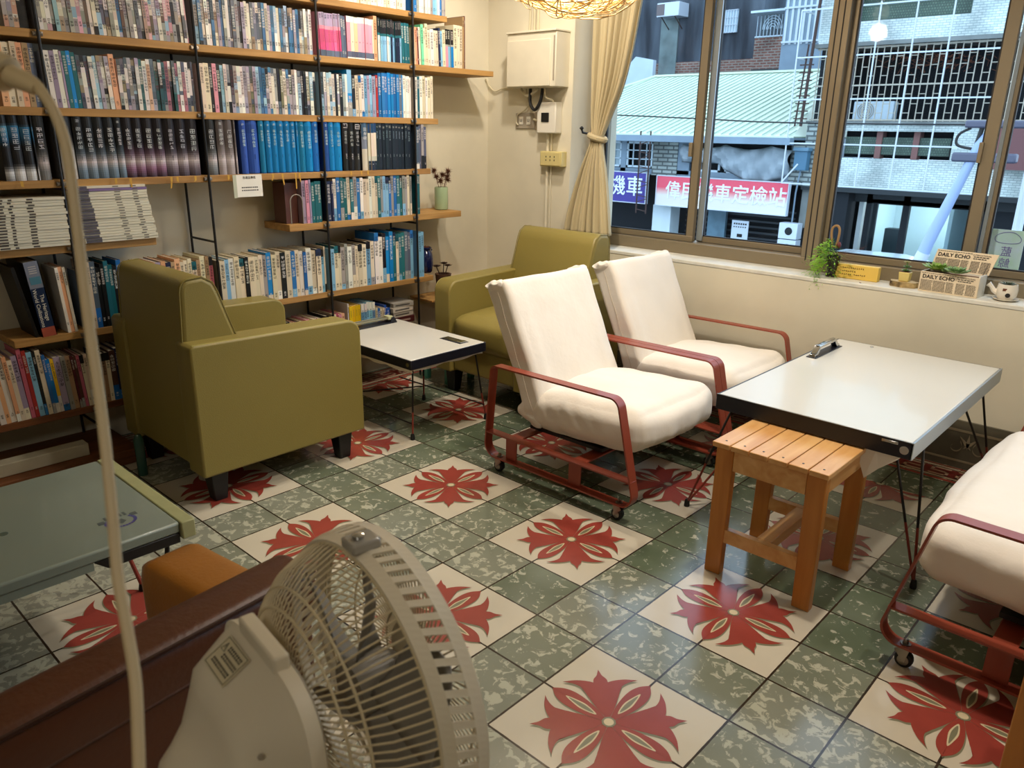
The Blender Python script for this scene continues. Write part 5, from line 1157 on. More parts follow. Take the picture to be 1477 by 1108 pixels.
for k in range(26):
    x = -0.024 + rr.gauss(0,.014); y = -0.055 + rr.uniform(-.02,.008); L2 = rr.uniform(.04,.13); ph = rr.uniform(0,6)
    for q in range(int(L2/0.0045)): lobe(m, (x+0.004*sin(q*.5+ph), y-0.02*min(1,q/8), 0.085-q*0.0055), (rr.gauss(0,1), rr.gauss(-.4,.6), rr.uniform(-.6,.2)), rr.uniform(.006,.013), .003, bend=.2)
m.build('foliage', mat('lime_leaf', (0.50,0.70,0.16), 0.55, var=0.25, vs=30), p)
m = MB(); m.lathe([(0.001,0),(0.009,0.010),(0.010,0.018),(0.006,0.028),(0.001,0.032)], (0.030,-0.01,0.128), 10); m.build('flower_bud', mat('maroon_bud', (0.38,0.14,0.17), 0.6), p, smooth=True)
m = MB()
for k in range(7): a_ = -0.4+k*0.14; m.tube([(0.02,0,0.11),(0.055+0.008*k,-0.01,0.11+0.05*sin(a_)),(0.080+0.012*k,-0.01,0.115+0.09*sin(a_))], 0.0006, 4)
for k in range(10): lobe(m, (0.035+0.004*k,-0.012,0.112+0.002*sin(k)), (0.4,-0.5,rr.uniform(-.5,.8)), 0.014, 0.003)
m.build('dry_stem', M_dry, p)
yb2 = empty('yellow_sign', (-0.186, 2.535, zs), 0, 'yellow block sign with three handwritten lines on the window sill', 'sign')
m = MB(); m.box(-0.094, 0.094, -0.016, 0.018, 0, 0.064); m.build('sign_block', M_yel, yb2, bevel=0.003)
m = MB(); rr = random.Random(9)
for line, (x0_, n_) in enumerate(((-0.062, 11), (-0.062, 7), (-0.062, 12))):
    zc = 0.049 - line*0.0145; m.box(x0_-0.011, x0_-0.003, -0.0164, -0.016, zc-0.0008, zc+0.0008)
    for k in range(n_):
        xx = x0_ + k*0.0088
        if line == 2 and k == 5: continue
        for q in range(4): a0 = rr.uniform(0,.005); b0 = rr.uniform(-.0032,.0028); m.box(xx+a0*0.3, xx+0.004+a0*0.6, -0.0165, -0.016, zc+b0, zc+b0+0.0011)
        m.box(xx+0.0028, xx+0.0037, -0.0164, -0.016, zc-0.0032, zc+0.0034)
m.build('handwriting', mat('brown_ink', (0.30,0.17,0.08), 0.8), yb2)
m = MB(); m.lathe([(0.0035,-0.0168),(0.001,-0.0172)], (-0.082,0,0.055), 8, 0, 'y'); m.build('pin', mat('pin_red', (0.55,0.15,0.12), 0.4), yb2)
ws = empty('wood_slice', (0.020, 2.515, zs), 0, 'round wood slice with bark edge on the window sill', 'wood slice')
m = MB(); n_ = 26; rad = [0.058+0.004*sin(k*1.7)+rr.uniform(-.002,.002) for k in range(n_)]
vs = [(r*cos(2*pi*k/n_), r*0.62*sin(2*pi*k/n_), 0) for k, r in enumerate(rad)] + [(r*cos(2*pi*k/n_), r*0.62*sin(2*pi*k/n_), 0.022) for k, r in enumerate(rad)]
m.add(vs, [[k, (k+1)%n_, n_+(k+1)%n_, n_+k] for k in range(n_)] + [list(range(n_))[::-1]]); m.build('bark', mat('slice_bark', (0.16,0.09,0.05), 0.9, col2=(0.72,0.62,0.42), vs=22), ws)
m = MB(); m.add([(v[0]*0.985, v[1]*0.985, 0.0225) for v in vs[n_:]], [list(range(n_))]); m.build('cut_face', mat_wood('slice_wood', (0.70,0.60,0.42), (0.82,0.74,0.56), 0.7, (12,12,12)), ws)
sp = empty('potted_succulent', (0.020, 2.515, zs+0.023), 0, 'tiny succulent in a pale yellow cube pot on the wood slice', 'plant')
m = MB(); m.hexa([(-0.019,-0.019,0),(0.019,-0.019,0),(0.019,0.019,0),(-0.019,0.019,0),(-0.022,-0.022,0.040),(0.022,-0.022,0.040),(0.022,0.022,0.040),(-0.022,0.022,0.040)]); m.build('cube_pot', mat('pale_yellow_pot', (0.84,0.76,0.46), 0.4), sp, bevel=0.003)
m = MB(); m.box(-0.019, 0.019, -0.019, 0.019, 0.036, 0.0405); m.build('soil', M_soil, sp)
rosette(sp, (0,0,0.041), 0.022, 8, M_leafd, seed=2); rosette(sp, (0.002,0,0.058), 0.020, 7, M_leafd, seed=3); rosette(sp, (0.0,0,0.078), 0.018, 8, mat('pale_succulent', (0.66,0.64,0.42), 0.5), seed=4, tilt=0.4)
m = MB(); m.tube([(0,0,0.04),(0,0,0.085)], 0.003, 6); m.build('stem', M_leafd, sp)
# newspaper print planter with hinged lid
npb = empty('planter_box', (0.205, 2.507, zs), RAD(-4), 'newspaper print planter box with open lid and two succulents', 'planter')
m = MB(); W_, D_, H_ = 0.112, 0.045, 0.082
m.box(-W_, W_, -D_, -D_+0.006, 0, H_); fr = m.build('front_panel', M_news, npb, bevel=0.001)
m = MB(); m.box(-W_, -W_+0.006, -D_+0.006, D_, 0, H_); m.box(W_-0.006, W_, -D_+0.006, D_, 0, H_+0.006); m.box(-W_, W_, D_-0.006, D_, 0, H_); m.box(-W_+0.006, W_-0.006, -D_+0.006, D_-0.006, 0, 0.01); m.build('box_body', M_whitep, npb, bevel=0.001)
m = MB(); m.hexa([(-W_+0.004,D_-0.004,H_),(W_+0.004,D_-0.004,H_),(W_+0.004,D_+0.002,H_),(-W_+0.004,D_+0.002,H_),(-W_+0.010,D_+0.030,H_+0.082),(W_+0.018,D_+0.030,H_+0.082),(W_+0.018,D_+0.036,H_+0.082),(-W_+0.010,D_+0.036,H_+0.082)]); lid = m.build('lid', M_news, npb, bevel=0.001)
def newsprint(par, y, z0, z1, xo=0.0, slope=0.0):
    rx = RAD(90) - slope; S = lambda zz: y + (zz-z0)*math.tan(slope) - 0.0007
    text('headline', 'DAILY ECHO', 0.0215, M_ink, par, (-0.040+xo, S(z1-0.020), z1-0.020), (rx,0,0), 0.0001, bold=0.0006)
    text('headline', 'INTERNATIONAL', 0.0088, M_ink, par, (0.064+xo, S(z1-0.009), z1-0.009), (rx,0,0), 0.0001)
    m = MB(); r2 = random.Random(3)
    def ln(x0_, x1_, zc, h_): m.add([(x0_+xo,S(zc-h_),zc-h_),(x1_+xo,S(zc-h_),zc-h_),(x1_+xo,S(zc+h_),zc+h_),(x0_+xo,S(zc+h_),zc+h_)], [(0,1,2,3)])
    for q, zc in enumerate((z1-0.016, z1-0.023)):
        x_ = 0.034
        while x_ < 0.085: w_ = r2.uniform(.006,.014); ln(x_, x_+w_, zc, 0.0016); x_ += w_+0.002
    zc = z1 - 0.034
    while zc > z0 + 0.004:
        for (c0, c1) in ((-0.106,-0.060),(-0.057,-0.010),(-0.007,0.022),(0.030,0.064),(0.068,0.104)):
            x_ = c0
            while x_ < c1-0.003: w_ = min(c1-x_, r2.uniform(.003,.009)); ln(x_, x_+w_, zc, 0.0007); x_ += w_+0.0012
        zc -= 0.0034
    x_ = -0.106
    while x_ < 0.02: w_ = r2.uniform(.004,.010); ln(x_, x_+w_, z1-0.005, 0.0010); x_ += w_+0.002
    m.build('newsprint_text', M_ink, par)
newsprint(fr, -D_, 0.002, H_)
newsprint(lid, D_-0.004, H_+0.002, H_+0.082, 0.008, math.atan(0.034/0.082))
m = MB(); m.box(-W_+0.006, W_-0.006, -D_+0.006, D_-0.006, 0.055, 0.074); m.build('soil', M_soil, npb)
rosette(npb, (-0.066,0.000,0.086), 0.058, 9, mat('fresh_succulent', (0.50,0.63,0.28), 0.45, var=0.15, vs=20), 'succulent', seed=6, layers=3, w=0.42); rosette(npb, (-0.030,-0.010,0.084), 0.040, 8, M_leafd, 'succulent', seed=7)
rosette(npb, (0.022,-0.038,0.088), 0.050, 10, M_leafd, 'succulent', seed=8, layers=3, w=0.40)
m = MB(); m.tube([(W_-0.012,0.012,H_-0.01),(W_-0.002,0.03,H_+0.05)], 0.0022, 6); m.build('lid_stay', M_steel, npb)
tp = empty('watering_can_planter', (0.405, 2.505, zs), RAD(8), 'small white ceramic watering can planter on a saucer at the right edge', 'planter')
m = MB(); m.lathe([(0.030,0),(0.044,0.006),(0.046,0.010),(0.030,0.006),(0.001,0.005)], (0,0,0), 24); m.build('saucer', M_ceram, tp, smooth=True)
m = MB(); m.lathe([(0.028,0.007),(0.036,0.02),(0.038,0.045),(0.034,0.066),(0.031,0.066),(0.034,0.045),(0.001,0.04)], (0,0,0), 24); m.build('pot_body', M_ceram, tp, smooth=True)
m = MB(); m.tube([(-0.030,0,0.030),(-0.046,0,0.036),(-0.058,0,0.052),(-0.068,0,0.060)], [0.014,0.010,0.008,0.011], 10); m.build('spout', M_ceram, tp, smooth=True)
m = MB(); m.box(-0.014, 0.000, -0.0375, -0.0355, 0.042, 0.052); m.build('print_cup', M_dry, tp); m = MB(); m.lathe([(0.009,-0.0395),(0.001,-0.040)], (0.006,0.002,0.026), 12, 0, 'y'); m.build('print_dot', M_ink, tp)
rosette(tp, (0.0,0,0.060), 0.030, 11, mat('grey_succulent', (0.42,0.46,0.40), 0.6), 'succulent', seed=10)
# small dark bug-like speck on the sill edge
m = MB(); m.box(-0.004,0.004,-0.003,0.003,0,0.002); o = m.build('sill_crumb', M_dry, bevel=0.0005); o.location = (-0.14, 2.455, zs); tag(o, 'tiny brown crumb on the sill in front of the yellow sign', 'crumb')
# ------------------------------------------------------------------ pendant lamp of tangled rattan
M_rat = mat('rattan', (0.80,0.68,0.46), 0.6)
pd = empty('pendant_lamp', (-0.80, 1.22, 2.03), 0, 'lit pendant lamp of tangled rattan strands at the top edge', 'pendant lamp')
m = MB(); rr = random.Random(12); RX, RZ = 0.335, 0.335
for k in range(150):
    ax = Vector((rr.gauss(0,1), rr.gauss(0,1), rr.gauss(0,1.1))).normalized(); u = ax.orthogonal().normalized(); v = ax.cross(u); off = rr.uniform(-.55,.55); r2 = math.sqrt(1-off*off)
    a0 = rr.uniform(0, 2*pi); span = rr.uniform(3.0, 6.3); ns = 34; pts = []
    jx = rr.uniform(.96,1.04)
    for i in range(ns):
        a_ = a0 + span*i/(ns-1); q = (u*cos(a_) + v*sin(a_))*r2 + ax*off; w_ = jx*(1 + 0.035*sin(a_*5+k))
        pts.append((q.x*RX*w_, q.y*RX*w_, q.z*RZ*w_))
    m.tube(pts, rr.uniform(0.0013, 0.0026), 5, cap=False)
m.build('rattan_shade', M_rat, pd, smooth=True)
m = MB()
for k in range(2): m.tube([( (RX+0.02+k*0.012)*cos(a_), (RX+0.02+k*0.012)*sin(a_), -0.19-0.03*k+0.03*sin(a_*2+k)) for a_ in [i*2*pi/60 for i in range(60)]], 0.0028, 6, closed=True)
m.build('outer_strand', M_rat, pd, smooth=True)
m = MB(); m.lathe([(0.001,-0.085),(0.03,-0.075),(0.045,-0.04),(0.04,0.0),(0.018,0.04),(0.016,0.07)], (0,0,0), 20)
m.build('bulb', mat('lit_bulb', (1,0.9,0.7), 0.5, emit=(1.0,0.90,0.72), es=14), pd, smooth=True)
m = MB(); m.tube([(0,0,0.05),(0,0,0.588)], 0.004, 8); m.lathe([(0.022,0.05),(0.022,0.10),(0.006,0.115)], (0,0,0), 16); m.build('cord', M_black, pd, smooth=True)
lamp('pendant_light', 'POINT', (0,0,-0.13), 26, (1.0,0.88,0.70), 0.05, parent=pd)
# ------------------------------------------------------------------ electric fan, foreground
fan = empty('electric_fan', (0.441, -0.629, 0), 0, 'cream electric fan seen from behind in the foreground', 'fan')
FAXIS = Vector((0.1263,0.9920,0.0000)).normalized(); FC = Vector((0.4214,-0.6371,0.7264))
fx = FAXIS; fy = Vector((0,0,1)).cross(fx).normalized(); fz = fx.cross(fy)
FL = FC - Vector((0.441,-0.629,0))
FM = Matrix(((fx.x,fy.x,fz.x,FL.x),(fx.y,fy.y,fz.y,FL.y),(fx.z,fy.z,fz.z,FL.z),(0,0,0,1)))
def fpart(m, name, matl, parent=None, **k):
    o = m.build(name, matl, parent or fan, **k)
    if parent is None: o.matrix_basis = FM
    return o
R0 = 0.172
M_fw = mat('fan_wire', (0.82,0.76,0.62), 0.45)
m = MB(); NW = 104
for k in range(NW):
    a_ = 2*pi*k/NW; tw = 0.10
    pr = [(0.062,-0.080,0),(0.098,-0.076,tw*0.5),(0.126,-0.062,tw),(0.148,-0.038,tw),(0.161,-0.010,tw),(0.166,0.006,tw)]
    m.tube([(x, r*cos(a_+q), r*sin(a_+q)) for r, x, q in pr], 0.00115, 5, cap=False)
for r, x in ((0.064,-0.0805),(0.116,-0.069),(0.133,-0.055),(0.164,0.0)): m.tube([(x, r*cos(a_), r*sin(a_)) for a_ in [i*2*pi/72 for i in range(72)]], 0.0016, 5, closed=True)
fpart(m, 'rear_guard', M_fw)
# slotted rim band
m = MB(); n_ = 140; xs_ = [0.0, 0.013, 0.036, 0.050, 0.053]; rs_ = [R0-0.004, R0, R0+0.002, R0+0.001, R0-0.004]
for k in range(n_):
    a0, a1 = 2*pi*k/n_, 2*pi*(k+1)/n_
    for i in range(4):
        if i == 1 and (k % 2 == 1): continue
        def P(a_, x, r): return (x, r*cos(a_), r*sin(a_))
        o_, i_ = rs_[i], rs_[i+1]
        sk = 0.10 if True else 0
        A = [P(a0+sk*xs_[i]/0.05, xs_[i], o_), P(a1+sk*xs_[i]/0.05, xs_[i], o_), P(a1+sk*xs_[i+1]/0.05, xs_[i+1], i_), P(a0+sk*xs_[i+1]/0.05, xs_[i+1], i_)]
        B = [(p_[0], p_[1]*(1-0.003/o_), p_[2]*(1-0.003/o_)) for p_ in A]
        m.hexa([B[0],B[1],B[2],B[3],A[0],A[1],A[2],A[3]])
fpart(m, 'rim_band', M_fan, smooth=True, angle=30)
m = MB()
for k in range(90):
    a_ = 2*pi*k/90; pr = [(0.166,0.046),(0.154,0.056),(0.126,0.066),(0.08,0.072),(0.045,0.074)]
    m.tube([(x, r*cos(a_+i*0.05), r*sin(a_+i*0.05)) for i, (r, x) in enumerate(pr)], 0.00115, 5, cap=False)
for r, x in ((0.165,0.046),(0.126,0.0665),(0.06,0.0735)): m.tube([(x, r*cos(a_), r*sin(a_)) for a_ in [i*2*pi/72 for i in range(72)]], 0.0016, 5, closed=True)
m.lathe([(0.001,0.080),(0.040,0.079),(0.047,0.075),(0.047,0.072)], (0,0,0), 32, 0, 'x')
fpart(m, 'front_guard', M_fw)
for k in range(5):
    m = MB(); vs = []; a0 = 2*pi*k/5
    for i in range(9):
        r = 0.030 + (0.144-0.030)*i/8; wd = 0.34 + 0.30*sin(pi*min(1, i/8*0.75+0.15)); sw = 0.35*(i/8)
        for j in range(7):
            a_ = a0 + sw + wd*(j/6-0.5)*1.5; vs.append((0.022 - 0.035*(j/6-0.5)*1.2 + 0.004*sin(j), r*cos(a_), r*sin(a_)))
    fs = [(i*7+j, i*7+j+1, i*7+j+8, i*7+j+7) for i in range(8) for j in range(6)]; m.add(vs, fs); fpart(m, 'fan_blade', M_fanb, smooth=True, angle=80, solid=0.002)
m = MB(); m.lathe([(0.001,0.052),(0.022,0.050),(0.032,0.036),(0.033,-0.01),(0.001,-0.012)], (0,0,0), 28, 0, 'x'); fpart(m, 'hub', M_fanb, smooth=True)
# clip on the rim
m = MB(); m.box(-0.004, 0.030, -0.014, 0.014, R0-0.002, R0+0.010); o = fpart(m, 'rim_clip', mat('clear_clip', (0.62,0.60,0.56), 0.15, spec=0.8), bevel=0.003)
m = MB(); m.lathe([(0.006,R0+0.008),(0.0065,R0+0.014),(0.002,R0+0.016)], (0.010,0,0), 12); fpart(m, 'clip_screw', M_chrome, smooth=True)
# motor housing: lofted sections along the axis
secs = [(-0.084,0.096,0.092,0,3.0),(-0.090,0.107,0.099,0,3.2),(-0.105,0.108,0.100,0,3.4),(-0.109,0.099,0.094,0,3.6),(-0.150,0.080,0.070,0,3.6),(-0.160,0.075,0.054,-0.014,3.4),(-0.170,0.071,0.050,-0.034,3.2),(-0.184,0.067,0.050,-0.048,2.8),(-0.198,0.060,0.045,-0.052,2.5),(-0.208,0.044,0.033,-0.053,2.3),(-0.213,0.026,0.019,-0.053,2.2),(-0.215,0.006,0.005,-0.053,2.0)]
def loft(secs, n_=40):
    m = MB(); vs = []
    for (x, hy, hz, zc, e) in secs:
        for k in range(n_):
            a_ = 2*pi*k/n_; c, s = cos(a_), sin(a_); vs.append((x, hy*math.copysign(abs(c)**(2/e), c), zc + hz*math.copysign(abs(s)**(2/e), s)))
    fs = [[i*n_+k, i*n_+(k+1)%n_, (i+1)*n_+(k+1)%n_, (i+1)*n_+k] for i in range(len(secs)-1) for k in range(n_)]
    fs += [list(range(n_))[::-1], [(len(secs)-1)*n_+k for k in range(n_)]]; m.add(vs, fs); return m
mh = fpart(loft(secs), 'motor_housing', M_fan, smooth=True, angle=42)
m = MB(); m.box(-0.108, -0.091, -0.044, 0.044, 0.094, 0.113); o = m.build('lift_tab', M_fan, mh, bevel=0.003)
m = MB(); m.box(-0.026, 0.026, -0.017, 0.017, 0, 0.0006); wl = m.build('warning_label', mat('label_film', (0.80,0.76,0.64), 0.4), mh); 
m = MB()
for (a, b, c, d) in ((-0.024,0.024,-0.0156,-0.0150),(-0.024,0.024,0.0150,0.0156),(-0.024,-0.0234,-0.0156,0.0156),(0.0234,0.024,-0.0156,0.0156)): m.box(a, b, c, d, 0.0006, 0.0009)
r2 = random.Random(5)
for line in range(3):
    y_ = 0.009 - line*0.0085; x_ = -0.010 if line < 2 else -0.018
    while x_ < 0.020: w_ = r2.uniform(.0022,.0034); m.box(x_, x_+w_*0.8, y_-0.0026, y_-0.0012, 0.0006, 0.0009); m.box(x_, x_+w_*0.8, y_+0.0004, y_+0.002, 0.0006, 0.0009); m.box(x_+w_*0.3, x_+w_*0.5, y_-0.003, y_+0.0026, 0.0006, 0.0009); x_ += w_+0.0008
m.tube([(-0.021,0.003,0.0008),(-0.0125,0.003,0.0008),(-0.0168,0.0115,0.0008)], 0.0005, 4, closed=True); m.box(-0.0171,-0.0165,0.0052,0.0088,0.0006,0.0009); m.build('label_print', M_ink, wl)
wl.location = (-0.130, 0.022, 0.0835); wl.rotation_euler = (RAD(0), RAD(0), RAD(-90)); wl.rotation_euler = (Matrix.Rotation(RAD(-30), 3, 'Y') @ Matrix.Rotation(RAD(-90), 3, 'Z')).to_euler()
m = MB()
for k in range(9):
    a_ = -0.9+k*0.28; m.bar((-0.2115, -0.034*cos(a_), -0.053+0.026*sin(a_)), (-0.2010, -0.056*cos(a_), -0.053+0.042*sin(a_)), 0.0034, 0.0034)
m.build('vent_slot', M_ink, mh)
m = MB(); m.lathe([(0.003,0),(0.003,0.002)], (0,0,0), 10); o = m.build('screw', M_greyp, mh); o.location = (-0.142,-0.0825,0.050); o.rotation_euler = (RAD(90),0,0)
# neck, pole and base below the frame
NB = FM @ Vector((-0.165, 0, -0.08)); nbx, nby = NB.x, NB.y
m = MB(); m.lathe([(0.030,-0.10),(0.040,-0.03),(0.044,0.05)], (nbx, nby, NB.z-0.01), 24); m.build('tilt_neck', M_fan, fan, smooth=True)
m = MB(); m.lathe([(0.022,0.03),(0.022,0.30),(0.016,0.31),(0.016,NB.z-0.10)], (nbx, nby, 0), 20); m.build('pole', M_fan, fan, smooth=True)
m = MB(); m.lathe([(0.165,0.0),(0.170,0.008),(0.160,0.022),(0.05,0.032),(0.024,0.05)], (nbx, nby, 0), 40); m.build('base', M_fan, fan, smooth=True)
# ------------------------------------------------------------------ cable hanging close to the camera
def campt(px, py, dist):
    v = Vector(((px-738.5)/1117, -(py-554)/1117, -1))*dist; return tuple(cam.matrix_world @ v)
m = MB(); m.tube(catmull([(0.3439,-0.8592,1.3514),(0.3650,-0.8492,1.3462),(0.3814,-0.8461,1.3353),(0.3925,-0.8431,1.3191),(0.4034,-0.8434,1.2958),(0.4161,-0.8483,1.2585),(0.4315,-0.8550,1.2118),(0.4492,-0.8619,1.1757),(0.4673,-0.8681,1.1404),(0.4910,-0.8772,1.1031),(0.5135,-0.8867,1.0674),(0.5352,-0.8963,1.0332),(0.5558,-0.9024,1.0091),(0.5772,-0.9091,0.9820),(0.5953,-0.9182,0.9561),(0.6124,-0.9277,0.9317),(0.6313,-0.9401,0.8968),(0.6313,-0.9401,0.3000),(0.6513,-0.9401,0.0200)], 8, False), 0.0038, 10)
cb = m.build('hanging_cable', M_cable, smooth=True); tag(cb, 'beige power cable hanging down close to the camera at the left', 'cable')
m = MB(); m.tube([(0.3177,-0.8770,1.3656),(0.3483,-0.8565,1.3481),(0.3500,-0.8554,1.3472),(0.3635,-0.8519,1.3433),(0.3761,-0.8466,1.3386)], [0.013,0.013,0.008,0.0065,0.005], 12); m.build('strain_relief', M_cable, cb, smooth=True)
m = MB(); m.tube(catmull([(0.3177,-0.8770,1.3656),(0.2677,-0.9270,1.4056),(0.2377,-0.9570,1.5656),(0.2377,-0.9570,2.2000),(0.2377,-0.9570,2.6190)], 8, False), 0.0038, 10); m.build('cable_run', M_cable, cb, smooth=True)
# ------------------------------------------------------------------ the street outside
YF = 17.0; GZ = -2.6
M_wtile = mat_brick('white_facade_tile', (0.86,0.90,0.88), (0.76,0.82,0.80), (0.62,0.68,0.67), 0.12, 0.045, 0.5, 0.006)
M_gtile = mat_brick('green_mosaic', (0.30,0.40,0.34), (0.38,0.47,0.40), (0.25,0.32,0.28), 0.05, 0.05, 0.6, 0.01)
M_redbrick = mat_brick('red_brick', (0.52,0.34,0.29), (0.44,0.26,0.22), (0.55,0.52,0.48), 0.26, 0.09, 0.9, 0.02)
M_whbrick = mat_brick('pale_brick', (0.66,0.70,0.68), (0.58,0.62,0.60), (0.35,0.38,0.38), 0.30, 0.10, 0.8, 0.02)
M_conc = mat('weathered_concrete', (0.45,0.47,0.46), 0.9, var=0.3, vs=1.2)
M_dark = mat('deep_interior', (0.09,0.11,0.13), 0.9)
M_darkwall = mat('soot_stained_wall', (0.13,0.15,0.18), 0.9, col2=(0.34,0.38,0.42), vs=0.8, stretch=(1.4,1.4,0.25))
M_asph = mat('asphalt', (0.28,0.29,0.30), 0.85, var=0.1, vs=2)
M_mroof = mat('pale_green_sheet', (0.80,0.85,0.76), 0.45, var=0.04, vs=0.6)
M_mroofs = mat('sheet_seam', (0.62,0.71,0.66), 0.5)
M_bluegrey = mat('blue_grey_gutter', (0.46,0.54,0.60), 0.6, var=0.15, vs=1)
M_pale = mat('pale_plaster', (0.75,0.82,0.86), 0.9, var=0.1, vs=1)
M_rust = mat('rusty_iron', (0.26,0.19,0.17), 0.8)
M_steelw = mat('white_steel_tube', (0.76,0.80,0.84), 0.4)
M_tarp = mat('grey_tarp', (0.60,0.65,0.68), 0.7, var=0.12, vs=1.5)
M_clear = mat_glass('shop_glass', (0.85,0.92,0.95))
g = MB(); g.box(-60, 40, 3.2, 60, GZ-0.2, GZ); struct(g.build('ground', M_asph))
g = MB(); g.box(-14, 9, YF-0.80, YF-0.58, GZ, GZ+0.12); tag(g.build('pavement', M_conc), 'low concrete pavement along the shopfronts across the street', 'pavement')
# --- white tiled apartment building across the street
b = empty('apartment_building', (-2.0, YF, GZ), 0, 'white tiled apartment building across the street with barred balcony', 'building')
def bx(m, x0, x1, y0, y1, z0, z1, k=0): m.box(x0+2.0, x1+2.0, y0-YF, y1-YF, z0-GZ, z1-GZ, k)
XL, XR = -6.62, 0.2
m = MB(); bx(m, XL, XR, YF+0.0, YF+0.25, 0.22, 0.86); bx(m, XL, XR, YF, YF+0.25, 1.42, 1.60); bx(m, XL, -5.92, YF, YF+0.25, 0.86, 1.42); bx(m, -3.62, XR, YF, YF+0.25, 0.86, 1.42); m.build('tiled_wall', M_wtile, b)
m = MB(); bx(m, XL, XR, YF-0.05, YF+0.25, 3.20, 3.60); bx(m, XL, -5.9, YF-0.05, YF+0.25, 3.6, 4.2); bx(m, -3.7, XR, YF-0.05, YF+0.25, 3.6, 4.2); bx(m, XL, XR, YF-0.05, YF+0.25, 4.1, 8.5); m.build('tiled_parapet', M_wtile, b)
m = MB(); bx(m, -5.9, -3.7, YF+0.22, YF+0.3, 3.6, 4.1); m.build('green_panel', M_gtile, b)
m = MB(); bx(m, XL-0.05, XR, YF-0.12, YF+0.25, 3.12, 3.20); bx(m, XL-0.05, XR, YF-0.08, YF+0.25, 1.56, 1.62); m.build('ledge', M_conc, b)
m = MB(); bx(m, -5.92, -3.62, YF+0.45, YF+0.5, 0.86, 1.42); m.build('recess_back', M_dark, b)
m = MB(); bx(m, -5.82, -3.70, YF+0.18, YF+0.24, 0.94, 1.30); m.build('green_panel', M_gtile, b)
m = MB()
for x in (-5.1, -4.35): bx(m, x-0.06, x+0.06, YF+0.14, YF+0.4, 0.86, 1.42)
m.build('recess_block', mat('pink_brick', (0.50,0.36,0.34), 0.9), b)
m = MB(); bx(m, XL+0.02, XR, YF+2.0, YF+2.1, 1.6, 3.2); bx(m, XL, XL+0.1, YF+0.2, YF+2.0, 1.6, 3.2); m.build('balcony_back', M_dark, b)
m = MB(); bx(m, XL, XR, YF+0.2, YF+6, 3.2, 3.3); bx(m, XL, XR, YF+0.2, YF+6, 1.45, 1.56); bx(m, XL, XL+0.2, YF+0.2, YF+6, 3.2, 8.5); m.build('slab', M_conc, b)
# barred grille with staggered rungs
m = MB(); pitch = 0.135; k = 0; x = XL+0.05
while x < -2.2:
    bx(m, x-0.009, x+0.009, YF-0.02, YF-0.002, 1.62, 3.12)
    for q in range(4):
        z = 1.78 + q*0.37 + (0.18 if k % 2 else 0)
        if z < 3.1: bx(m, x, x+pitch, YF-0.018, YF-0.004, z, z+0.014)
    x += pitch; k += 1
for z in (1.63, 2.33, 3.08): bx(m, XL, -2.2, YF-0.03, YF, z, z+0.03)
m.build('balcony_grille', mat('grille_paint', (0.66,0.64,0.58), 0.6), b)
m = MB(); rr = random.Random(2)
for q in range(160): x = rr.gauss(-4.2, .55); z = 2.85+rr.gauss(0,.13); m.tube([(x+2, 0.25+rr.uniform(-.1,.2), z-GZ), (x+2+rr.uniform(-.25,.25), 0.2, z-GZ+rr.uniform(-.16,.12))], 0.005, 3)
tw = m.build('dry_creeper', M_dry, b); tw['kind'] = 'stuff'
# ground floor
m = MB(); bx(m, XL, XR, YF-0.02, YF+0.3, 0.12, 0.22); bx(m, XL, XR, YF+0.5, YF+0.6, -0.1, 0.14); m.build('lintel', mat('dark_lintel', (0.17,0.19,0.20), 0.8), b)
m = MB(); bx(m, XL, XL+0.7, YF+0.1, YF+0.6, -0.75, 0.12); m.build('grey_board', M_conc, b)
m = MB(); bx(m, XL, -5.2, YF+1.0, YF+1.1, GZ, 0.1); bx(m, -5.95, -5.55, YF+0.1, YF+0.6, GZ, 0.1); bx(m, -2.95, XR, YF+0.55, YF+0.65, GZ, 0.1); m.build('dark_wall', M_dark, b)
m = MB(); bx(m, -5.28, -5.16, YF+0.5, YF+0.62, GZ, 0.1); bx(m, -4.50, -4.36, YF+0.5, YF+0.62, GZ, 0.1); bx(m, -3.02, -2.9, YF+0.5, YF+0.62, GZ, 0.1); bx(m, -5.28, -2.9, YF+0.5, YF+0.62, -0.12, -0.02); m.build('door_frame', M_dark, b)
for (x0, x1) in ((-5.16,-4.5),(-4.36,-3.02)):
    m = MB(); bx(m, x0, x1, YF+0.55, YF+0.56, GZ, -0.12); m.build('shop_window', M_clear, b)
m = MB(); bx(m, -5.4, -2.7, YF+3.0, YF+3.1, GZ, 0.2); bx(m, -5.5, -5.4, YF+0.7, YF+3.0, GZ, 0.2); bx(m, -2.8, -2.7, YF+0.7, YF+3.0, GZ, 0.2); bx(m, -5.4, -2.7, YF+0.7, YF+3.0, 0.0, 0.1)
bx(m, -3.82, -3.74, YF+1.6, YF+3.0, GZ, 0.0); m.build('lit_room', mat('bright_room', (0.86,0.90,0.90), 0.8), b)
lamp('shop_ceiling_light', 'POINT', (-4.0, YF+1.8, -0.35), 60, (0.85,0.95,1.0), 0.3)
m = MB(); bx(m, -5.05, -4.66, YF+1.3, YF+1.6, GZ, -0.72); m.build('cabinet', mat('dark_cabinet', (0.24,0.27,0.27), 0.6), b)
m = MB(); bx(m, XL-0.02, XL+0.55, YF-0.04, YF+0.05, 0.2, 1.56); m.build('side_pier', M_whbrick, b)
m = MB(); bx(m, -2.75, 0.2, YF-0.55, YF-0.02, 0.75, 1.55); m.build('awning_board', mat('red_brown_board', (0.42,0.27,0.27), 0.7), b)
o = empty('air_conditioner', (-5.35, YF+0.35, 1.63), 0, 'outdoor air conditioner unit standing behind the balcony grille', 'air conditioner')
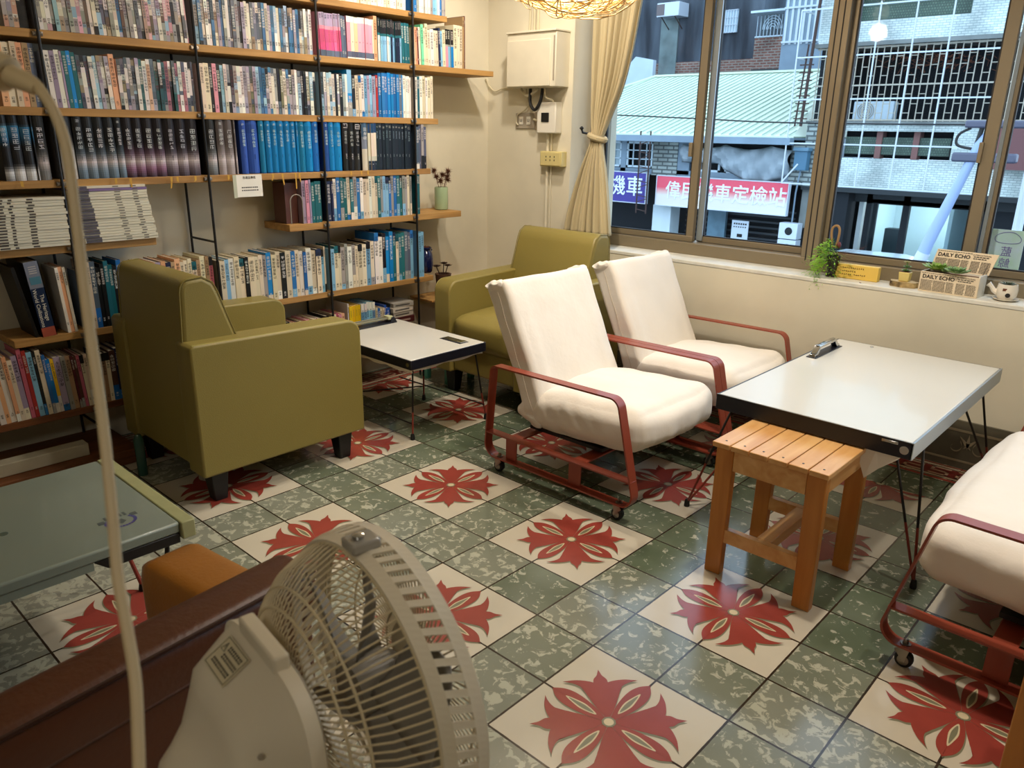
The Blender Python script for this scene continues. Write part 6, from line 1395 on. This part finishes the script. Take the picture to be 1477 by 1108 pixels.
m = MB(); m.box(-0.42, 0.42, -0.14, 0.14, 0, 0.40); m.build('casing', M_pale, o, bevel=0.02)
m = MB()
for r in (0.05,0.09,0.13,0.17): m.tube([(-0.15+r*cos(a), -0.15, 0.2+r*sin(a)) for a in [i*pi/12 for i in range(24)]], 0.008, 5, closed=True)
m.build('fan_guard', M_greyp, o)
# tube framework standing proud of the facade
o = empty('tube_framework', (-6.83, 16.4, 0.28), 0, 'white steel tube framework projecting before the white tiled building', 'framework')
m = MB()
for x in (0.0, 0.85, 1.62, 2.32, 2.98): m.box(x-0.013, x+0.013, -0.013, 0.013, 0, 3.6 if x > 0 else 3.55)
for z in (0.0, 0.86, 1.77, 2.62, 3.55): m.box(0, 3.9, -0.015, 0.015, z-0.014, z+0.014)
for x, z in ((0.0,0.0),(0.0,1.77),(0.0,2.62),(0.0,3.55)): m.box(x-0.015, x+0.015, 0, 0.6, z-0.015, z+0.015)
m.build('tube_frame', M_steelw, o)
m = MB(); m.bar((0,0,0.02), (0.32,0.0,0.42), 0.03, 0.03); m.build('brace', M_steelw, o)
# rusty conduit with a ladder-like rack up the corner
o = empty('pipe_rack', (-6.60, 16.78, 1.6), 0, 'rusty red brown pipe rack climbing the corner of the white building', 'pipe rack')
m = MB(); m.tube([(-0.12,0,-0.1),(0,0,3.2)], 0.035, 8); m.tube([(-0.26,0,-0.1),(-0.16,0,1.6)], 0.02, 6); m.build('riser_pipe', M_rust, o)
m = MB()
for k in range(9): m.box(-0.30, 0.0, -0.02, 0.02, 0.05+k*0.16, 0.075+k*0.16)
m.build('rack_rung', M_rust, o)
o = empty('meter_cabinet', (-6.62, 16.85, 0.55), 0, 'small blue meter cabinet at the corner of the white building', 'cabinet')
m = MB(); m.box(-0.15, 0.15, -0.1, 0.1, 0, 0.42); m.build('case', mat('meter_blue', (0.28,0.45,0.55), 0.5), o, bevel=0.01); m = MB(); m.box(-0.18, 0.18, -0.14, 0.1, 0.42, 0.50); m.build('hood', mat('meter_hood', (0.38,0.52,0.60), 0.5), o, bevel=0.01); m = MB(); m.tube([(0,0,0),(-0.05,0,-0.5),(-0.05,0,-1.4)], 0.02, 6); m.build('feed_pipe', M_bluegrey, o)
for k, z in enumerate((-1.36, -0.98)):
    o = empty('air_conditioner', (-6.62, 16.7, z), 0, f"white condenser unit on the pillar by the red sign, {'lower' if k == 0 else 'upper'} one", 'air conditioner')
    m = MB(); m.box(-0.22, 0.22, -0.14, 0.14, 0, 0.36); m.build('casing', M_steelw, o, bevel=0.01); m = MB(); m.lathe([(0.001,-0.145),(0.09,-0.145),(0.09,-0.14)], (0.02,0,0.18), 18, 0, 'y'); m.build('fan_opening', M_dark, o)
g = MB(); g.box(-0.22, 0.22, -0.14, 0.14, 0, -1.36-GZ); o = g.build('condenser_pillar', M_whbrick); o.location = (-6.62, 16.7, GZ); tag(o, 'brick pillar carrying the two white condenser units', 'pillar')
# --- left building with the pale green sheet roof
b = empty('shop_building', (-10.5, YF, GZ), 0, 'old two storey shop building under a pale green metal roof', 'building')
def by_(m, x0, x1, y0, y1, z0, z1, k=0): m.box(x0+10.5, x1+10.5, y0-YF, y1-YF, z0-GZ, z1-GZ, k)
ex0, ex1, ez, ry, rz, rx0, rx1 = -16.0, -6.75, 1.30, 23.0, 3.12, -14.7, -8.6
m = MB(); m.add([(ex0+10.5,-0.45,ez-GZ),(ex1+10.5,-0.45,ez-0.02-GZ),(rx1+10.5,ry-YF,rz-GZ),(rx0+10.5,ry-YF,rz-GZ),(ex0+10.5,-0.45,ez-0.06-GZ),(ex1+10.5,-0.45,ez-0.08-GZ),(rx1+10.5,ry-YF,rz-0.06-GZ),(rx0+10.5,ry-YF,rz-0.06-GZ)], [(0,1,2,3),(7,6,5,4),(0,4,5,1),(1,5,6,2),(2,6,7,3),(3,7,4,0)]); rf = m.build('sheet_roof', M_mroof, b)
m = MB(); m.add([(ex1+10.5,-0.45,ez-0.02-GZ),(ex1+10.6,ry-YF,ez-0.02-GZ),(rx1+10.5,ry-YF,rz-GZ)], [(0,1,2)]); m.build('hip_slope', M_mroof, b, solid=0.04)
m = MB(); n_ = 44
for k in range(n_):
    x = ex0 + (ex1-ex0)*(k+0.5)/n_; A = Vector((x+10.5, -0.46, ez-GZ+0.012)); B = Vector((x+10.5, ry-YF, rz-GZ+0.012))
    if x < rx0: t_ = (x-ex0)/(rx0-ex0); B = A + (B-A)*t_
    if x > rx1: t_ = (ex1-x)/(ex1-rx1); B = A + (B-A)*t_
    m.bar(A, B, 0.022, 0.02)
m.build('roof_seam', M_mroofs, b)
m = MB(); by_(m, ex0, ex1, YF-0.62, YF-0.40, ez-0.20, ez-0.05); m.build('gutter', M_bluegrey, b)
m = MB(); m.bar((rx0+10.5, ry-YF, rz-GZ+0.02), (rx1+10.5, ry-YF, rz-GZ+0.02), 0.25, 0.06); m.bar((rx0+10.5, ry-YF, rz-GZ+0.02), (ex0+10.5, -0.45, ez-GZ+0.03), 0.2, 0.05); m.build('ridge_cap', M_mroof, b)
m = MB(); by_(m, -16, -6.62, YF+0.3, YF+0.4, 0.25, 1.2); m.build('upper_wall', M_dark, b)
m = MB(); by_(m, -10.7, -9.95, YF-0.02, YF+0.3, 0.25, 1.12); by_(m, -6.95, -6.65, YF-0.02, YF+0.3, 0.2, 1.12); m.build('brick_pier', M_whbrick, b)
m = MB()
def win(m, x0, x1, z0, z1, nx, nz, y=YF+0.02):
    by_(m, x0, x1, y, y+0.04, z0, z0+0.05); by_(m, x0, x1, y, y+0.04, z1-0.05, z1); by_(m, x0, x0+0.05, y, y+0.04, z0, z1); by_(m, x1-0.05, x1, y, y+0.04, z0, z1)
    for i in range(1, nx): xx = x0 + (x1-x0)*i/nx; by_(m, xx-0.012, xx+0.012, y, y+0.03, z0, z1)
    for i in range(1, nz): zz = z0 + (z1-z0)*i/nz; by_(m, x0, x1, y, y+0.03, zz-0.012, zz+0.012)
for (x0, x1, z0, z1, nx, nz, pane) in ((-12.9,-11.72,0.42,1.08,5,3,1),(-11.55,-10.72,0.42,1.08,4,3,0),(-9.55,-8.75,0.40,0.86,3,2,0),(-8.62,-7.9,0.38,0.84,3,2,0),(-7.8,-7.05,0.38,0.84,3,2,0)):
    m = MB(); win(m, x0, x1, z0, z1, nx, nz); w_ = m.build('window', M_pale, b)
    if pane: m = MB(); by_(m, x0+0.05, x1-0.05, YF+0.06, YF+0.08, z0+0.05, z1-0.05); m.build('pane', mat('frosted_pane', (0.55,0.63,0.66), 0.5), w_)
m = MB(); by_(m, -11.72, -11.55, YF, YF+0.1, 0.3, 1.12); by_(m, -9.95, -9.6, YF, YF+0.1, 0.3, 1.12); by_(m, -16, -6.62, YF, YF+0.3, 0.26, 0.40); m.build('window_trim', M_bluegrey, b)
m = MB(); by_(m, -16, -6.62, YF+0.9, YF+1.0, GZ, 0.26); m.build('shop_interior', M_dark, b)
m = MB(); by_(m, -10.55, -10.0, YF-0.05, YF+0.4, GZ, -0.5); m.build('white_pillar', mat('painted_brick', (0.80,0.86,0.88), 0.7, var=0.06, vs=2), b)
m = MB(); by_(m, -9.1, -8.6, YF+0.3, YF+0.4, GZ, -0.48); m.build('blue_door', mat('faded_blue', (0.38,0.50,0.56), 0.7, var=0.2, vs=3), b)
for k in range(26):
    pass
m = MB()
for k in range(14): by_(m, -9.9, -6.9, YF+0.55, YF+0.58, -0.50-k*0.14, -0.455-k*0.14)
m.build('roller_slats', mat('shutter', (0.20,0.23,0.25), 0.6), b)
o = empty('notice_board', (-7.98, YF-0.1, -1.16), 0, 'small white poster hanging in the shop opening below the red sign', 'poster'); m = MB(); m.box(-0.22, 0.22, -0.01, 0.01, 0, 0.46); m.build('board', M_steelw, o)
m = MB()
for k in range(6): m.box(-0.17+k*0.06, -0.13+k*0.06, -0.013, -0.01, 0.36, 0.40); m.box(-0.17+k*0.06, -0.14+k*0.06, -0.013, -0.01, 0.29, 0.32)
m.box(-0.06, 0.08, -0.013, -0.01, 0.06, 0.14); m.build('poster_print', M_ink, o)
# tarpaulin sagging under the eaves
m = MB(); vs = []; fs = []; NX, NZ = 40, 10
for i in range(NX+1):
    s = i/NX; top = 1.06 - 0.10*abs(sin(s*pi*2.4)); bot = (0.62 if s < 0.35 else (0.62 - 0.40*sin((s-0.35)/0.65*pi*0.85)));
    for j in range(NZ+1):
        t_ = j/NZ; vs.append((-9.75+2.85*s, YF-0.10-0.14*sin(t_*pi)-0.05*sin(s*31+t_*7)-0.03*sin(s*67-t_*9), top+(bot-top)*t_))
for i in range(NX):
    for j in range(NZ): k = i*(NZ+1)+j; fs.append((k,k+1,k+NZ+2,k+NZ+1))
m.add(vs, fs); tag(m.build('tarpaulin', M_tarp, smooth=True, solid=0.01), 'crumpled grey tarpaulin slung under the green roof above the red sign', 'tarpaulin')
# shop signs
def sign(name, x0, x1, z0, z1, c1, c2, lab, chars, size, y=YF-0.32, tz=0.0, sp=1.0, sx=1.0, tx=0.0):
    t = empty(name, ((x0+x1)/2, y, (z0+z1)/2), 0, lab, 'sign'); hw, hh = (x1-x0)/2, (z1-z0)/2
    mm = bpy.data.materials.new(name+'_face'); mm.use_nodes = True; nt = mm.node_tree; bs = nt.nodes['Principled BSDF']
    tc = nt.nodes.new('ShaderNodeTexCoord'); s_ = nt.nodes.new('ShaderNodeSeparateXYZ'); nt.links.new(tc.outputs['Object'], s_.inputs[0])
    mr = nt.nodes.new('ShaderNodeMapRange'); mr.inputs['From Min'].default_value = -hh; mr.inputs['From Max'].default_value = hh; nt.links.new(s_.outputs['Z'], mr.inputs['Value'])
    r = nt.nodes.new('ShaderNodeValToRGB'); r.color_ramp.elements[0].color = (*lin(c1),1); r.color_ramp.elements[0].position = 0.35; r.color_ramp.elements[1].color = (*lin(c2),1); r.color_ramp.elements[1].position = 0.62
    nt.links.new(mr.outputs[0], r.inputs[0]); nt.links.new(r.outputs[0], bs.inputs['Base Color']); bs.inputs['Roughness'].default_value = 0.5
    m = MB(); m.box(-hw, hw, -0.05, 0.05, -hh, hh); m.build('sign_panel', mm, t)
    m = MB()
    for a in ((-hw-0.02,-hw,-hh-0.02,hh+0.02),(hw,hw+0.02,-hh-0.02,hh+0.02),(-hw,hw,-hh-0.02,-hh),(-hw,hw,hh,hh+0.02)): m.box(a[0],a[1],-0.06,0.06,a[2],a[3])
    m.build('sign_rim', M_steelw, t)
    text('lettering', chars, size, mat('sign_white', (0.88,0.92,0.94), 0.5), t, (tx,-0.056,tz), (RAD(90),0,0), 0.005, bold=0.004, spacing=sp, sx=sx)
sign('shop_sign', -10.28, -6.76, -0.46, 0.26, (0.86,0.84,0.80), (0.86,0.30,0.38), 'red and cream shop sign with white characters across the street', '偉民機車定檢站', 0.46, sp=1.02, tx=0.13)
sign('shop_sign', -13.2, -10.62, -0.46, 0.30, (0.22,0.18,0.52), (0.24,0.20,0.55), 'purple shop sign with white characters left of the red one', '定檢機車', 0.54, sp=1.04, tx=0.12)
m = MB()
for x in (-10.72, -10.42): m.tube([(x, YF-0.6, -0.7), (x, YF-0.6, 1.35)], 0.02, 6)
for k in range(11): m.bar((-10.72, YF-0.6, -0.6+k*0.18), (-10.42, YF-0.6, -0.6+k*0.18+(0.1 if k%2 else -0.04)), 0.02, 0.02)
tag(m.build('iron_lattice', M_rust), 'rusty iron lattice bracket between the purple and red signs', 'bracket')
wire('overhead_wire', [(-14,12,1.75),(-8.84,12,1.64),(-6.65,12,1.57),(-4.2,12,1.50),(3,12,1.5)], 0.012, M_black, 'thin black overhead wire crossing before the green roof', 'wire')
# --- behind the roof
b = empty('tower_block', (-16.5, 28, GZ), 0, 'tall soot-stained windowless building behind the green roof', 'building')
m = MB(); m.box(-5.0, 3.0, 0, 6, 0, 14); m.build('stained_wall', M_darkwall, b); m = MB(); m.box(-1.6, 3.02, -0.05, 0, 5.6, 6.60); m.build('brick_course', M_redbrick, b)
m = MB(); m.box(-1.35, -0.55, -0.06, 0, 6.0, 8.4); m.build('light_patch', mat('light_streak', (0.40,0.46,0.46), 0.9, var=0.3, vs=1.5), b)
w_ = MB(); w_.box(1.25, 2.0, -0.06, 0.0, 7.55, 8.35); wv = w_.build('window', mat('tower_window', (0.66,0.74,0.78), 0.4), b)
m = MB()
for k in range(7): m.box(1.28+k*0.11, 1.30+k*0.11, -0.10, -0.06, 7.55, 8.35)
for z in (7.56, 7.82, 8.08, 8.33): m.box(1.25, 2.0, -0.10, -0.06, z-0.01, z+0.01)
m.build('window_bars', M_steelw, wv)
o = empty('air_conditioner', (-17.15, 27.6, 5.62), 0, 'window air conditioner high on the soot-stained building', 'air conditioner'); m = MB(); m.box(-0.5, 0.5, -0.35, 0.38, 0, 0.5); m.build('casing', M_steelw, o, bevel=0.02); m = MB(); m.box(-0.5, -0.15, -0.36, -0.35, 0.05, 0.45); m.build('intake_grille', mat('ac_brown', (0.40,0.36,0.36), 0.6), o); m = MB(); m.bar((-0.3,0.3,-0.4), (-0.3,-0.3,0), 0.03, 0.03); m.bar((0.3,0.3,-0.4), (0.3,-0.3,0), 0.03, 0.03); m.build('support_bracket', M_rust, o)
m = MB(); m.add([(-17.9,25.5,2.6),(-16.5,25.5,2.6),(-16.5,25.5,3.9),(-17.3,25.5,4.05),(-17.9,25.5,3.5)], [(0,1,2,3,4)]); tag(m.build('pale_wall', M_pale, solid=0.2), 'ragged pale blue wall fragment at the left end of the green roof', 'wall')
b = empty('brick_house', (-12.2, 27, GZ), 0, 'red brick house with barred arch window behind the green roof', 'building')
m = MB(); m.box(-1.05, 0.95, 0, 2.6, 0, 7.25); m.build('brick_wall', M_redbrick, b); m = MB(); m.box(-1.05, 0.95, -0.05, 0, 4.6, 6.15); m.build('lower_band', mat('dark_render', (0.25,0.27,0.27), 0.9), b)  # lower band is plain dark grey render over the brick
m = MB(); m.box(-1.05, 0.2, 0.3, 2.6, 7.25, 8.0); m.build('upper_room', mat('upper_room', (0.30,0.34,0.36), 0.9), b)
m = MB()
for k in range(5): m.tube([(-0.42+(0.08+0.07*k)*cos(a), -0.02, 7.45+(0.08+0.07*k)*sin(a)*1.2) for a in [i*pi/12 for i in range(13)]], 0.012, 4)
for k in range(9): m.box(-1.0+k*0.13, -0.985+k*0.13, -0.03, -0.01, 7.2, 7.9)
m.box(-1.05, 0.2, -0.03, -0.01, 7.2, 7.24); m.box(-1.05, 0.3, -0.5, 0.1, 7.95, 8.02); m.build('arch_grille', M_pale, b)
b = empty('white_house', (-14.0, 30, GZ), 0, 'pale house wall behind the brick house at the top of the window', 'building'); m = MB(); m.box(0.65, 3.4, 0, 3, 0, 14); m.build('rendered_wall', M_pale, b)
b = empty('corrugated_annex', (-11.2, 26, GZ), 0, 'corrugated grey sheet annex beside the brick house', 'building'); m = MB(); m.box(-0.55, 1.0, 0, 0.9, 0, 9.5); m.build('annex_wall', M_bluegrey, b)
m = MB()
for z in (6.85, 7.9): m.box(-0.55, 1.0, -0.06, 0, z, z+0.06)
for k in range(8): m.box(-0.5+k*0.2, -0.42+k*0.2, -0.03, 0, 6.8, 9.5)
m.build('corrugation', mat('sheet_white', (0.72,0.77,0.80), 0.5), b)
# --- white car parked below
car = empty('car', (-4.75, 15.3, GZ), 0, 'white parked car whose roof shows just above the window frame', 'car')
pr = [(-2.1,0.35),(-2.15,0.75),(-1.9,0.95),(-1.15,1.05),(-0.65,1.50),(-0.3,1.62),(0.9,1.64),(1.55,1.52),(2.05,1.02),(2.1,0.4)]
m = MB(); m.prism(pr, -0.85, 0.85, 'y'); m.build('car_body', mat('car_paint', (0.80,0.86,0.88), 0.3, coat=0.4), car, bevel=0.12, seg=4)
m = MB(); m.prism([(-1.0,1.08),(-0.58,1.46),(1.45,1.46),(1.8,1.08)], -0.86, -0.845, 'y'); m.build('side_window', M_dark, car)
for x in (-1.35, 1.35):
    for y in (-0.78, 0.78): m = MB(); m.lathe([(0.1,-0.1),(0.32,-0.1),(0.34,-0.06),(0.34,0.06),(0.32,0.1),(0.1,0.1)], (x,y,0.34), 24, 0, 'y'); m.build('wheel', M_rubber, car, smooth=True)
# --- street lamp close outside
o = empty('street_lamp', (-1.95, 9.0, GZ), 0, 'pale blue street lamp arm slanting up outside the window', 'street lamp')
m = MB(); m.tube([(0.15,0,0),(0.16,0,2.05),(0.20,0,2.32)], 0.10, 14); m.build('post', mat('post_dark', (0.18,0.20,0.24), 0.5), o, smooth=True)
m = MB(); m.tube([(0.20,0,2.25),(0.33,0,2.75),(0.66,0,3.85),(0.78,0,4.05)], [0.075,0.066,0.048,0.04], 14); m.build('arm', mat('lamp_blue', (0.58,0.66,0.80), 0.4), o, smooth=True)
m = MB(); m.tube([(0.212,0,2.30),(0.235,0,2.40)], 0.082, 14); m.tube([(0.26,0,2.50),(0.30,0,2.62)], 0.074, 14); m.build('reflective_band', M_steelw, o, smooth=True)
m = MB(); m.box(0.50, 1.15, -0.09, 0.09, 4.02, 4.10); m.box(0.42, 1.05, -0.07, 0.07, 3.66, 3.76); m.build('lamp_head', mat('lamp_head', (0.30,0.31,0.38), 0.4), o, bevel=0.02)
m = MB(); m.tube(catmull([(0.55,0,4.02),(0.44,0,3.95),(0.44,0,3.84),(0.6,0,3.80)], 5, False), 0.015, 6); m.tube([(0.62,0,3.76),(0.66,0,4.04)], 0.025, 8); m.build('bracket', M_black, o, smooth=True)
# mirrored translucent banner just outside the glass
o = empty('hanging_banner', (0.315, 2.80, 0.845), 0, 'small white banner with mirrored characters outside the right window', 'banner')
m = MB(); m.box(-0.062, 0.062, -0.002, 0.002, -0.115, 0.105); m.build('banner_sheet', mat('banner_white', (0.82,0.86,0.90), 0.7, col2=(0.74,0.86,0.72), vs=7), o)
for k, ch in enumerate('藍鯨作'): text('lettering', ch, 0.044, mat('banner_violet', (0.48,0.40,0.62), 0.7), o, (0.004,-0.0026,0.012-k*0.048), (RAD(90),0,0), 0.0002, mirror=True)
m = MB(); m.tube(catmull([(-0.045,-0.003,0.075),(-0.02,-0.003,0.092),(0.02,-0.003,0.095),(0.048,-0.003,0.075),(0.045,-0.003,0.055),(0.0,-0.003,0.048),(-0.04,-0.003,0.055)], 5), 0.0012, 5, closed=True); m.build('whale_outline', mat('banner_violet2', (0.50,0.46,0.66), 0.7), o)
o = empty('traffic_light', (-0.05, 5.0, GZ), 0, 'slim pole with a glowing red light behind the right window frame', 'light')
m = MB(); m.tube([(0,0,0),(0,0,4.2)], 0.03, 10); m.build('pole', M_steelw, o, smooth=True)
M_redl = mat('red_glow', (0.9,0.3,0.25), 0.5, emit=(1.0,0.25,0.18), es=2.5)
